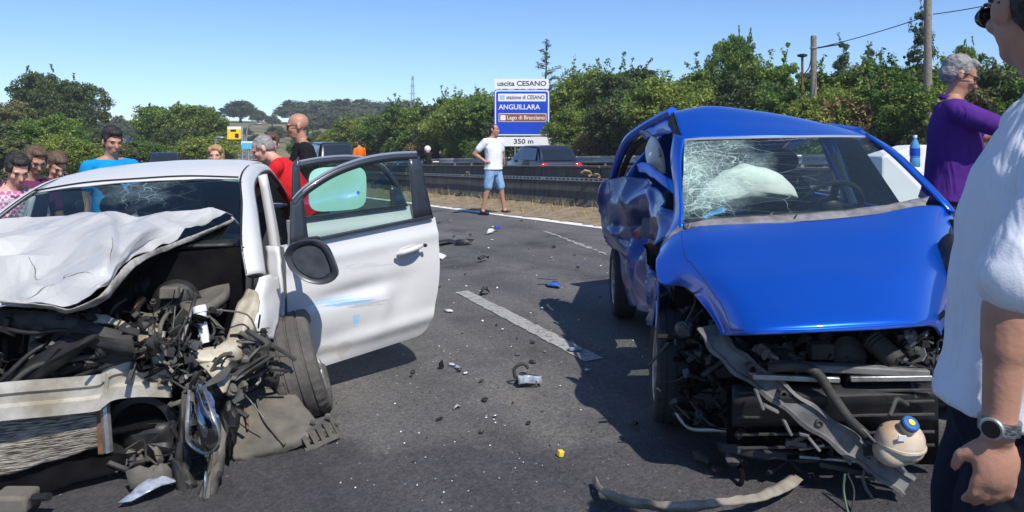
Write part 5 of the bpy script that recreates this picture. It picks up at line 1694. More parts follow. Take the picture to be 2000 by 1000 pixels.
    mm = MB(); mm.tube(spline([P(592, 482, 4.1), P(596, 490, 4.04), P(604, 484, 4.03)], 10), .004, 5); mm.build("cable", M_RUBD, mo)
    # rear left door
    H1 = V(-1.60, 5.34, .10)
    belt2 = lambda a: .80
    d2, D2 = door("door", H1, (.80, .60, 0), .06, [(.03, 1.195), (.25, 1.215), (.5, 1.205), (.72, 1.13), (.86, .97)], .95, belt2, .05,
                  [(.08, .80), (.9, .80), (.84, .95), (.70, 1.11), (.5, 1.19), (.25, 1.20), (.07, 1.185)])
    # mint sun shade stuck to the rear glass
    sh = []
    w_, h_ = .46, .33
    for k in range(28):
        t = 6.2832 * k / 28
        c_, s_ = math.cos(t), math.sin(t)
        x = math.copysign(abs(c_) ** .45, c_) * w_ / 2; y = math.copysign(abs(s_) ** .45, s_) * h_ / 2
        sh.append(D2(.36 + x, 1.00 + y - .05 * x, .012))
    mb = MB(); mb.prism(sh, D2(0, 0, .004) - D2(0, 0, 0)); so_ = mb.build("sunshade", M_MINT, d2, smooth=False)
    mb = MB(); mb.lathe(D2(.52, .955, .012), D2(0, 0, 1) - D2(0, 0, 0), [(0, .012), (.008, .012), (.014, .006)], 12); mb.build("suction_cup", M_BLACKP, so_)
    return root

def door_paint(e, D):
    """white paint with the other car's blue rubbed into it in long scrapes"""
    m, t, b = new_mat("white_paint_with_blue_scrapes")
    N, L = t.nodes, t.links
    tc = N.new("ShaderNodeTexCoord")
    o0 = W(0.2, 1.2, 0)
    # a = along the door, h = up
    dt = N.new("ShaderNodeVectorMath"); dt.operation = 'DOT_PRODUCT'; dt.inputs[1].default_value = (e.x, e.y, 0)
    L.new(tc.outputs["Object"], dt.inputs[0])
    a0 = (D(0, 0) - o0).dot(V(e.x, e.y, 0)); z0 = (D(0, 0) - o0).z
    am = N.new("ShaderNodeMath"); am.operation = 'SUBTRACT'; am.inputs[1].default_value = a0; L.new(dt.outputs["Value"], am.inputs[0])
    sp = N.new("ShaderNodeSeparateXYZ"); L.new(tc.outputs["Object"], sp.inputs[0])
    hm = N.new("ShaderNodeMath"); hm.operation = 'SUBTRACT'; hm.inputs[1].default_value = z0; L.new(sp.outputs["Z"], hm.inputs[0])
    cb = N.new("ShaderNodeCombineXYZ"); L.new(am.outputs[0], cb.inputs[0]); L.new(hm.outputs[0], cb.inputs[1])
    def blob(ca, ch, ra, rh, sx, sy, seed, thr, k):
        mp = N.new("ShaderNodeMapping"); mp.inputs["Scale"].default_value = (sx, sy, 1); mp.inputs["Location"].default_value = (seed, seed * 2, 0)
        L.new(cb.outputs[0], mp.inputs["Vector"])
        nz = N.new("ShaderNodeTexNoise"); nz.inputs["Scale"].default_value = 1; nz.inputs["Detail"].default_value = 6; L.new(mp.outputs[0], nz.inputs["Vector"])
        m1 = N.new("ShaderNodeMapping"); m1.vector_type = 'TEXTURE'; m1.inputs["Location"].default_value = (ca, ch, 0); m1.inputs["Scale"].default_value = (ra, rh, 1)
        L.new(cb.outputs[0], m1.inputs["Vector"])
        ln = N.new("ShaderNodeVectorMath"); ln.operation = 'LENGTH'; L.new(m1.outputs[0], ln.inputs[0])
        s1 = N.new("ShaderNodeMath"); s1.operation = 'MULTIPLY_ADD'; s1.inputs[1].default_value = -0.42; L.new(ln.outputs["Value"], s1.inputs[0]); L.new(nz.outputs["Fac"], s1.inputs[2])
        mr = N.new("ShaderNodeMapRange"); mr.inputs["From Min"].default_value = thr; mr.inputs["From Max"].default_value = thr + .06; mr.inputs["To Max"].default_value = k
        L.new(s1.outputs[0], mr.inputs["Value"])
        return mr.outputs[0]
    base = (0.55, 0.55, 0.54)
    cur = None
    for (ar, col) in (((.33, .425, .42, .055, 3, 150, 3.1, .32, .6), (.22, .46, .68)), ((.38, .405, .36, .03, 2.5, 170, 1.4, .33, .75), (.08, .28, .5)), ((.43, .30, .035, .07, 14, 60, 6.2, .24, .7), (.25, .50, .75)),
                      ((.5, .385, .28, .03, 6, 80, 8.8, .30, .5), (.30, .27, .24)), ((.3, .12, .35, .10, 9, 9, 12.0, .36, .35), (.35, .29, .2)), ((.55, .62, .5, .06, 5, 40, 5.5, .38, .4), (.4, .4, .42))):
        f = blob(*ar)
        mx = N.new("ShaderNodeMix"); mx.data_type = 'RGBA'; L.new(f, mx.inputs[0]); mx.inputs[7].default_value = (*col, 1)
        if cur is None: mx.inputs[6].default_value = (*base, 1)
        else: L.new(cur, mx.inputs[6])
        cur = mx.outputs[2]
    L.new(cur, b.inputs["Base Color"])
    b.inputs["Roughness"].default_value = 0.36; b.inputs["Coat Weight"].default_value = 0.7; b.inputs["Coat Roughness"].default_value = .08
    n3 = N.new("ShaderNodeTexNoise"); n3.inputs["Scale"].default_value = 6.0; n3.inputs["Detail"].default_value = 3
    L.new(tc.outputs["Object"], n3.inputs["Vector"])
    bp = N.new("ShaderNodeBump"); bp.inputs["Strength"].default_value = 0.25; bp.inputs["Distance"].default_value = 0.02
    L.new(n3.outputs["Fac"], bp.inputs["Height"]); L.new(bp.outputs["Normal"], b.inputs["Normal"])
    return m
white_car()
# ================================================================== BLUE CAR
M_BLUE = paint_car("blue_car_paint", (0.0, 0.095, 0.56), (0.10, 0.13, 0.2), 0.10, metal=0.6, rough=0.38, coat=.6)
M_BLUESHADE = mat("shaded_blue_paint", (0.002, 0.05, 0.30), 0.34, 0.5, noise=.7, nscale=3, col2=(.006, .02, .10), bump=.12, bscale=9, coat=.6)  # same blue paint, darker and blotchy: the flank's shade put into the colour
M_COWL = mat("dusty_grey_cowl", (0.24, 0.225, 0.23), 0.85, noise=0.5, nscale=14, col2=(0.11, 0.10, 0.10), bump=0.4, bscale=40)
M_BAG = mat("airbag_cloth", (0.82, 0.84, 0.80), 0.9, noise=0.12, nscale=6, bump=0.5, bscale=9)
M_TANK = mat("cream_tank_plastic", (0.60, 0.52, 0.42), 0.35, noise=0.3, nscale=7, col2=(0.45, 0.30, 0.18), sub=0.15)
M_CAPB = mat("blue_cap_plastic", (0.02, 0.10, 0.28), 0.45)
M_YEL = mat("yellow_print", (0.75, 0.55, 0.04), 0.5)
M_CARRIER = mat("dusty_carrier_plastic", (0.085, 0.085, 0.088), 0.6, noise=0.6, nscale=11, col2=(0.20, 0.195, 0.185), bump=0.3, bscale=40)
M_WS_B = glass_mat("shattered_blue_car_windscreen", (0.80, 0.89, 0.86), 0.1, 0.04,
                   dict(centre=(-0.66, -0.52, 1.22), str=0.9, col=(0.55, 0.74, 0.66),
                        haze=(-.42, .12, .9, .03), layers=[(13.0, 0.022, -0.5, 0.22, 2.0, (.5, 1, 2.0)), (30.0, 0.08, -0.55, -0.12, 3.0, (1, 1, 1)), (8.0, .010, -0.3, .45, 4.0, (.25, 1, 2.6)), (12.0, .018, -.3, .15, 6.0, (2.4, 1, .35))]))
BCEN = V(1.55, 3.68, 0)
def B(u, v, w):
    x = BCEN.x + u + .02 * v
    return V(x, BCEN.y + v, .06 * x + w)
def grid(*rows):
    return [[P(*q) for q in r] for r in rows]
def blue_car():
    base = B(0, 1.0, 0)
    root = thing("blue_car", "wrecked blue hatchback with its front torn off, shattered windscreen and caved-in flank", "car", base)
    # ---------- bonnet and the near wing in one skin
    rows = grid([(1290, 486, 3.76), (1312, 462, 3.76), (1345, 447, 3.74), (1400, 440, 3.68), (1550, 434, 3.60), (1700, 420, 3.64), (1800, 402, 3.74), (1850, 408, 3.86), (1875, 450, 3.9)],
                [(1281, 515, 3.64), (1310, 486, 3.64), (1350, 473, 3.60), (1410, 466, 3.55), (1550, 461, 3.48), (1700, 450, 3.50), (1800, 436, 3.6), (1850, 444, 3.74), (1872, 490, 3.78)],
                [(1290, 553, 3.52), (1318, 522, 3.52), (1362, 512, 3.46), (1425, 508, 3.41), (1550, 504, 3.34), (1700, 495, 3.36), (1800, 485, 3.45), (1848, 495, 3.56), (1866, 540, 3.60)],
                [(1338, 561, 3.40), (1352, 548, 3.38), (1385, 546, 3.32), (1440, 546, 3.28), (1555, 545, 3.21), (1700, 538, 3.22), (1795, 532, 3.30), (1840, 545, 3.40), (1860, 590, 3.44)],
                [(1374, 598, 3.25), (1385, 590, 3.23), (1410, 590, 3.19), (1455, 590, 3.15), (1560, 590, 3.09), (1700, 584, 3.10), (1790, 580, 3.17), (1832, 590, 3.25), (1850, 625, 3.28)],
                [(1400, 634, 3.12), (1410, 633, 3.10), (1428, 634, 3.07), (1470, 634, 3.03), (1570, 630, 2.98), (1700, 624, 2.99), (1785, 620, 3.05), (1825, 624, 3.12), (1840, 645, 3.14)],
                [(1408, 650, 3.09), (1416, 650, 3.07), (1434, 649, 3.05), (1474, 648, 3.01), (1572, 644, 2.965), (1700, 638, 2.975), (1783, 633, 3.03), (1822, 632, 3.10), (1838, 650, 3.12)])
    # the bonnet bows out towards its leading edge
    ro = [0, .05, .12, .17, .20, .205, .21]; cw = [.0, .3, .7, 1, 1, 1, 1, .8, .6]
    for i_, r_ in enumerate(rows):
        for j_ in range(len(r_)):
            p_ = r_[j_]
            k_ = max(cw[j_], .35 if i_ >= 4 else 0)
            nd = p_.y - ro[i_] * k_
            r_[j_] = V(p_.x * nd / p_.y, nd, HC + (p_.z - HC) * nd / p_.y)
    mb = MB(); mb.surf(rows, 60, 70, disp=crumple(3, .004, 1.6, False))
    hood = mb.build("bonnet", M_BLUE, root, angle=80, thick=.004)
    mb = MB(); mb.tube(spline([p + V(0, .006, -.006) for p in rows[-1]], 50), .008, 6); mb.build("bonnet_lip", M_BLUE, hood)
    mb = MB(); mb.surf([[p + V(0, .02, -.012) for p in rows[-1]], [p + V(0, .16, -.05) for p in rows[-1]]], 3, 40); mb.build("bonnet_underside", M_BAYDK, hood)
    shut = spline_grid(rows, 40, 60)
    mb = MB(); mb.tube([shut[i_][int(12 + 3 * i_ / 39)] + V(0, -.001, .001) for i_ in range(2, 39)], .0028, 5); mb.build("shut_line", M_RUBD, hood)
    # folded crease where the wing meets the pillar
    mb = MB(); mb.surf(grid([(1296, 470, 3.86), (1330, 440, 3.82), (1352, 436, 3.76)], [(1288, 488, 3.78), (1318, 460, 3.76), (1346, 446, 3.735)]), 6, 10, disp=crumple(7, .02, 12)); mb.build("wing_corner", M_COWL, root, thick=.006)
    mb = MB(); mb.surf(grid([(1262, 480, 3.9), (1282, 478, 3.86)], [(1268, 515, 3.86), (1290, 510, 3.8)]), 6, 6, disp=crumple(9, .04, 14)); mb.build("torn_hinge", M_BAYDK, root, thick=.03)
    # ---------- grey scuttle tray
    mb = MB(); mb.surf(grid([(1335, 438, 3.80), (1400, 428, 3.78), (1550, 418, 3.72), (1700, 405, 3.75), (1815, 384, 3.86)], [(1338, 446, 3.76), (1400, 440, 3.70), (1550, 434, 3.62), (1700, 421, 3.66), (1806, 402, 3.76)]), 5, 40, disp=crumple(5, .006, 12))
    tray = mb.build("scuttle_tray", M_COWL, root, thick=.004)
    hose(root, [P(1548, 437, 3.63), P(1551, 428, 3.66), P(1556, 420, 3.7)], .005, M_BLACKP, "wiper_stub")
    # ---------- windscreen, sagging on the struck side
    ws = grid([(1338, 274, 4.36), (1420, 270, 4.30), (1550, 268, 4.26), (1620, 268, 4.28), (1688, 268, 4.36)], [(1334, 350, 4.08), (1420, 345, 4.02), (1560, 345, 3.96), (1660, 340, 3.99), (1755, 328, 4.08)], [(1332, 440, 3.80), (1410, 429, 3.77), (1560, 419, 3.70), (1700, 406, 3.75), (1815, 386, 3.84)])
    mb = MB(); mb.surf(ws, 20, 30, disp=crumple(21, .012, 4, False)); mb.build("windscreen", M_WS_B, root)
    # ---------- roof, buckled up over the hit
    rf = grid([(1334, 273, 4.37), (1370, 270, 4.33), (1450, 268, 4.28), (1550, 266, 4.26), (1630, 265, 4.29), (1692, 266, 4.37)],
              [(1324, 245, 4.5), (1372, 236, 4.5), (1450, 241, 4.48), (1550, 247, 4.46), (1630, 254, 4.46), (1686, 263, 4.48)],
              [(1316, 219, 4.72), (1382, 209, 4.78), (1450, 214, 4.8), (1545, 228, 4.78), (1620, 245, 4.72), (1672, 259, 4.66)],
              [(1318, 228, 5.2), (1380, 222, 5.3), (1440, 222, 5.4), (1530, 234, 5.4), (1600, 250, 5.3), (1645, 262, 5.2)],
              [(1305, 248, 6.1), (1350, 236, 6.2), (1420, 232, 6.3), (1490, 240, 6.3), (1550, 254, 6.2), (1585, 268, 6.1)])
    mb = MB(); mb.surf(rf, 34, 44, disp=crumple(23, .006, 2.5, False)); mb.build("roof", M_BLUE, root, thick=.008, angle=60)
    mb = MB(); mb.tube(spline([p + V(0, -.004, -.004) for p in rf[0]], 40), .008, 6); mb.build("windscreen_seal", M_SILVER, root)
    # tailgate closing the rear
    mb = MB(); mb.surf([[p + V(0, .02, -.01) for p in (rf[-1][0], rf[-1][2], rf[-1][5])], [B(-.6, 2.95, 1.05), B(0, 3.05, 1.08), B(.66, 2.95, 1.05)], [B(-.62, 3.0, .4), B(0, 3.08, .4), B(.7, 3.0, .4)]], 10, 12); mb.build("tailgate", M_BLUE, root, thick=.02)
    # ---------- pillars
    def blade(name, a, b_, w, m, nrm=(0, -1, 0), th=.02):
        q = spline(a, 24); q2 = spline(b_, 24)
        mb_ = MB(); mb_.surf([q, [x.lerp(y, .5) + V(*nrm) * w for x, y in zip(q, q2)], q2], 6, 24)
        return mb_.build(name, m, root, thick=th)
    blade("front_pillar", [P(1690, 262, 4.36), P(1740, 300, 4.18), P(1790, 348, 4.0), P(1832, 392, 3.86), P(1850, 412, 3.82)], [P(1678, 256, 4.55), P(1742, 292, 4.32), P(1800, 345, 4.1), P(1845, 392, 3.92), P(1866, 418, 3.86)], .02, M_BLUE)
    blade("front_pillar", [P(1338, 270, 4.37), P(1331, 310, 4.24), P(1330, 360, 4.05), P(1332, 410, 3.88), P(1334, 444, 3.8)], [P(1318, 262, 4.46), P(1312, 310, 4.36), P(1318, 360, 4.15), P(1318, 420, 3.98), P(1300, 470, 3.9)], .02, M_BLUE)
    # buckled roof corner, dark torn metal
    mb = MB(); mb.surf(grid([(1316, 220, 4.74), (1326, 245, 4.56), (1334, 272, 4.42)], [(1306, 240, 4.78), (1316, 262, 4.6), (1322, 290, 4.46)]), 8, 14, disp=crumple(33, .03, 14)); mb.build("torn_roof_edge", M_DUSTP, root, thick=.02)
    # ---------- far flank: doors, wing (behind the standing man)
    mb = MB(); mb.surf([[B(.70, .3, .93), B(.70, 1.2, .95), B(.70, 2.0, .95), B(.66, 2.9, .98)], [B(.80, .35, .7), B(.80, 1.2, .72), B(.80, 2.0, .72), B(.74, 2.95, .75)], [B(.79, .42, .28), B(.79, 1.2, .26), B(.79, 1.95, .26), B(.74, 2.95, .35)]], 12, 24); fd = mb.build("flank", M_BLUE, root, thick=.02)
    mb = MB(); mb.tube(spline([B(.60, .95, 1.40), B(.60, 1.4, 1.43), B(.58, 2.0, 1.42), B(.60, 2.6, 1.2), B(.66, 2.95, .98)], 24), .04, 8); mb.build("roof_rail", M_BLUE, root)
    mb = MB(); mb.surf([[B(.69, 1.22, .95), B(.69, 1.34, .95)], [B(.585, 1.42, 1.41), B(.585, 1.50, 1.41)]], 5, 3); mb.build("centre_pillar", M_BLUE, root, thick=.06)
    mb = MB(); mb.poly([B(.69, .55, .95), B(.69, 1.2, .95), B(.60, 1.38, 1.38), B(.61, 1.0, 1.37)]); mb.build("side_window", M_GLASS, root)
    # door mirror on the far side, black
    mb = MB(); mb.ball(P(1846, 505, 3.4), (.035, .08, .12), Euler((0, .25, 0)).to_matrix()); mb.tube([P(1846, 500, 3.45), P(1850, 450, 3.75)], .025, 8); mb.build("door_mirror", M_BLACKP, root)
    # ---------- near flank, driven in
    fl = grid([(1184, 358, 6.0), (1196, 350, 5.8), (1225, 344, 5.45), (1262, 350, 5.05), (1296, 368, 4.65), (1322, 420, 4.15)],
              [(1179, 400, 6.05), (1192, 392, 5.75), (1222, 392, 5.3), (1258, 402, 4.9), (1292, 425, 4.5), (1312, 455, 4.05)],
              [(1180, 432, 6.1), (1200, 440, 5.7), (1232, 452, 5.45), (1262, 462, 5.1), (1280, 478, 4.7), (1292, 492, 4.1)],
              [(1196, 462, 6.05), (1210, 490, 5.6), (1238, 508, 5.2), (1260, 512, 4.85), (1276, 528, 4.4), (1286, 548, 3.85)],
              [(1222, 505, 5.85), (1226, 540, 5.55), (1246, 560, 5.15), (1262, 568, 4.8), (1276, 585, 4.35), (1286, 600, 3.82)],
              [(1236, 560, 5.7), (1238, 585, 5.5), (1252, 598, 5.1), (1264, 606, 4.75), (1278, 622, 4.3), (1282, 640, 3.8)])
    mb = MB(); mb.surf(fl, 50, 60, disp=dents(37, .20, 1.7, (1, -.1, .15))); side = mb.build("crushed_flank", M_BLUESHADE, root, thick=.01, angle=55)
    mb = MB(); mb.surf(grid([(1268, 492, 4.35), (1280, 500, 4.1), (1290, 548, 3.8)], [(1262, 512, 4.3), (1274, 545, 4.05), (1286, 590, 3.78)], [(1272, 560, 4.2), (1280, 600, 3.9), (1284, 640, 3.74)]), 12, 10, disp=crumple(39, .02, 10)); mb.build("door_edge", M_BLUESHADE, root, thick=.008)
    mb = MB(); mb.tube(spline([P(1268, 500, 4.2), P(1276, 545, 4.02), P(1283, 595, 3.8), P(1282, 640, 3.72)], 16), .006, 5); mb.build("bare_edge", M_SILVER, side)
    # side window frame, bulged outwards
    arc = [P(1196, 352, 5.95), P(1208, 312, 5.75), P(1226, 275, 5.5), P(1248, 256, 5.3), P(1280, 236, 5.05), P(1314, 219, 4.78)]
    mb = MB(); mb.tube(spline(arc, 30), .035, 8); mb.build("window_frame", M_BLUE, root)
    mb = MB(); mb.tube(spline([p + V(.05, .02, -.05) for p in arc], 30), .022, 6); mb.build("window_seal", M_RUBD, root)
    mb = MB(); mb.surf(grid([(1248, 258, 5.25), (1280, 240, 5.05), (1312, 224, 4.8)], [(1262, 272, 5.15), (1290, 262, 4.95), (1318, 262, 4.62)]), 6, 10, disp=crumple(43, .02, 10)); mb.build("bent_roof_rail", M_BLUE, root, thick=.012)
    hose(root, [P(1252, 256, 5.22), P(1268, 262, 5.1), P(1282, 280, 5.0), P(1290, 305, 4.9)], .012, mat("beige_trim_strip", (.35, .32, .27), .6), "trim_strip")
    mb = MB(); mb.surf(grid([(1246, 322, 5.0), (1262, 318, 4.9), (1312, 352, 4.5)], [(1250, 334, 4.96), (1270, 342, 4.8), (1314, 378, 4.42)]), 8, 12, disp=crumple(45, .015, 8)); mb.build("folded_door_top", M_BLUE, root, thick=.02)
    # grey foam block and a red patch that puts the flank's reddish reflection into colour
    mb = MB(); mb.surf(grid([(1262, 428, 4.72), (1282, 426, 4.55)], [(1256, 462, 4.72), (1284, 470, 4.5)]), 5, 5); mb.build("door_padding", mat("slate_padding", (.06, .07, .11), .8), root, thick=.05)
    mb = MB(); mb.surf(grid([(1236, 452, 5.0), (1268, 428, 4.85)], [(1242, 470, 4.95), (1262, 452, 4.82)]), 5, 5, disp=crumple(48, .02, 12)); mb.build("red_reflection", mat("reflection_red", (.18, .01, .04), .3), root, thick=.01)
    # wheels
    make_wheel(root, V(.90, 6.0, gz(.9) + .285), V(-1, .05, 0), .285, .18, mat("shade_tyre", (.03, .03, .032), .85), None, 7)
    make_wheel(root, V(.815, 3.80, gz(.8) + .285), V(-1, .12, .05), .285, .18, MATS["shade_tyre"], None, 7)
    make_wheel(root, B(.70, 0.05, .285), V(1, 0, 0), .285, .18, MATS["shade_tyre"], None, 7)
    make_wheel(root, B(.70, 2.35, .285), V(1, 0, 0), .285, .18, MATS["shade_tyre"], None, 7)
    # ---------- cabin
    mb = MB(); mb.surf(grid([(1340, 440, 3.9), (1450, 434, 3.9), (1600, 426, 3.9), (1790, 408, 3.95)], [(1345, 428, 4.1), (1450, 424, 4.12), (1600, 416, 4.15), (1760, 402, 4.15)], [(1345, 448, 4.25), (1450, 444, 4.28), (1600, 438, 4.3), (1745, 426, 4.28)], [(1350, 520, 4.2), (1450, 516, 4.2), (1600, 510, 4.22), (1745, 500, 4.2)]), 14, 26); mb.build("dashboard", M_SEAT, root, thick=.02)
    mb = MB(); mb.poly([B(-.62, .3, .22), B(.74, .3, .22), B(.7, 2.9, .22), B(-.6, 2.9, .22)]); mb.build("cabin_floor", M_BAYDK, root, thick=.02)
    for u in (-.28, .36):
        mb = MB(); mb.surf([[B(u - .22, .95, .42), B(u, .95, .45), B(u + .22, .95, .42)], [B(u - .23, 1.3, .42), B(u, 1.3, .40), B(u + .23, 1.3, .42)], [B(u - .23, 1.5, .6), B(u, 1.55, .6), B(u + .23, 1.5, .6)], [B(u - .22, 1.62, .95), B(u, 1.66, .96), B(u + .22, 1.62, .95)], [B(u - .12, 1.66, 1.12), B(u, 1.68, 1.14), B(u + .12, 1.66, 1.12)]], 14, 8)
        st = mb.build("seat", M_SEAT, root, thick=.11)
        mb = MB(); mb.ball(B(u, 1.66, 1.22), (.13, .06, .09)); mb.build("head_rest", M_SEAT, st)
    # passenger airbag, draped over the dashboard
    def bag(name, outline, d0, bulge, seed):
        ring = spline([P(x, y, d0) for x, y in outline] + [P(*outline[0], d0)], 49)[:-1]
        c = sum(ring, V(0, 0, 0)) / len(ring)
        loops = [[c + (p - c) * k + V(0, -o, o * .15) for p in ring] for k, o in ((1, 0), (.93, bulge * .42), (.78, bulge * .72), (.55, bulge * .92), (.28, bulge), (.03, bulge * 1.02))]
        back = [[c + (p - c) * k + V(0, o, 0) for p in ring] for k, o in ((.95, bulge * .2), (.5, bulge * .45), (.03, bulge * .5))]
        allr = back[::-1] + loops
        dsp = crumple(seed, bulge * .22, 7)
        n = len(ring)
        vs = [p + dsp(0, 0, p) for r in allr for p in r]
        fs = [(i * n + k, i * n + (k + 1) % n, (i + 1) * n + (k + 1) % n, (i + 1) * n + k) for i in range(len(allr) - 1) for k in range(n)]
        fs += [tuple(range(n))[::-1], tuple((len(allr) - 1) * n + k for k in range(n))]
        mb_ = MB(); mb_.add(vs, fs)
        return mb_.build(name, M_BAG, root, angle=180)
    bag("airbag", [(1366, 405), (1362, 385), (1385, 358), (1420, 332), (1455, 322), (1500, 332), (1535, 352), (1556, 380), (1552, 392), (1500, 396), (1440, 402), (1400, 415), (1378, 416)], 4.16, .12, 3)
    bag("curtain_airbag", [(1260, 290), (1270, 268), (1282, 272), (1296, 300), (1299, 336), (1282, 330), (1264, 318)], 5.0, .06, 5)
    # crumpled blue packet on the dashboard
    mb = MB(); mb.surf(grid([(1372, 424, 3.86), (1392, 412, 3.88), (1414, 406, 3.9)], [(1376, 430, 3.83), (1396, 420, 3.84), (1418, 416, 3.86)]), 8, 12, disp=crumple(71, .015, 20)); mb.build("dashboard_wrap", mat("bright_blue_wrap", (.03, .28, .62), .35), root, thick=.004)
    sw = MB()
    cs = P(1622, 402, 4.22); nrm = V(0, .8, .6).normalized(); a1 = V(1, 0, .05); a2 = nrm.cross(a1).normalized()
    sw.tube([cs + (a1 * math.cos(t) + a2 * math.sin(t)) * .175 for t in np.linspace(0, 6.2832, 33)], .014, 6)
    for t in (.3, 2.8, 4.7): sw.bar(cs, cs + (a1 * math.cos(t) + a2 * math.sin(t)) * .17, .04, .015, nrm)
    sw.ball(cs, (.07, .05, .06))
    sw.build("steering_wheel", M_BLACKP, root)
    hose(root, [P(1630, 300, 4.7), P(1648, 345, 4.6), P(1668, 400, 4.5)], .022, mat("grey_belt_trim", (.3, .32, .33), .7), "belt_pillar")
    # ---------- engine bay and nose
    mb = MB(); mb.poly([B(-.72, .1, .3), B(.7, .1, .3), B(.7, .1, .95), B(-.72, .1, .95)]); mb.poly([B(-.5, -.4, .2), B(.4, -.4, .2), B(.5, .1, .2), B(-.5, .1, .2)]); mb.build("bulkhead", M_BAYDK, root, thick=.02)
    mb = MB(); mb.box(P(1600, 720, 3.35), (.62, .3, .34), None, 0, .9); mb.box(P(1600, 660, 3.3), (.5, .25, .08)); mb.build("engine_block", M_BAYDK, root, bevel=.02)
    mb = MB(); mb.box(P(1602, 684, 3.06), (.095, .06, .065)); mb.build("battery_box", M_DUSTP, root, bevel=.006)
    mb = MB(); mb.tube(spline([P(1702, 662, 3.04), P(1722, 680, 3.0), P(1752, 708, 2.95)], 14), [.042 + .004 * (i % 2) for i in range(14)], 14); mb.build("intake_duct", M_DUSTP, root)
    mb = MB(); mb.lathe(P(1655, 690, 3.08), (0, -1, .2), [(0, .07), (.02, .072), (.03, .06), (.035, .03)], 24); mb.build("pulley", M_DUSTP, root)
    # horizontal crossmember and crash beam
    mb = MB(); mb.bar(P(1505, 712, 2.98), P(1812, 728, 2.92), .05, .03); mb.build("upper_cross_member", M_CARRIER, root, bevel=.006)
    mb = MB(); mb.bar(P(1470, 735, 2.97), P(1640, 742, 2.93), .02, .022); mb.build("cross_rail", M_ALU, root, bevel=.004)
    mb = MB(); mb.bar(P(1660, 740, 2.93), P(1820, 738, 2.9), .02, .022); mb.build("cross_rail", M_ALU, root, bevel=.004)
    mb = MB(); mb.surf(grid([(1430, 755, 3.08), (1600, 752, 2.99), (1830, 748, 2.99)], [(1430, 778, 3.02), (1600, 776, 2.93), (1830, 770, 2.93)], [(1430, 800, 3.03), (1600, 798, 2.95), (1830, 792, 2.95)], [(1430, 830, 3.06), (1600, 828, 2.98), (1830, 822, 2.98)]), 10, 20); mb.build("crash_beam", M_BLACKP, root, thick=.02)
    mb = MB(); mb.poly([P(1420, 760, 3.14), P(1830, 750, 3.06), P(1830, 905, 3.06), P(1420, 890, 3.14)]); mb.build("radiator", M_BAYDK, root, thick=.03)
    for yy in (764, 786, 812, 846, 872):
        mb = MB(); mb.bar(P(1440, yy + 3, 3.02), P(1825, yy - 3, 2.90), .012, .010); mb.build("grille_slat", M_DUSTP, root, bevel=.002)
    # hanging front carrier
    path = spline([P(1383, 636, 3.16), P(1395, 660, 3.10), P(1430, 698, 3.05), P(1490, 742, 3.0), P(1560, 796, 2.95), P(1635, 850, 2.92), P(1700, 897, 2.9), P(1768, 945, 2.88)], 50)
    vs, fs = [], []
    for i, p in enumerate(path):
        d = (path[min(i + 1, 49)] - path[max(i - 1, 0)]).normalized()
        nn = d.cross(V(0, -1, 0)).normalized()
        w_ = .046 + .006 * math.sin(i * .9)
        for a, o in ((-1, 0), (-1, -.03), (-.7, -.034), (-.6, -.018), (.55, -.02), (.68, -.036), (1, -.032), (1, 0)):
            vs.append(p + nn * w_ * a + V(0, o, 0))
    for i in range(49):
        for j in range(8):
            fs.append((i * 8 + j, i * 8 + (j + 1) % 8, (i + 1) * 8 + (j + 1) % 8, (i + 1) * 8 + j))
    fs += [tuple(range(8)), tuple(49 * 8 + k for k in range(8))[::-1]]
    mb = MB(); mb.add(vs, fs); car = mb.build("front_carrier", M_CARRIER, root, angle=30)
    for (x, y, r) in ((1462, 714, .022), (1522, 762, .016), (1590, 818, .016), (1725, 902, .026), (1655, 868, .014)):
        mb = MB(); mb.lathe(P(x, y, 2.96), (0, -1, 0), [(-.01, r * .6), (.03, r * .65), (.04, r), (.052, r), (.054, r * .62), (.02, r * .55)], 16); mb.build("carrier_boss", M_DUSTP, car, angle=30)
    q = random.Random(4)
    for k, (x0, y0, x1, y1) in enumerate(((1475, 760, 1490, 800), (1490, 790, 1520, 805), (1530, 820, 1545, 850), (1490, 700, 1500, 680), (1500, 690, 1520, 700), (1575, 850, 1600, 880), (1560, 846, 1580, 850), (1690, 870, 1700, 885), (1640, 880, 1660, 905), (1750, 900, 1775, 930), (1735, 880, 1765, 890))):
        mb = MB(); mb.bar(P(x0, y0, 2.93), P(x1, y1, 2.92), .012, .03, (0, -1, 0)); mb.build("clip", M_CARRIER, car, bevel=.003)
    hose(root, [P(1500, 718, 2.96), P(1560, 716, 2.93), P(1595, 728, 2.9), P(1625, 772, 2.88), P(1660, 820, 2.86), P(1692, 850, 2.84)], .020, M_DUSTP, "radiator_hose", 30, 10)
    # lower grille blades and splitter
    for (a, b_, w_, m) in ((((1440, 880, 3.1), (1620, 892, 3.02)), .0, .02, M_ALU), (((1575, 868, 2.98), (1535, 862, 3.0)), 0, .02, M_CARRIER), (((1535, 868, 3.0), (1580, 848, 2.96)), 0, .016, M_GREYP), (((1560, 890, 3.0), (1680, 900, 2.95)), 0, .012, M_ALU), (((1560, 876, 3.0), (1610, 868, 2.97)), 0, .012, M_ALU), (((1600, 905, 2.98), (1700, 925, 2.93)), 0, .02, M_DUSTP)):
        mb = MB(); mb.bar(P(*a[0]), P(*a[1]), .03, w_); mb.build("grille_blade", m, root, bevel=.004)
    mb = MB(); mb.surf(grid([(1400, 862, 3.16), (1480, 878, 3.06), (1600, 890, 3.0)], [(1406, 885, 3.14), (1490, 898, 3.04), (1600, 905, 2.98)]), 5, 14, disp=crumple(75, .015, 9)); mb.build("splitter", M_BLACKP, root, thick=.012)
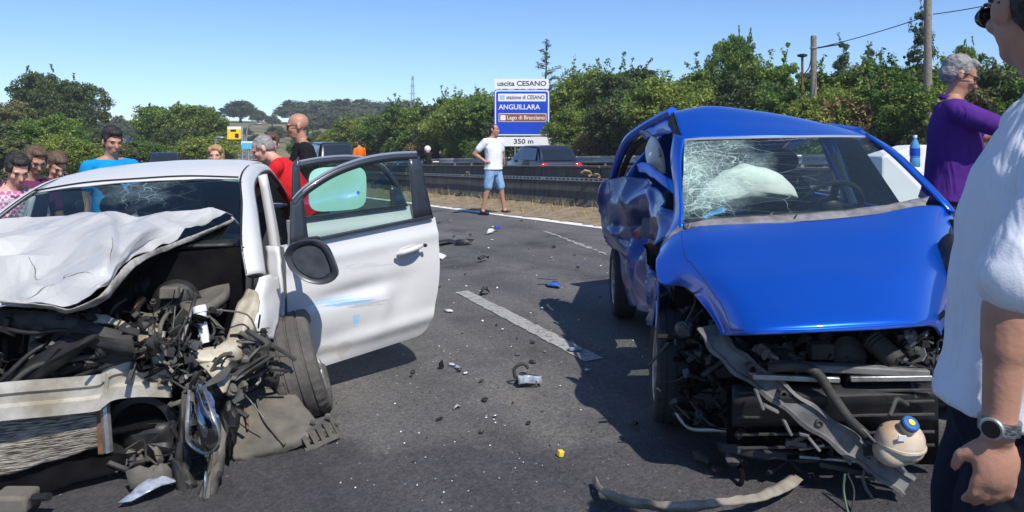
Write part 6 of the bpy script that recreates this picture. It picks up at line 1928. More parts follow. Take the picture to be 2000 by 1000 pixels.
    hose(root, [P(1318, 798, 3.4), P(1330, 820, 3.36), P(1352, 838, 3.3), P(1400, 840, 3.2), P(1455, 842, 3.14)], .009, M_ALU, "brake_pipe")
    hose(root, [P(1340, 770, 3.45), P(1362, 800, 3.35), P(1390, 830, 3.25), P(1440, 850, 3.15)], .007, M_DALU, "brake_pipe")
    mb = MB(); mb.lathe(P(1335, 720, 3.62), (-.2, -1, 0), [(0, .1), (.03, .11), (.04, .05), (.08, .04)], 20); mb.build("brake_hub", M_DALU, root)
    mb = MB(); mb.tube(spline([P(1350, 600, 3.66), P(1352, 650, 3.6), P(1350, 700, 3.58)], 14), [.03 + .008 * (i % 2) for i in range(14)], 12); mb.build("suspension_strut", M_BLACKP, root)
    hose(root, [P(1296, 700, 3.6), P(1298, 740, 3.56), P(1300, 760, 3.56)], .012, M_ALU, "arm_link")
    for (c_, s_, n_, sd, ms) in ((P(1360, 660, 3.42), (.16, .25, .16), 40, 21, [M_BAYDK, M_BLACKP, M_DUSTP, M_DALU]), (P(1370, 770, 3.4), (.22, .25, .3), 60, 22, [M_BAYDK, M_BLACKP, M_BAYDK, M_DALU]),
                                 (P(1500, 695, 3.1), (.24, .1, .1), 40, 23, [M_BLACKP, M_DUSTP, M_GREYP, M_DALU]), (P(1650, 690, 3.12), (.5, .12, .14), 70, 24, [M_BAYDK, M_BLACKP, M_DUSTP]),
                                 (P(1790, 690, 3.0), (.12, .15, .18), 36, 25, [M_DUSTP, M_ALU, M_BLACKP]), (P(1480, 850, 3.16), (.3, .12, .16), 46, 26, [M_BAYDK, M_BLACKP, M_DUSTP]),
                                 (P(1640, 850, 3.02), (.3, .1, .14), 36, 27, [M_BAYDK, M_BLACKP]), (P(1720, 880, 2.9), (.14, .06, .1), 20, 28, [M_CARRIER, M_DUSTP])):
        clutter(root, c_, s_, n_, sd, ms)
    # expansion tank with its blue cap
    mb = MB()
    tc_ = P(1758, 864, 2.80)
    mb.ball(tc_, (.086, .066, .072), Euler((0, -.15, .1)).to_matrix(), 24, 16); mb.ball(tc_ + V(-.03, 0, -.03), (.066, .058, .052), None, 20, 12); mb.v = [V(*(tc_[i_] + math.copysign(abs((p - tc_)[i_]) ** .8 * .093 ** .2, (p - tc_)[i_]) for i_ in range(3))) for p in mb.v]; tank = mb.build("expansion_tank", M_TANK, root)
    mb = MB(); mb.lathe(tc_, V(.05, -.1, 1), [(-.004, .083), (-.004, .09), (.004, .09), (.004, .083)], 32, caps=False); mb.build("tank_seam", M_TANK, tank)
    ax = V(.12, -.62, .75).normalized()
    mb = MB(); mb.lathe(P(1771, 836, 2.76), ax, [(0, .03), (.02, .032)], 24); mb.build("tank_neck", M_TANK, tank)
    mb = MB()
    pr = [(0.015, .028), (.018, .031), (.034, .031), (.039, .027), (.04, .016)]
    mb.lathe(P(1771, 836, 2.76), ax, pr, 24); cp = mb.build("cap", M_CAPB, tank, angle=30)
    mb = MB(); mb.lathe(P(1771, 836, 2.76) + ax * .0405, ax, [(0, .011), (.002, .012)], 16); mb.build("cap_mark", M_YEL, cp)
    mb = MB(); mb.box(P(1762, 856, 2.725), (.03, .004, .022), Euler((.2, .1, .1)).to_matrix()); mb.build("tank_label", M_WPLAST, tank)
    mb = MB(); mb.ball(tc_ + V(0.004, -.002, -.006), (.083, .063, .071), Euler((0, -.15, .1)).to_matrix(), 24, 16); mb.v = [V(p.x, p.y, min(p.z, tc_.z - .047)) for p in mb.v]; mb.build("coolant", mat("red_brown_coolant", (.24, .07, .04), .35, noise=.5, nscale=14, col2=(.36, .17, .1)), tank)
    hose(root, [P(1738, 812, 2.78), P(1744, 795, 2.8), P(1752, 780, 2.82), P(1772, 790, 2.85)], .009, M_DUSTP, "overflow_hose", 16)
    hose(root, [P(1650, 925, 2.88), P(1648, 960, 2.86), P(1658, 1010, 2.8)], .005, mat("green_wire", (.05, .09, .05), .5), "wire", 16)
    hose(root, [P(1655, 925, 2.88), P(1668, 960, 2.86), P(1662, 1010, 2.8)], .004, M_RUBD, "wire", 16)
    return root
blue_car()
# ================================================================== PEOPLE
def skin_mat(name, c, c2):
    return mat(name, c, 0.5, noise=0.4, nscale=9, col2=c2, bump=0.12, bscale=90, sub=0.06)
SK1 = skin_mat("skin_tanned", (0.36, 0.19, 0.125), (0.44, 0.22, 0.15))
SK2 = skin_mat("skin_light", (0.52, 0.30, 0.21), (0.56, 0.29, 0.21))
def cloth(name, c, c2=None, bump=0.1):
    if name in MATS:
        return MATS[name]
    m = mat(name, c, 0.9, noise=0.35, nscale=7, col2=c2 or tuple(x * .82 for x in c), bump=bump, bscale=220, spec=.2)
    N, L = m.node_tree.nodes, m.node_tree.links
    b = N["Principled BSDF"]
    fine = b.inputs["Normal"].links[0].from_socket
    tc = N.new("ShaderNodeTexCoord"); mp = N.new("ShaderNodeMapping")
    mp.inputs["Scale"].default_value = (9, 9, 2.6); mp.inputs["Rotation"].default_value = (.5, .35, .2)
    nz = N.new("ShaderNodeTexNoise"); nz.inputs["Scale"].default_value = 1; nz.inputs["Detail"].default_value = 3; nz.inputs["Distortion"].default_value = .8
    L.new(tc.outputs["Object"], mp.inputs["Vector"]); L.new(mp.outputs[0], nz.inputs["Vector"])
    bp = N.new("ShaderNodeBump"); bp.inputs["Strength"].default_value = .9; bp.inputs["Distance"].default_value = .035
    L.new(nz.outputs["Fac"], bp.inputs["Height"]); L.new(fine, bp.inputs["Normal"]); L.new(bp.outputs["Normal"], b.inputs["Normal"])
    return m
def hair_mat(name, c, c2):
    return mat(name, c, 0.55, noise=0.6, nscale=45, col2=c2, bump=0.9, bscale=75)
HB = hair_mat("hair_black", (0.012, 0.010, 0.009), (0.03, 0.024, 0.02))
HG = hair_mat("hair_grey", (0.30, 0.29, 0.28), (0.14, 0.135, 0.13))
HBR = hair_mat("hair_brown", (0.07, 0.04, 0.025), (0.13, 0.08, 0.05))
HBL = hair_mat("hair_blond", (0.42, 0.27, 0.13), (0.30, 0.18, 0.08))
M_SHOE = cloth("dark_shoe", (0.03, 0.03, 0.035))
M_EYE = mat("eye_dark", (0.03, 0.018, 0.012), 0.2)
M_LENS = mat("dark_lens", (0.006, 0.007, 0.008), 0.08, coat=1)
wr_tex = bpy.data.textures.new("cloth_folds", 'CLOUDS'); wr_tex.noise_scale = 0.17; wr_tex.noise_depth = 2
hr_tex = bpy.data.textures.new("hair_locks", 'CLOUDS'); hr_tex.noise_scale = 0.03; hr_tex.noise_depth = 2

def melt(mb, name, m, parent, vox, smooth=4, wrinkle=0.0, tex=None):
    """closed limbs and volumes fused into one continuous skin"""
    o = mb.build(name, m, parent, angle=180)
    r = o.modifiers.new("fuse", 'REMESH'); r.mode = 'VOXEL'; r.voxel_size = vox; r.use_smooth_shade = True
    s = o.modifiers.new("soften", 'SMOOTH'); s.factor = 0.5; s.iterations = smooth
    if wrinkle:
        d = o.modifiers.new("folds", 'DISPLACE'); d.texture = tex or wr_tex; d.strength = wrinkle; d.mid_level = 0.5
        d.texture_coords = 'GLOBAL'
    return o

def loft(mb, secs, fr, n=20):
    """closed tube through ellipses (centre, half width, half depth); fr(p)->world"""
    vs, fs = [], []
    for (f0, l0, z, a, b_) in secs:
        for k in range(n):
            t = 6.2832 * k / n
            c, s = math.cos(t), math.sin(t)
            x = math.copysign(abs(c) ** .85, c) * b_; y = math.copysign(abs(s) ** .85, s) * a
            vs.append(fr(V(f0 + x, l0 + y, z)))
    for i in range(len(secs) - 1):
        for k in range(n):
            fs.append((i * n + k, i * n + (k + 1) % n, (i + 1) * n + (k + 1) % n, (i + 1) * n + k))
    fs += [tuple(range(n))[::-1], tuple((len(secs) - 1) * n + k for k in range(n))]
    mb.add(vs, fs)

def person(label, x, y, hd, H=1.75, lean=0, twist=0, head=(0, 0), armL=((.02, .05, -.29), (.07, .0, -.25)), armR=((.02, .05, -.29), (.07, .0, -.25)), skin=SK1, shirt=None, pants=None, hair=None,
           style='short', sleeve=.62, shorts=False, vox=.012, glasses=None, feet=((0.0, .09), (0.0, .09)), belly=0.0, fat=1.0, collar=False, woman=False, z0=None, hem=.50, fold=.012, headf=0.0, shoes=None, group=None, curl=.5, feats=True):
    g = gz(x) if z0 is None else z0
    root = thing("person", label, "person", (x, y, g), group)
    k = H / 1.75
    a = math.radians(hd)
    Fv, Lv = V(math.cos(a), math.sin(a), 0), V(-math.sin(a), math.cos(a), 0)
    base = V(x, y, g)
    def lo(p):
        return base + Fv * p.x + Lv * p.y + V(0, 0, p.z)
    hipz = .90 * k
    ln, tw = math.radians(lean), math.radians(twist)
    RT = Euler((0, ln, tw)).to_matrix()
    def up(p):
        q = RT @ V(p.x, p.y, p.z - hipz)
        return lo(V(q.x, q.y, q.z + hipz))
    sw = (.185 if woman else .205) * k * (1 + (fat - 1) * .4)
    shz = 1.43 * k
    # torso sections: (fwd, left, z, half width, half depth)
    b = belly
    S = [(0, 0, .80, .155, .10), (0, 0, .90, .165 * fat, .115 * fat + b * .3), (.01 + b * .4, 0, 1.0, .155 * fat, .108 * fat + b * .75), (.012 + b * .5, 0, 1.1, .15 * fat, .108 * fat + b * .8), (.012 + b * .25, 0, 1.2, .158 * fat, .115 * fat + b * .35),
         (.005, 0, 1.3, .172 * fat, .115 * fat), (-.005, 0, 1.38, .168, .10), (-.01, 0, 1.44, .12, .075), (-.012, 0, 1.49, .062, .058)]
    S = [(f * k, l, z * k, wv * k, d * k) for f, l, z, wv, d in S]
    if woman:
        S[5] = (S[5][0] + .02, 0, S[5][2], S[5][3] * .92, S[5][4] + .02); S[6] = (S[6][0], 0, S[6][2], S[6][3] * .92, S[6][4])
    nb = up(V(-.012 * k, 0, 1.46 * k)); hc = up(V(.022 * k + headf, 0, 1.645 * k))
    # ---- skin body
    body = MB()
    loft(body, [(f, l, z, wv * .93, d * .93) for f, l, z, wv, d in S], up)
    body.capsule(nb, hc - (up(V(0, 0, 1)) - up(V(0, 0, 0))) * .05, .058 * k, .054 * k)
    for s in (1, -1):
        body.capsule(up(V(-.012 * k, s * .03 * k, 1.475 * k)), up(V(-.008 * k, s * sw, shz - .02 * k)), .052 * k, .05 * k)
    # head frame
    hy, hp = math.radians(head[0]), math.radians(head[1])
    hr = Euler((0, ln * .35 + hp, tw + hy)).to_matrix()
    rz = Matrix.Rotation(a, 3, 'Z') @ hr
    def hd_(p):
        return hc + rz @ (Vector(p) * k)
    def hball(mb_, c, r, e=None):
        mb_.ball(hd_(c), tuple(q * k for q in r), rz if e is None else rz @ e, 18, 12)
    hball(body, (-.012, 0, .03), (.096, .076, .088)); hball(body, (.022, 0, -.03), (.072, .063, .085)); hball(body, (.045, 0, -.082), (.045, .046, .034))
    body.capsule(hd_((.09, 0, .008)), hd_((.112, 0, -.03)), .009 * k, .015 * k); hball(body, (.078, 0, .026), (.022, .056, .011))
    hball(body, (.09, 0, -.062), (.013, .026, .008)); hball(body, (.088, 0, -.074), (.012, .022, .008))
    hball(body, (.066, .038, -.022), (.026, .024, .02)); hball(body, (.066, -.038, -.022), (.026, .024, .02))
    for s in (1, -1):
        hball(body, (-.012, s * .08, -.008), (.022, .010, .034), Euler((0, -.2, s * .4)).to_matrix())
    sh_pts = []
    slv = MB()
    for s, arm in ((1, armL), (-1, armR)):
        sp = up(V(-.008 * k, s * sw, shz * 1.0 - .02 * k))
        el = sp + Fv * arm[0][0] + Lv * arm[0][1] * s + V(0, 0, arm[0][2])
        wr = el + Fv * arm[1][0] + Lv * arm[1][1] * s + V(0, 0, arm[1][2])
        body.capsule(sp, el, .05 * k * fat, .041 * k * (fat * .5 + .5)); body.capsule(el, wr, .042 * k, .028 * k)
        body.capsule(el.lerp(wr, .2), el.lerp(wr, .45), .044 * k, .040 * k)
        # hand: palm, four fingers of unequal length, thumb
        d = (wr - el).normalized()
        inn = (-Lv * s * .8 + Fv * .2); inn = (inn - d * inn.dot(d)).normalized()      # palm faces the body
        ac = d.cross(inn).normalized()
        if ac.dot(Fv) < 0 and abs(ac.dot(Fv)) > .1 or (abs(ac.dot(Fv)) <= .1 and ac.z < 0): ac = -ac
        pc = wr + d * .055 * k
        em = Matrix((d, ac, inn)).transposed()
        body.ball(pc, (.055 * k, .043 * k, .018 * k), em, 14, 10)
        for j, (o, L1) in enumerate(((.032, .072), (.011, .082), (-.011, .077), (-.031, .06))):
            p0 = wr + d * .085 * k + ac * o * k
            dd = (d * (1 - curl * .3) + inn * curl * .5).normalized(); p1 = p0 + dd * L1 * .5 * k
            d2 = (d * (1 - curl) + inn * curl * 1.1).normalized(); p2 = p1 + d2 * L1 * .5 * k
            body.capsule(p0, p1, .0095 * k, .009 * k, 8); body.capsule(p1, p2, .009 * k, .0075 * k, 8)
        t0 = wr + d * .025 * k + ac * .03 * k
        t1 = t0 + (d * .6 + ac * .6 + inn * .3).normalized() * .04 * k; t2 = t1 + (d * .85 + inn * .4).normalized() * .032 * k
        body.capsule(t0, t1, .014 * k, .011 * k, 8); body.capsule(t1, t2, .011 * k, .009 * k, 8)
        if sleeve > 0:
            slv.capsule(sp + V(0, 0, .004), sp.lerp(el, min(1, sleeve)), .066 * k * fat, (.062 if sleeve < 1 else .056) * k * fat)
            if sleeve > 1:
                slv.capsule(el, el.lerp(wr, sleeve - 1), .056 * k, .044 * k)
        sh_pts.append((sp, el, wr))
    leg = MB()
    for s, (ff, fl) in ((1, feet[0]), (-1, feet[1])):
        hp_ = lo(V(0, s * .088 * k, .86 * k)); an = lo(V(ff - .02, s * fl, .085 * k)); kn = hp_.lerp(an, .48) + Fv * (.03 + abs(ff) * .05)
        body.capsule(hp_, kn, .078 * k * fat, .053 * k); body.capsule(kn, an, .052 * k, .036 * k); body.capsule(kn.lerp(an, .2) - Fv * .012, kn.lerp(an, .42) - Fv * .015, .054 * k, .045 * k)
        body.capsule(an, an + Fv * .04 - V(0, 0, .04), .038 * k, .034 * k)
        if shorts:
            leg.capsule(hp_, hp_.lerp(kn, .86), .098 * k * fat, .088 * k)
        else:
            leg.capsule(hp_, kn, .095 * k * fat, .072 * k); leg.capsule(kn, an - V(0, 0, .02), .072 * k, .062 * k)
        sb = MB(); sb.capsule(an - Fv * .03 - V(0, 0, .045 * k), an + Fv * .14 * k - V(0, 0, .055 * k), .042 * k, .036 * k)
        melt(sb, "shoe", shoes or M_SHOE, root, .012, 2)
    melt(body, "body", skin, root, vox, 3)
    # ---- clothes
    if shirt:
        st = [(f, l, z, wv + .014, d + .016) for f, l, z, wv, d in S]
        hz = hem * 1.75 * k
        st = [q for q in st if q[2] > hz + .02]
        w0, d0, f0 = st[0][3], st[0][4], st[0][0]
        st = [(f0, 0, hz, w0 + .012, d0 + .012)] + st[:-1] + [(-.012 * k, 0, 1.475 * k, .078 * k, .072 * k)]
        tb = MB(); loft(tb, st, up, 24)
        for s in (1, -1):
            tb.capsule(up(V(-.012 * k, s * .05 * k, 1.44 * k)), up(V(-.008 * k, s * sw, shz - .02 * k)), .066 * k, .066 * k * fat)
        for v_, f_ in ((slv.v, slv.f),):
            bb = len(tb.v); tb.v += v_; tb.f += [[bb + i for i in q] for q in f_]; tb.m += [0] * len(f_)
        so_ = melt(tb, "shirt", shirt, root, max(.009, vox), 3, fold)
        if collar:
            cb = MB()
            for s in (1, -1):
                pts = []
                for q in range(9):
                    t = math.pi * q / 8
                    pts.append(up(V(math.cos(t) * .068 * k - .004, s * math.sin(t) * .068 * k, (1.505 - .022 * math.cos(t)) * k)))
                rows = [pts, [p_ + (p_ - up(V(-.01, 0, 1.5 * k))).normalized() * .02 - V(0, 0, .035) for p_ in pts]]
                cb.surf(rows, 4, 16)
            cb.build("collar", shirt, so_, thick=.006)
    if pants:
        pt = [q for q in S if q[2] < 1.06 * k]
        pt = [(0, 0, .76 * k, .15 * k, .10 * k)] + [(f, l, z, wv + .012, d + .012) for f, l, z, wv, d in pt]
        pb = MB(); loft(pb, pt, up, 22)
        bb = len(pb.v); pb.v += leg.v; pb.f += [[bb + i for i in q] for q in leg.f]; pb.m += [0] * len(leg.f)
        melt(pb, "shorts" if shorts else "trousers", pants, root, max(.011, vox), 3, fold * 1.1)
    # ---- hair, eyes, glasses
    if hair:
        hb = MB()
        hball(hb, (-.026, 0, .048), (.098, .083, .086)); hball(hb, (-.05, 0, .0), (.07, .078, .075)); hball(hb, (.03, 0, .095), (.055, .062, .034))
        if style == 'long':
            for s in (1, -1):
                hball(hb, (-.02, s * .07, -.03), (.05, .028, .11)); hball(hb, (-.03, s * .07, -.12), (.045, .03, .08)); hball(hb, (.03, s * .055, .07), (.05, .03, .045))
            hball(hb, (-.07, 0, -.08), (.045, .08, .11))
        elif style == 'bun':
            hball(hb, (-.105, 0, .05), (.04, .045, .04))
            for s in (1, -1): hball(hb, (.0, s * .06, .035), (.06, .03, .05))
        elif style == 'full':
            hball(hb, (-.03, 0, .06), (.102, .09, .09)); hball(hb, (.05, 0, .10), (.05, .06, .03))
        elif style == 'crop':
            hb = MB(); hball(hb, (-.022, 0, .037), (.095, .079, .087)); hball(hb, (-.045, 0, -.005), (.066, .077, .07))
        for s in (1, -1):
            if style in ('short', 'full', 'crop'): hball(hb, (.015, s * .073, .03), (.022, .009, .03))
        melt(hb, "hair", hair, root, max(.006, vox * .7), 2, .014 if style != 'crop' else .006, hr_tex)
    if feats:
        for s in (1, -1):
            eb = MB(); hball(eb, (.0835, s * .032, .006), (.007, .010, .0042)); eb.build("eye", M_EYE, root)
            eb = MB(); hball(eb, (.091, s * .034, .027), (.006, .019, .0035)); eb.build("eyebrow", hair or HBR, root)
        eb = MB(); hball(eb, (.0985, 0, -.068), (.006, .02, .0035)); eb.build("mouth", mat("lip_line", (.22, .07, .06), .5), root)
    if glasses:
        gb = MB()
        for s in (1, -1):
            pts = [hd_((.104 - .012 * abs(math.cos(t)), s * .034 + .027 * math.cos(t), .002 + .021 * math.sin(t))) for t in np.linspace(0, 6.2832, 17)]
            gb.tube(pts, .0028 * k, 5)
            gb.tube([hd_((.092, s * .062, .012)), hd_((.03, s * .084, .014)), hd_((-.02, s * .086, .004))], .003 * k, 5)
        gb.tube([hd_((.105, -.009, .008)), hd_((.107, 0, .011)), hd_((.105, .009, .008))], .0028 * k, 5)
        go = gb.build("glasses", M_LENS, root)
        if glasses == 'sun':
            for s in (1, -1):
                lb = MB(); hball(lb, (.100, s * .034, .002), (.006, .030, .024), Euler((0, 0, -s * .25)).to_matrix()); lb.build("lens", M_LENS, go)
    root["_"] = 0; del root["_"]
    return root, dict(hd=hd_, arms=sh_pts, F=Fv, L=Lv, up=up, k=k)

def feet_at(px, d):
    return (px - 1000) / F * d, d
C_WHITE = cloth("white_cotton", (0.74, 0.76, 0.81), (0.70, 0.72, 0.78)); C_NAVY = cloth("navy_trousers", (0.012, 0.014, 0.028)); C_PURP = cloth("purple_polo", (0.085, 0.022, 0.20), (0.065, 0.016, 0.16))
C_BLACK = cloth("black_jacket", (0.012, 0.012, 0.014)); C_RED = cloth("red_shirt", (0.62, 0.018, 0.022)); C_CYAN = cloth("bright_blue_shirt", (0.005, 0.27, 0.62)); C_DENIM = cloth("pale_denim", (0.17, 0.30, 0.50), (0.27, 0.40, 0.58))
C_DK = cloth("charcoal_trousers", (0.03, 0.032, 0.038)); C_OR = cloth("orange_vest", (0.80, 0.16, 0.01))
def check_mat():
    m, t, b = new_mat("pink_check_cloth")
    N, L = t.nodes, t.links
    tc = N.new("ShaderNodeTexCoord"); ck = N.new("ShaderNodeTexChecker"); ck.inputs["Scale"].default_value = 38
    ck.inputs[1].default_value = (.72, .55, .62, 1); ck.inputs[2].default_value = (.50, .12, .26, 1)
    L.new(tc.outputs["Object"], ck.inputs[0]); L.new(ck.outputs[0], b.inputs["Base Color"]); b.inputs["Roughness"].default_value = .9
    return m
C_PINK = check_mat()
C_PLUM = cloth("plum_top", (0.14, 0.03, 0.09))
# man in the white shirt beside the lens
r_, q_ = person("man in white shirt and sunglasses seen from behind at the right edge", 1.075, 1.58, 160, 1.82, lean=-9, headf=.06, feet=((.10, .09), (.10, .09)), head=(-72, 8), armL=((.155, .01, -.29), (.02, .0, -.29)), armR=((-.04, .05, -.30), (.0, -.02, -.27)), shirt=C_WHITE, pants=C_NAVY,
                hair=HB, style='short', sleeve=.98, vox=.007, glasses='sun', belly=.0, fat=1.03, collar=True, hem=.475, fold=.03)
def watch():
    sp, el, wr = q_['arms'][0]
    d = (wr - el).normalized()
    mb = MB(); mb.lathe(wr - d * .016, d, [(-.012, .033), (-.012, .036), (.012, .035), (.012, .032)], 28); o = tag(mb.build("wrist_watch", mat("steel_bracelet", (.30, .30, .31), .3, .9, bump=.6, bscale=120)), "steel wrist watch on the wrist of the man in the white shirt", "watch")
    out = (V(-.75, -.6, 0) - d * V(-.75, -.6, 0).dot(d)).normalized()
    mb = MB(); mb.lathe(wr - d * .016 + out * .030, out, [(0, .020), (.008, .021), (.012, .019)], 24); mb.build("case", M_ALU, o, angle=30)
    mb = MB(); mb.lathe(wr - d * .016 + out * .0425, out, [(0, .016), (.001, .016)], 20); mb.build("dial", M_LENS, o)
watch()
# man in purple polo
x, y = feet_at(1852, 5.0)
person("grey haired man in purple polo shirt reaching forward beside the blue car", x, y, -22, 1.86, lean=3, head=(6, 24), armL=((.24, .05, -.16), (.28, -.03, .01)), armR=((.26, .03, -.12), (.27, -.05, -.01)), skin=SK1, shirt=C_PURP, pants=C_DK, hair=HG, style='short',
       vox=.010, glasses='clear', belly=.05, fat=1.1, collar=True, hem=.488, sleeve=.75)
# man in white tee, hands on hips, by the barrier
x, y = feet_at(963, 14.84)
person("man in white t-shirt and denim shorts with hand on hip on the road", x, y, -42, 1.80, head=(22, 2), armL=((-.05, .10, -.26), (.10, -.12, -.20)), armR=((-.16, .14, -.24), (.17, -.15, -.16)), skin=SK1, shirt=C_WHITE, pants=C_DENIM, hair=HB, style='crop',
       sleeve=.6, shorts=True, vox=.011, feet=((.12, .22), (-.08, .20)), fat=1.1)
# the group round the white car
x, y = feet_at(217, 7.1)
person("dark haired man in bright blue t-shirt behind the white car", x, y, -35, 1.80, head=(-4, 14), shirt=C_CYAN, pants=C_DK, hair=HB, style='full', vox=.011, fat=1.0)
x, y = feet_at(600, 7.4)
person("bald man with glasses in black jacket beside the open rear door", x, y, 205, 1.86, lean=5, head=(-10, 10), shirt=C_BLACK, pants=C_DK, sleeve=1.9, vox=.010, glasses='clear', fat=1.08, collar=True)
x, y = feet_at(612, 7.0)
person("grey haired man in red t-shirt stooping into the white car", x, y, 186, 1.78, lean=36, head=(6, 20), armL=((.2, .0, -.24), (.22, -.02, -.08)), armR=((.2, .0, -.24), (.22, -.02, -.08)), skin=SK2, shirt=C_RED, pants=C_DK, hair=HG, style='crop', vox=.010)
x, y = feet_at(530, 8.0)
person("person half hidden between the man in red and the bald man", x, y, -80, 1.68, head=(0, 8), skin=SK2, shirt=C_DK, pants=C_DK, hair=HBR, style='full', vox=.012, woman=True)
x, y = feet_at(422, 8.2)
person("blond woman looking over the white car's roof", x, y, -78, 1.60, head=(0, 6), skin=SK2, shirt=C_DK, pants=C_DK, hair=HBL, style='long', vox=.012, woman=True)
x, y = feet_at(14, 5.35)
person("dark haired woman in pink checked shirt looking down at the left edge", x, y, -30, 1.60, lean=10, head=(-8, 26), skin=SK2, shirt=C_PINK, pants=C_DK, hair=HB, style='bun', vox=.010, woman=True, collar=True)
x, y = feet_at(52, 6.2)
person("woman with tied hair and glasses behind the woman in the checked shirt", x, y, -28, 1.66, lean=8, head=(-5, 24), skin=SK1, shirt=C_PLUM, pants=C_DK, hair=HBR, style='bun', vox=.011, woman=True, glasses='clear')
x, y = feet_at(98, 6.6)
person("brown haired person bending down nearest the white car's roof", x, y, -32, 1.60, lean=8, head=(-4, 30), skin=SK2, shirt=C_DK, pants=C_DK, hair=HBR, style='full', vox=.011, woman=True)
x, y = feet_at(702, 24.0)
person("far person in orange high visibility vest on the road", x, y, 150, 1.75, shirt=C_OR, pants=C_DK, hair=HB, style='crop', vox=.016, feats=False)
# ================================================================== SIGNS, POLES, TRAFFIC
M_SIGNW = mat("sign_white", (0.76, 0.76, 0.76), 0.45, noise=.08, nscale=3)
M_SIGNB = mat("sign_blue", (0.003, 0.055, 0.50), 0.4, noise=.1, nscale=3)
M_SIGNBR = mat("sign_brown", (0.25, 0.07, 0.035), 0.45)
M_SIGNK = mat("sign_black", (0.02, 0.02, 0.02), 0.5)
M_SIGNY = mat("sign_yellow", (0.85, 0.55, 0.01), 0.45)
M_CYANS = mat("sign_light_blue", (0.10, 0.45, 0.68), 0.45)
M_WOOD = mat("weathered_pole_wood", (0.26, 0.225, 0.185), 0.9, noise=.5, nscale=12, col2=(.15, .125, .10), bump=.6, bscale=30)
def text(body, size, loc, m, parent, w=None, align='LEFT', off=.0, rot=None):
    c = bpy.data.curves.new("lettering", 'FONT')
    c.body = body; c.size = size; c.align_x = align; c.align_y = 'CENTER'; c.extrude = .003; c.offset = off * size
    c.materials.append(m)
    o = bpy.data.objects.new("lettering", c); COL.objects.link(o)
    bpy.context.view_layer.update()
    me = bpy.data.meshes.new_from_object(o)
    sx = w / max(.01, o.dimensions.x) if w else 1
    bpy.data.objects.remove(o); bpy.data.curves.remove(c)
    me.name = "lettering"
    o = bpy.data.objects.new("lettering", me); COL.objects.link(o)
    o.scale.x = sx
    o.parent = parent
    o.location = Vector(loc) - org(parent)
    o.rotation_euler = rot or (math.radians(90), 0, 0)
    ORG[o.name] = org(parent)
    return o
def rrect(w, h, r, n=6):
    pts = []
    for cx, cz, a0 in ((w / 2 - r, h / 2 - r, 0), (-w / 2 + r, h / 2 - r, 90), (-w / 2 + r, -h / 2 + r, 180), (w / 2 - r, -h / 2 + r, 270)):
        for i in range(n + 1):
            a = math.radians(a0 + 90 * i / n)
            pts.append((cx + r * math.cos(a), cz + r * math.sin(a)))
    return pts
def exit_sign():
    d = d_far(1020, 0.6)
    s = d / F
    X = lambda px: (px - 1000) * s
    Z = lambda py: HC + (Y0 - py) * s
    gx = X(1020)
    root = thing("exit_sign", "large blue and white motorway exit sign on steel posts", "road sign", (gx, d, rz(gx, d)))
    def board(name, x0, x1, y0, y1, m, r, dy, parent, th=.03):
        cx, cz, w, h = (X(x0) + X(x1)) / 2, (Z(y0) + Z(y1)) / 2, X(x1) - X(x0), Z(y0) - Z(y1)
        mb = MB(); mb.prism([V(cx + a, d - dy, cz + c) for a, c in rrect(w, h, r * s)], V(0, th, 0))
        return mb.build(name, m, parent, smooth=False)
    t = board("top_panel", 966, 1072, 154, 173.5, M_SIGNW, 2, .03, root)
    text("uscita CESANO", 11.5 * s * 1.15, V(X(971), d - .036, Z(163.5)), M_SIGNK, t, X(1066) - X(971), off=.016)
    m_ = board("main_panel", 965.5, 1073.5, 175, 265.5, M_SIGNB, 5, .03, root)
    brd = board("white_border", 966.6, 1072.4, 176.2, 264.3, M_SIGNW, 5, .036, m_, .004)
    board("blue_field", 969, 1070, 178.6, 262, M_SIGNB, 4, .042, m_, .004)
    p1 = board("station_panel", 973, 1066, 183, 198, M_SIGNW, 1, .048, m_, .004)
    text("stazione di CESANO", 9 * s * 1.2, V(X(989), d - .053, Z(190.5)), M_SIGNK, p1, X(1063) - X(989), off=.014)
    ic = board("train_symbol", 976, 986, 186, 195, mat("pale_blue_symbol", (.35, .5, .65), .5), 1, .053, p1, .003)
    text("ANGUILLARA", 11 * s * 1.25, V(X(974), d - .048, Z(209.5)), M_SIGNW, m_, X(1055) - X(974), off=.014)
    p2 = board("tourist_border", 974, 1067, 221.5, 238, M_SIGNW, 1, .048, m_, .004)
    p3 = board("tourist_panel", 975, 1066, 222.6, 237, M_SIGNBR, 1, .054, m_, .004)
    text("Lago di Bracciano", 9 * s * 1.2, V(X(990), d - .060, Z(230)), M_SIGNW, p3, X(1063) - X(990), off=.012)
    board("lake_symbol", 977.5, 987.5, 225, 235, M_SIGNW, 1, .059, p3, .003)
    t2 = board("distance_panel", 967, 1074.5, 267.5, 285.5, M_SIGNW, 1, .03, root)
    text("350 m", 11 * s * 1.2, V(X(1003), d - .036, Z(276.5)), M_SIGNK, t2, X(1041) - X(1003), off=.016)
    for px in (985, 1006, 1024, 1043):
        mb = MB(); mb.tube([V(X(px), d + .04, rz(X(px), d) - .1), V(X(px), d + .04, Z(156))], .035, 8); mb.build("post", M_GALV, root)
    for py in (163, 190, 235, 276):
        mb = MB(); mb.bar(V(X(970), d + .018, Z(py)), V(X(1069), d + .018, Z(py)), .03, .05); mb.build("cross_bar", M_GALV, root)
exit_sign()

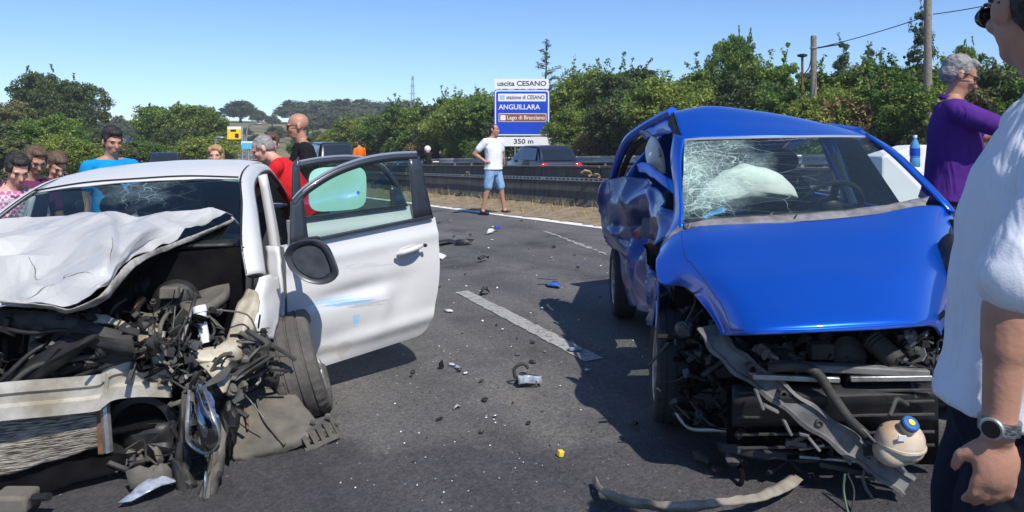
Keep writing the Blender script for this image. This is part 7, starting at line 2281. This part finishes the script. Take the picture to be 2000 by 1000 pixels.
def pole(px, py_top, d, r, lab, arm=False):
    x, y = at(px, d)
    z0, z1 = terrain_z(x, y), HC + (Y0 - py_top) / F * d
    root = thing("utility_pole", lab, "pole", (x, y, z0))
    mb = MB(); mb.tube([V(x, y, z0 - .2), V(x, y, (z0 + z1) / 2), V(x, y, z1)], [r * 1.15, r, r * .88], 12); mb.build("pole_shaft", M_WOOD, root)
    return root, V(x, y, z1)
dA = d_far(1589, 1.6)
rA, tA = pole(1589, 70, dA, .105, "short weathered wooden utility pole standing in the scrub")
dB = d_far(1812, 1.2)
rB, tB = pole(1812, -70, dB, .105, "tall wooden utility pole behind the man in the purple polo")
mb = MB(); mb.lathe(tA + V(0, 0, -.42), (0, 0, 1), [(0, .125), (.04, .125)], 14); mb.build("steel_band", M_GALV, rA)
mb = MB(); mb.tube([tA + V(.1, 0, -.4), tA + V(.9, -.1, -.28)], .025, 6); mb.build("cable_clamp", M_RUBD, rA)
def wire(a, b_, sag, lab):
    pts = [a.lerp(b_, t) - V(0, 0, sag * 4 * t * (1 - t)) for t in np.linspace(0, 1, 16)]
    mb = MB(); mb.tube(pts, .014, 5); return tag(mb.build("overhead_wire", M_RUBD), lab, "wire")
bp_ = P(1815, 30, dB - .1)
wire(tA + V(.12, 0, -.4), bp_, .05, "black overhead wire strung between the two wooden poles")
wire(bp_ + V(.1, 0, .03), P(2120, -40, dB - 2.0), .1, "black overhead wire leaving the tall pole at the upper right corner")
def lamp_post():
    d = d_far(1567, 2.2); x, y = at(1567, d); z0 = terrain_z(x, y); z1 = HC + (Y0 - 112) / F * d
    root = thing("post_lamp", "thin rusty post with dark round lamp beside the short wooden pole", "lamp post", (x, y, z0))
    mb = MB(); mb.tube([V(x, y, z0 - .1), V(x, y, z1)], .045, 8); mb.build("post", M_RUST, root)
    mb = MB(); mb.lathe(V(x, y, z1), (0, 0, 1), [(0, .05), (.03, .16), (.09, .17), (.12, .08)], 14); mb.build("lamp_head", M_RUBD, root)
    mb = MB(); mb.tube(spline([V(x + .05, y, z1 - .6), V(x + .25, y, z1 - .3), V(x + .35, y, z1 + .35)], 10), .02, 6); mb.box(V(x + .12, y, z1 - .62), (.2, .12, .14)); mb.build("cable_box", M_RUBD, root)
lamp_post()
def pylon():
    d = 140.0; x, y = at(806, d); z0 = terrain_z(x, y); z1 = HC + (Y0 - 148) / F * d
    root = thing("power_pylon", "far grey lattice pylon on the horizon above the scrub", "pylon", (x, y, z0))
    mb = MB(); H_ = z1 - z0; w = .6
    for sx in (-1, 1):
        for sy in (-1, 1): mb.tube([V(x + sx * w, y + sy * w, z0), V(x + sx * .1, y + sy * .1, z1)], .05, 4)
    for i in range(9):
        t0, t1 = i / 9, (i + 1) / 9
        a, c = w * (1 - t0) + .1 * t0, w * (1 - t1) + .1 * t1
        mb.tube([V(x - a, y - a, z0 + H_ * t0), V(x + c, y - c, z0 + H_ * t1)], .03, 4); mb.tube([V(x + a, y - a, z0 + H_ * t0), V(x - c, y - c, z0 + H_ * t1)], .03, 4)
    mb.build("lattice", M_GALV, root)
    for k in (.72, .84, .95):
        mb = MB(); mb.bar(V(x - .7, y, z0 + H_ * k), V(x + .7, y, z0 + H_ * k), .07, .07); mb.build("cross_arm", M_GALV, root)
pylon()
def small_sign(name, lab, d, px0, px1, py0, py1, m, posts, dark=None, frame=None):
    s = d / F
    cx = ((px0 + px1) / 2 - 1000) * s
    root = thing(name, lab, "road sign", (cx, d, terrain_z(cx, d)))
    mb = MB(); mb.prism([P(px0, py0, d), P(px1, py0, d), P(px1, py1, d), P(px0, py1, d)], V(0, .05, 0)); b_ = mb.build("sign_panel", m, root, smooth=False)
    if frame:
        mb = MB(); mb.prism([P(frame[0], frame[1], d + .06), P(frame[2], frame[1], d + .06), P(frame[2], frame[3], d + .06), P(frame[0], frame[3], d + .06)], V(0, .05, 0)); mb.build("backing_panel", M_SIGNW, root, smooth=False)
    for q in (dark or []):
        mb = MB(); mb.prism([P(q[0], q[1], d - .012), P(q[2], q[1], d - .012), P(q[2], q[3], d - .012), P(q[0], q[3], d - .012)], V(0, .01, 0)); mb.build("symbol", M_SIGNK, b_, smooth=False)
    for px, top in posts:
        x_ = (px - 1000) * s
        mb = MB(); mb.tube([V(x_, d + .1, terrain_z(x_, d) - .1), V(x_, d + .1, HC + (Y0 - top) * s)], .06, 8); mb.build("post", M_GALV, root)
small_sign("warning_sign", "small yellow and white sign with black symbols above the blond woman", 42.0, 445, 470, 252, 272, M_SIGNY, ((472, 248),), [(450, 253, 461, 257), (459, 261, 466, 269)], (444, 247, 471, 272))
small_sign("direction_sign", "tiny blue overhead direction sign right of the man in the blue shirt", 75.0, 246, 258, 271, 281, M_SIGNB, ((276, 270),))
small_sign("light_blue_sign", "small light blue sign left of the man in red", 34.0, 472, 495, 279, 291, M_CYANS, ((484, 279),), None, (471, 276, 512, 284))
def street_lamp(px, top, d, reach, lab):
    x, y = at(px, d); z0 = terrain_z(x, y); z1 = HC + (Y0 - top) / F * d
    root = thing("street_lamp", lab, "street lamp", (x, y, z0))
    mb = MB(); mb.tube(spline([V(x, y, z0 - .1), V(x, y, z0 + (z1 - z0) * .6), V(x + reach * .1, y, z1 - .3), V(x + reach * .5, y, z1), V(x + reach, y, z1 + .05)], 24), .05, 7); mb.build("lamp_arm", M_GALV, root)
    mb = MB(); mb.ball(V(x + reach, y, z1 + .04), (.28, .1, .06)); mb.build("lamp_head", M_GALV, root)
street_lamp(481, 243, 48.0, .75, "pale curved street lamp beside the yellow sign")
street_lamp(420, 270, 40.0, .25, "short dark curved street lamp left of the yellow sign")

# ---- traffic on the far carriageway
M_NAVYC = paint_car("dark_navy_paint", (0.012, 0.018, 0.035), (.1, .1, .1), .1, rough=.3)
M_DKGLASS = mat("dark_car_glass", (0.012, 0.016, 0.02), 0.05, coat=1)
def far_car(lab, x, y, hd, L, Wd, Hh, name="parked_car"):
    """hatchback shell seen from behind; +u is its nose"""
    root = thing(name, lab, "car", (x, y, rz(x, y)))
    a = math.radians(hd); fv, lv = V(math.cos(a), math.sin(a), 0), V(-math.sin(a), math.cos(a), 0)
    def C(u, v, w): return V(x, y, rz(x, y)) + fv * u + lv * v + V(0, 0, w)
    prof = [(-L * .5, .32, .80), (-L * .5, .62, .88), (-L * .475, .92, .88), (-L * .44, 1.02, .84), (-L * .34, Hh - .06, .70), (-L * .26, Hh, .67), (0, Hh, .68), (L * .12, Hh - .06, .70), (L * .27, 1.0, .84), (L * .45, .86, .84), (L * .5, .68, .80), (L * .5, .32, .76)]
    hw = Wd / 2
    rows = []
    for (u, w, k) in prof:
        rows.append([C(u, -hw * k, w - .05), C(u, -hw * k * .86, w - .008), C(u, 0, w), C(u, hw * k * .86, w - .008), C(u, hw * k, w - .05)])
    mb = MB(); mb.surf(rows, 48, 16)
    for s in (1, -1):
        mb.surf([[C(-L * .5, s * hw * .80, .32), C(-L * .2, s * hw * .97, .26), C(L * .2, s * hw * .97, .26), C(L * .5, s * hw * .76, .32)], [C(-L * .49, s * hw * .9, .62), C(-L * .2, s * hw, .62), C(L * .2, s * hw, .62), C(L * .49, s * hw * .82, .6)], [C(-L * .45, s * hw * .85, .96), C(-L * .2, s * hw * .95, .98), C(L * .2, s * hw * .92, .97), C(L * .46, s * hw * .83, .82)]], 12, 24)
        mb.surf([[C(-L * .43, s * hw * .84, .97), C(0, s * hw * .93, .98), C(L * .26, s * hw * .88, .97)], [C(-L * .30, s * hw * .70, Hh - .09), C(0, s * hw * .70, Hh - .06), C(L * .10, s * hw * .71, Hh - .09)]], 4, 12)
    body = mb.build("body", M_NAVYC, root, angle=50)
    mb = MB(); mb.surf([[C(-L * .452, -hw * .70, 1.0), C(-L * .455, 0, 1.01), C(-L * .452, hw * .70, 1.0)], [C(-L * .362, -hw * .60, Hh - .12), C(-L * .365, 0, Hh - .10), C(-L * .362, hw * .60, Hh - .12)]], 5, 9); mb.build("rear_window", M_DKGLASS, root)
    for s in (1, -1):
        for (u0, u1) in ((-L * .36, -L * .07), (-L * .05, L * .19)):
            mb = MB(); mb.poly([C(u0, s * hw * .90, 1.0), C(u1, s * hw * .94, 1.0), C(min(u1, L * .07), s * hw * .735, Hh - .13), C(u0 + L * .05, s * hw * .735, Hh - .13)]); mb.build("side_window", M_DKGLASS, root)
        mb = MB(); mb.ball(C(-L * .478, s * hw * .74, .80), (.07, .16, .14), Matrix.Rotation(a, 3, 'Z'), 12, 8); mb.build("tail_lamp", M_ROCK, root)
        mb = MB(); mb.ball(C(L * .2, s * (hw + .07), 1.0), (.06, .09, .07), Matrix.Rotation(a, 3, 'Z'), 10, 7); mb.build("door_mirror", M_NAVYC, root)
        for u in (-L * .31, L * .31):
            make_wheel(root, C(u, s * (hw - .1), .31), lv * s, .31, .2, M_RUBD, None, 7, 36)
    mb = MB(); mb.box(C(-L * .505, 0, .70), (.015, .5, .11), Matrix.Rotation(a, 3, 'Z')); mb.build("number_plate", M_SIGNW, root)
    mb = MB(); mb.box(C(-L * .505, 0, .42), (.06, Wd * .86, .16), Matrix.Rotation(a, 3, 'Z')); mb.build("bumper", M_NAVYC, root, bevel=.02)
    return root
x, y = feet_at(1056, 24.5)
far_car("dark blue hatchback with red tail lamps parked below the exit sign", x, y, 112, 3.3, 1.6, 1.46)
x, y = feet_at(640, 33.0)
far_car("dark high roofed car behind the bald man", x, y, 118, 4.4, 1.85, 1.85)
x, y = feet_at(318, 38.0)
far_car("dark car far down the road behind the white car's roof", x, y, 118, 4.2, 1.75, 1.5)
def motorbike():
    x, y = feet_at(835, 33.0)
    z = rz(x, y)
    root = thing("motorcycle", "dark motorcycle waiting beyond the concrete barrier", "motorcycle", (x, y, z))
    f = V(-.5, .866, 0)
    c = V(x, y, z)
    for s in (-.68, .68):
        mb = MB(); tyre_mesh(mb, c + f * s + V(0, 0, .31), V(f.y, -f.x, 0), .31, .14, 36); w_ = mb.build("wheel", M_RUBD, root)
        mb = MB(); mb.lathe(c + f * s + V(0, 0, .31), V(f.y, -f.x, 0), [(-.03, .2), (.03, .2), (.03, .05)], 16); mb.build("rim", M_DALU, w_)
    mb = MB(); mb.ball(c + V(0, 0, .55), (.5, .2, .25), Matrix.Rotation(math.atan2(f.y, f.x), 3, 'Z')); mb.ball(c + f * .2 + V(0, 0, .82), (.3, .17, .16), Matrix.Rotation(math.atan2(f.y, f.x), 3, 'Z')); mb.build("tank_and_engine", M_NAVYC, root)
    mb = MB(); mb.ball(c - f * .35 + V(0, 0, .82), (.4, .15, .07), Matrix.Rotation(math.atan2(f.y, f.x), 3, 'Z')); mb.build("saddle", M_RUBD, root)
    mb = MB(); mb.box(c - f * .72 + V(0, 0, .92), (.36, .46, .3), Matrix.Rotation(math.atan2(f.y, f.x), 3, 'Z')); mb.build("top_box", M_BLACKP, root, bevel=.05)
    mb = MB(); mb.box(c - f * .91 + V(0, 0, .95), (.012, .3, .05), Matrix.Rotation(math.atan2(f.y, f.x), 3, 'Z')); mb.build("reflector", M_REFL, root)
    mb = MB(); mb.tube([c + f * .68 + V(0, 0, .31), c + f * .45 + V(0, 0, 1.0)], .03, 6); n_ = V(f.y, -f.x, 0); mb.tube([c + f * .42 + n_ * .36 + V(0, 0, 1.02), c + f * .46 + V(0, 0, 1.03), c + f * .42 - n_ * .36 + V(0, 0, 1.02)], .015, 6); mb.build("fork_and_handlebar", M_DALU, root)
    r2, q2 = person(
        "motorcyclist in white helmet and dark jacket beyond the barrier", x - f.x * .18, y - f.y * .18, math.degrees(math.atan2(f.y, f.x)), 1.6, lean=14, shirt=C_BLACK, pants=C_DK, sleeve=1.9, vox=.016, armL=((.25, .04, -.2), (.24, 0, -.12)), armR=((.25, .04, -.2), (.24, 0, -.12)), feet=((.1, .3), (.1, .3)), feats=False, z0=z)
    mb = MB(); mb.ball(q2['hd']((-.005, 0, .015)), (.15, .135, .15)); mb.build("helmet", M_SIGNW, r2)
motorbike()
# white plastic road block with a water bottle, beyond the blue car
def block():
    d = 7.6
    x0, x1 = at(1722, d)[0], at(1830, d)[0]
    z = gz((x0 + x1) / 2)
    root = thing("road_block", "white plastic road block with sloping end beside the purple polo man", "road block", ((x0 + x1) / 2, d, z))
    zt = lambda py: HC + (Y0 - py) / F * d
    mb = MB(); mb.prism([V(x0, d, z), V(x1, d, z), V(x1, d, zt(283)), V(at(1790, d)[0], d, zt(285)), V(at(1742, d)[0], d, zt(299)), V(x0, d, zt(306))], V(0, .4, 0)); mb.build("block_shell", M_SIGNW, root, smooth=False, bevel=.02)
    d2 = 7.2
    b = P(1787, 326, d2)
    r2 = thing("water_bottle", "clear blue plastic water bottle standing beside the purple polo man", "bottle", (b.x, b.y, b.z))
    mb = MB(); mb.lathe(b, (0, 0, 1), [(0, .04), (.01, .047), (.08, .047), (.09, .043), (.1, .047), (.2, .047), (.24, .03), (.27, .016), (.29, .016)], 18); mb.build("bottle_body", mat("blue_bottle_plastic", (.12, .38, .72), .15, trans=.5), r2)
    mb = MB(); mb.lathe(b + V(0, 0, .285), (0, 0, 1), [(0, .019), (.025, .019)], 14); mb.build("cap", M_SIGNW, r2)
    mb = MB(); mb.lathe(b + V(0, 0, .11), (0, 0, 1), [(0, .048), (.07, .048)], 18, caps=False); mb.build("wrapper", M_SIGNB, r2)
block()
# ================================================================== WRECKAGE ON THE ROAD
def shard(name, label, px, py, w, h, m, seed, zz=.02, rot=None, n=7, th=.006, warp=.02, cat="fragment", group=None):
    """bent torn sheet lying on the asphalt, w across and h deep in metres"""
    q = random.Random(seed)
    c = G(px, py)
    r = q.uniform(0, 3.1) if rot is None else rot
    ring = []
    for i in range(n):
        a = 6.2832 * i / n + q.uniform(-.25, .25)
        ring.append((math.cos(a) * w / 2 * q.uniform(.7, 1.1), math.sin(a) * h / 2 * q.uniform(.7, 1.1)))
    vs = []
    def put(x, y, k):
        X, Y = x * math.cos(r) - y * math.sin(r), x * math.sin(r) + y * math.cos(r)
        return V(c.x + X, c.y + Y, gz(c.x + X) + .008 + max(0, zz * k + q.uniform(-warp, warp) * .5))
    top = [put(x, y, q.uniform(.1, 1)) for x, y in ring]; mid = [put(x * .5, y * .5, 1) for x, y in ring]
    cc = put(0, 0, 1.1)
    mb = MB()
    vs = top + mid + [cc]
    fs = []
    for i in range(n):
        j = (i + 1) % n
        fs.append((i, j, n + j, n + i)); fs.append((n + i, n + j, 2 * n))
    mb.add(vs, fs)
    o = mb.build(name, m, None, angle=35, thick=th)
    tag(o, label, cat, group)
    return o
M_LENSW = mat("broken_lamp_plastic", (.42, .47, .55), .2, coat=1, noise=.5, nscale=20, col2=(.12, .14, .18))
M_BLCHIP = mat("blue_paint_chip", (.02, .10, .42), .35, coat=.8)
M_WCHIP = mat("white_paint_chip", (.68, .68, .67), .45)
# bumper trim strip in the foreground
def trim():
    pts = [G(x, y, .03) for x, y in ((1163, 938), (1172, 962), (1196, 985), (1240, 1002), (1310, 1014), (1390, 1010), (1450, 998), (1500, 980), (1535, 955), (1550, 936))]
    c = spline(pts, 60)
    rows = []
    for i, p in enumerate(c):
        t = i / 59
        d = (c[min(59, i + 1)] - c[max(0, i - 1)]).normalized(); nn = V(-d.y, d.x, 0).normalized()
        w = .022 + .050 * smooth01((t - .35) * 2)
        lift = .05 * math.sin(t * 3.0) + .015
        rows.append([V(p.x, p.y, gz(p.x) + .012 + lift) - nn * w * .5, V(p.x, p.y, gz(p.x) + .03 + lift), V(p.x, p.y, gz(p.x) + .012 + lift * .6) + nn * w * .5])
    mb = MB(); mb.surf(rows, 60, 8, disp=crumple(91, .008, 11))
    o = mb.build("bumper_trim", mat("scuffed_cream_trim", (.30, .27, .22), .6, noise=.6, nscale=10, col2=(.14, .12, .09), bump=.3), None, thick=.006)
    tag(o, "long curved cream bumper trim lying in front of the blue car", "car part")
trim()
# headlamp module in the middle of the road
def lamp_module():
    c = G(1032, 752)
    root = thing("lamp_module", "broken grey lamp housing lying upright in the middle of the road", "car part", c)
    mb = MB()
    mb.box(c + V(0, 0, .03), (.15, .09, .05), Euler((.1, .12, -.35)).to_matrix(), 0, .85); mb.tube(spline([c + V(-.08, 0, .04), c + V(-.085, 0, .1), c + V(-.03, 0, .13), c + V(.0, 0, .10)], 14), .012, 6)
    mb.build("housing", M_DUSTP, root, bevel=.006)
    mb = MB(); mb.surf([[c + V(-.06, -.06, .02), c + V(.0, -.065, .03), c + V(.08, -.05, .02)], [c + V(-.06, -.05, .07), c + V(.0, -.055, .075), c + V(.08, -.03, .06)]], 6, 10, disp=crumple(95, .012, 30)); mb.build("broken_lens", M_LENSW, root, thick=.004)
lamp_module()
big = [("plastic_sheet", "flat black plastic panel lying behind the open white door", 862, 478, .55, .35, M_BLACKP, 1, .05), ("plastic_sheet", "torn black plastic tray on the road right of the flat black panel", 905, 478, .34, .22, M_BLACKP, 2, .06),
       ("bodywork_piece", "white curved bodywork scrap beside the white door's rear edge", 858, 508, .24, .14, M_WCHIP, 3, .06), ("lamp_scrap", "dark angular scrap on the road below the walking man", 943, 511, .20, .08, M_DUSTP, 4, .06),
       ("mirror_shell", "pointed blue and dark mirror shell in the middle of the road", 1082, 560, .32, .14, M_BLCHIP, 5, .025), ("white_card", "white rectangular scrap beside the lane marking", 876, 610, .11, .045, M_WCHIP, 6, .012),
       ("bodywork_piece", "white scrap with blue paint lying below the walking man's feet", 957, 457, .30, .12, M_WCHIP, 7, .06), ("bodywork_piece", "small blue painted chip beside the white scrap near the walking man", 972, 452, .12, .08, M_BLCHIP, 8, .08),
       ("plastic_scrap", "dark twisted plastic scrap on the far end of the lane marking", 946, 576, .16, .10, M_DUSTP, 9, .06), ("silver_strip", "thin silver strip on the road between the cars", 1130, 524, .14, .03, M_ALU, 10, .03),
       ("plastic_scrap", "small black torn scrap near the front door's shadow", 806, 737, .06, .03, M_BLACKP, 11, .03), ("plastic_scrap", "small black angular scrap left of the lamp housing", 862, 721, .06, .035, M_BLACKP, 12, .04),
       ("silver_scrap", "pale silver bodywork scrap under the white car's front", 290, 975, .24, .16, M_LENSW, 13, .06), ("plastic_scrap", "grey brown broken panel under the white car's front", 300, 955, .22, .12, M_GREYP, 14, .09),
       ("plastic_scrap", "grey blade shaped scrap on the road left of the blue car", 1125, 688, .14, .05, M_LENSW, 15, .02), ("plastic_scrap", "black ragged scrap in the shadow before the blue car's wheel", 1240, 835, .06, .04, M_BLACKP, 16, .02),
       ("plastic_scrap", "dark shredded plastic beside the blue car's front wheel", 1372, 905, .16, .08, M_DUSTP, 17, .03), ("plastic_scrap", "dark ragged scrap under the blue car's torn nose", 1405, 925, .10, .05, M_BLACKP, 18, .03)]
for nm, lab, px_, py_, w_, h_, m_, sd, zz in big:
    shard(nm, lab, px_, py_, w_, h_, m_, sd, zz, n=8, cat="car part", warp=zz * .6)
# dark glass in the mirror shell
c = G(1076, 556); mb = MB(); mb.prism([c + V(-.13, .03, .055), c + V(.04, .01, .045), c + V(.07, -.03, .05), c + V(-.10, -.02, .06)], V(0, 0, .006)); tag(mb.build("mirror_glass", M_DKGLASS, None, smooth=False), "dark mirror glass lying on the pointed blue mirror shell", "glass")
# yellow cube
c = G(1095, 892); mb = MB(); mb.box(c + V(0, 0, .016), (.026, .026, .028), Euler((.1, .15, .5)).to_matrix()); tag(mb.build("yellow_cap", M_YEL, None, bevel=.004), "tiny yellow plastic piece on the dark asphalt in the foreground", "fragment")
# fifty-odd small fragments one can pick out, then fine grit
q = random.Random(77)
kinds = [(M_BLACKP, "small black plastic fragment on the road between the two cars", "black plastic fragments"), (M_WCHIP, "small white paint chip on the road between the two cars", "white paint chips"), (M_LENSW, "small clear glass fragment on the road between the two cars", "clear glass fragments"), (M_GREYP, "small grey plastic fragment on the road between the two cars", "grey plastic fragments")]
for i in range(64):
    px_ = q.uniform(850, 1190); py_ = 430 + 420 * q.random() ** 1.6
    if px_ > 1150 and py_ > 600: px_ -= 120
    k = q.choice([0, 0, 0, 1, 1, 2, 3])
    s_ = q.uniform(.014, .045) * (1.5 if py_ < 520 else 1) * (.6 if k == 1 else 1)
    zt = zone(py_, ((455, 'near the walking man'), (490, 'level with the torn black tray'), (530, 'left of the blue car\'s rear wheel'), (575, 'at the far end of the lane marking'), (630, 'beside the lane marking'), (700, 'between the white door and lane marking'), (760, 'near the broken lamp housing'), (9999, 'on the open road before the lamp housing')))
    shard("fragment", kinds[k][1].replace('on the road between the two cars', zt), px_, py_, s_ * q.uniform(1, 1.9), s_, kinds[k][0], 200 + i, s_ * .22, n=6, th=.003, warp=s_ * .4, group=kinds[k][2])
mb = MB()
for i in range(700):
    px_ = q.gauss(980, 190); py_ = 425 + 560 * q.random() ** 1.3
    if not 650 < px_ < 1350: continue
    c = G(px_, py_); s_ = q.uniform(.002, .007)
    a = q.uniform(0, 6.28)
    mb.add([c + V(math.cos(a) * s_, math.sin(a) * s_, .006), c + V(math.cos(a + 2.1) * s_, math.sin(a + 2.1) * s_, .006), c + V(math.cos(a + 4.2) * s_, math.sin(a + 4.2) * s_, .006), c + V(0, 0, .006 + s_)], [(0, 1, 3), (1, 2, 3), (2, 0, 3)], q.choice([0, 0, 0, 0, 1, 2]))
o = mb.build("glass_grit", [M_DUSTP, M_WCHIP, M_LENSW], None, smooth=False); o["kind"] = "stuff"; o["label"] = "fine broken glass and plastic grit scattered over the road"; o["category"] = "debris"
# ================================================================== SUMMER HAZE
mb = MB()
mb.box((-60, 145, 6.0), (330, 372, 21.0))
hz = mb.build("haze", [], None, smooth=False)
hm = bpy.data.materials.new("summer_haze"); hm.use_nodes = True
hn = hm.node_tree; hn.nodes.remove(hn.nodes["Principled BSDF"])
pv = hn.nodes.new("ShaderNodeVolumePrincipled")
pv.inputs["Color"].default_value = (0.86, 0.92, 1.0, 1)
pv.inputs["Density"].default_value = 0.0007
pv.inputs["Anisotropy"].default_value = 0.0
hn.links.new(pv.outputs[0], hn.nodes["Material Output"].inputs["Volume"])
hz.data.materials.append(hm)
hz["kind"] = "stuff"; hz["label"] = "pale summer haze in the air over the road and hills"; hz["category"] = "haze"
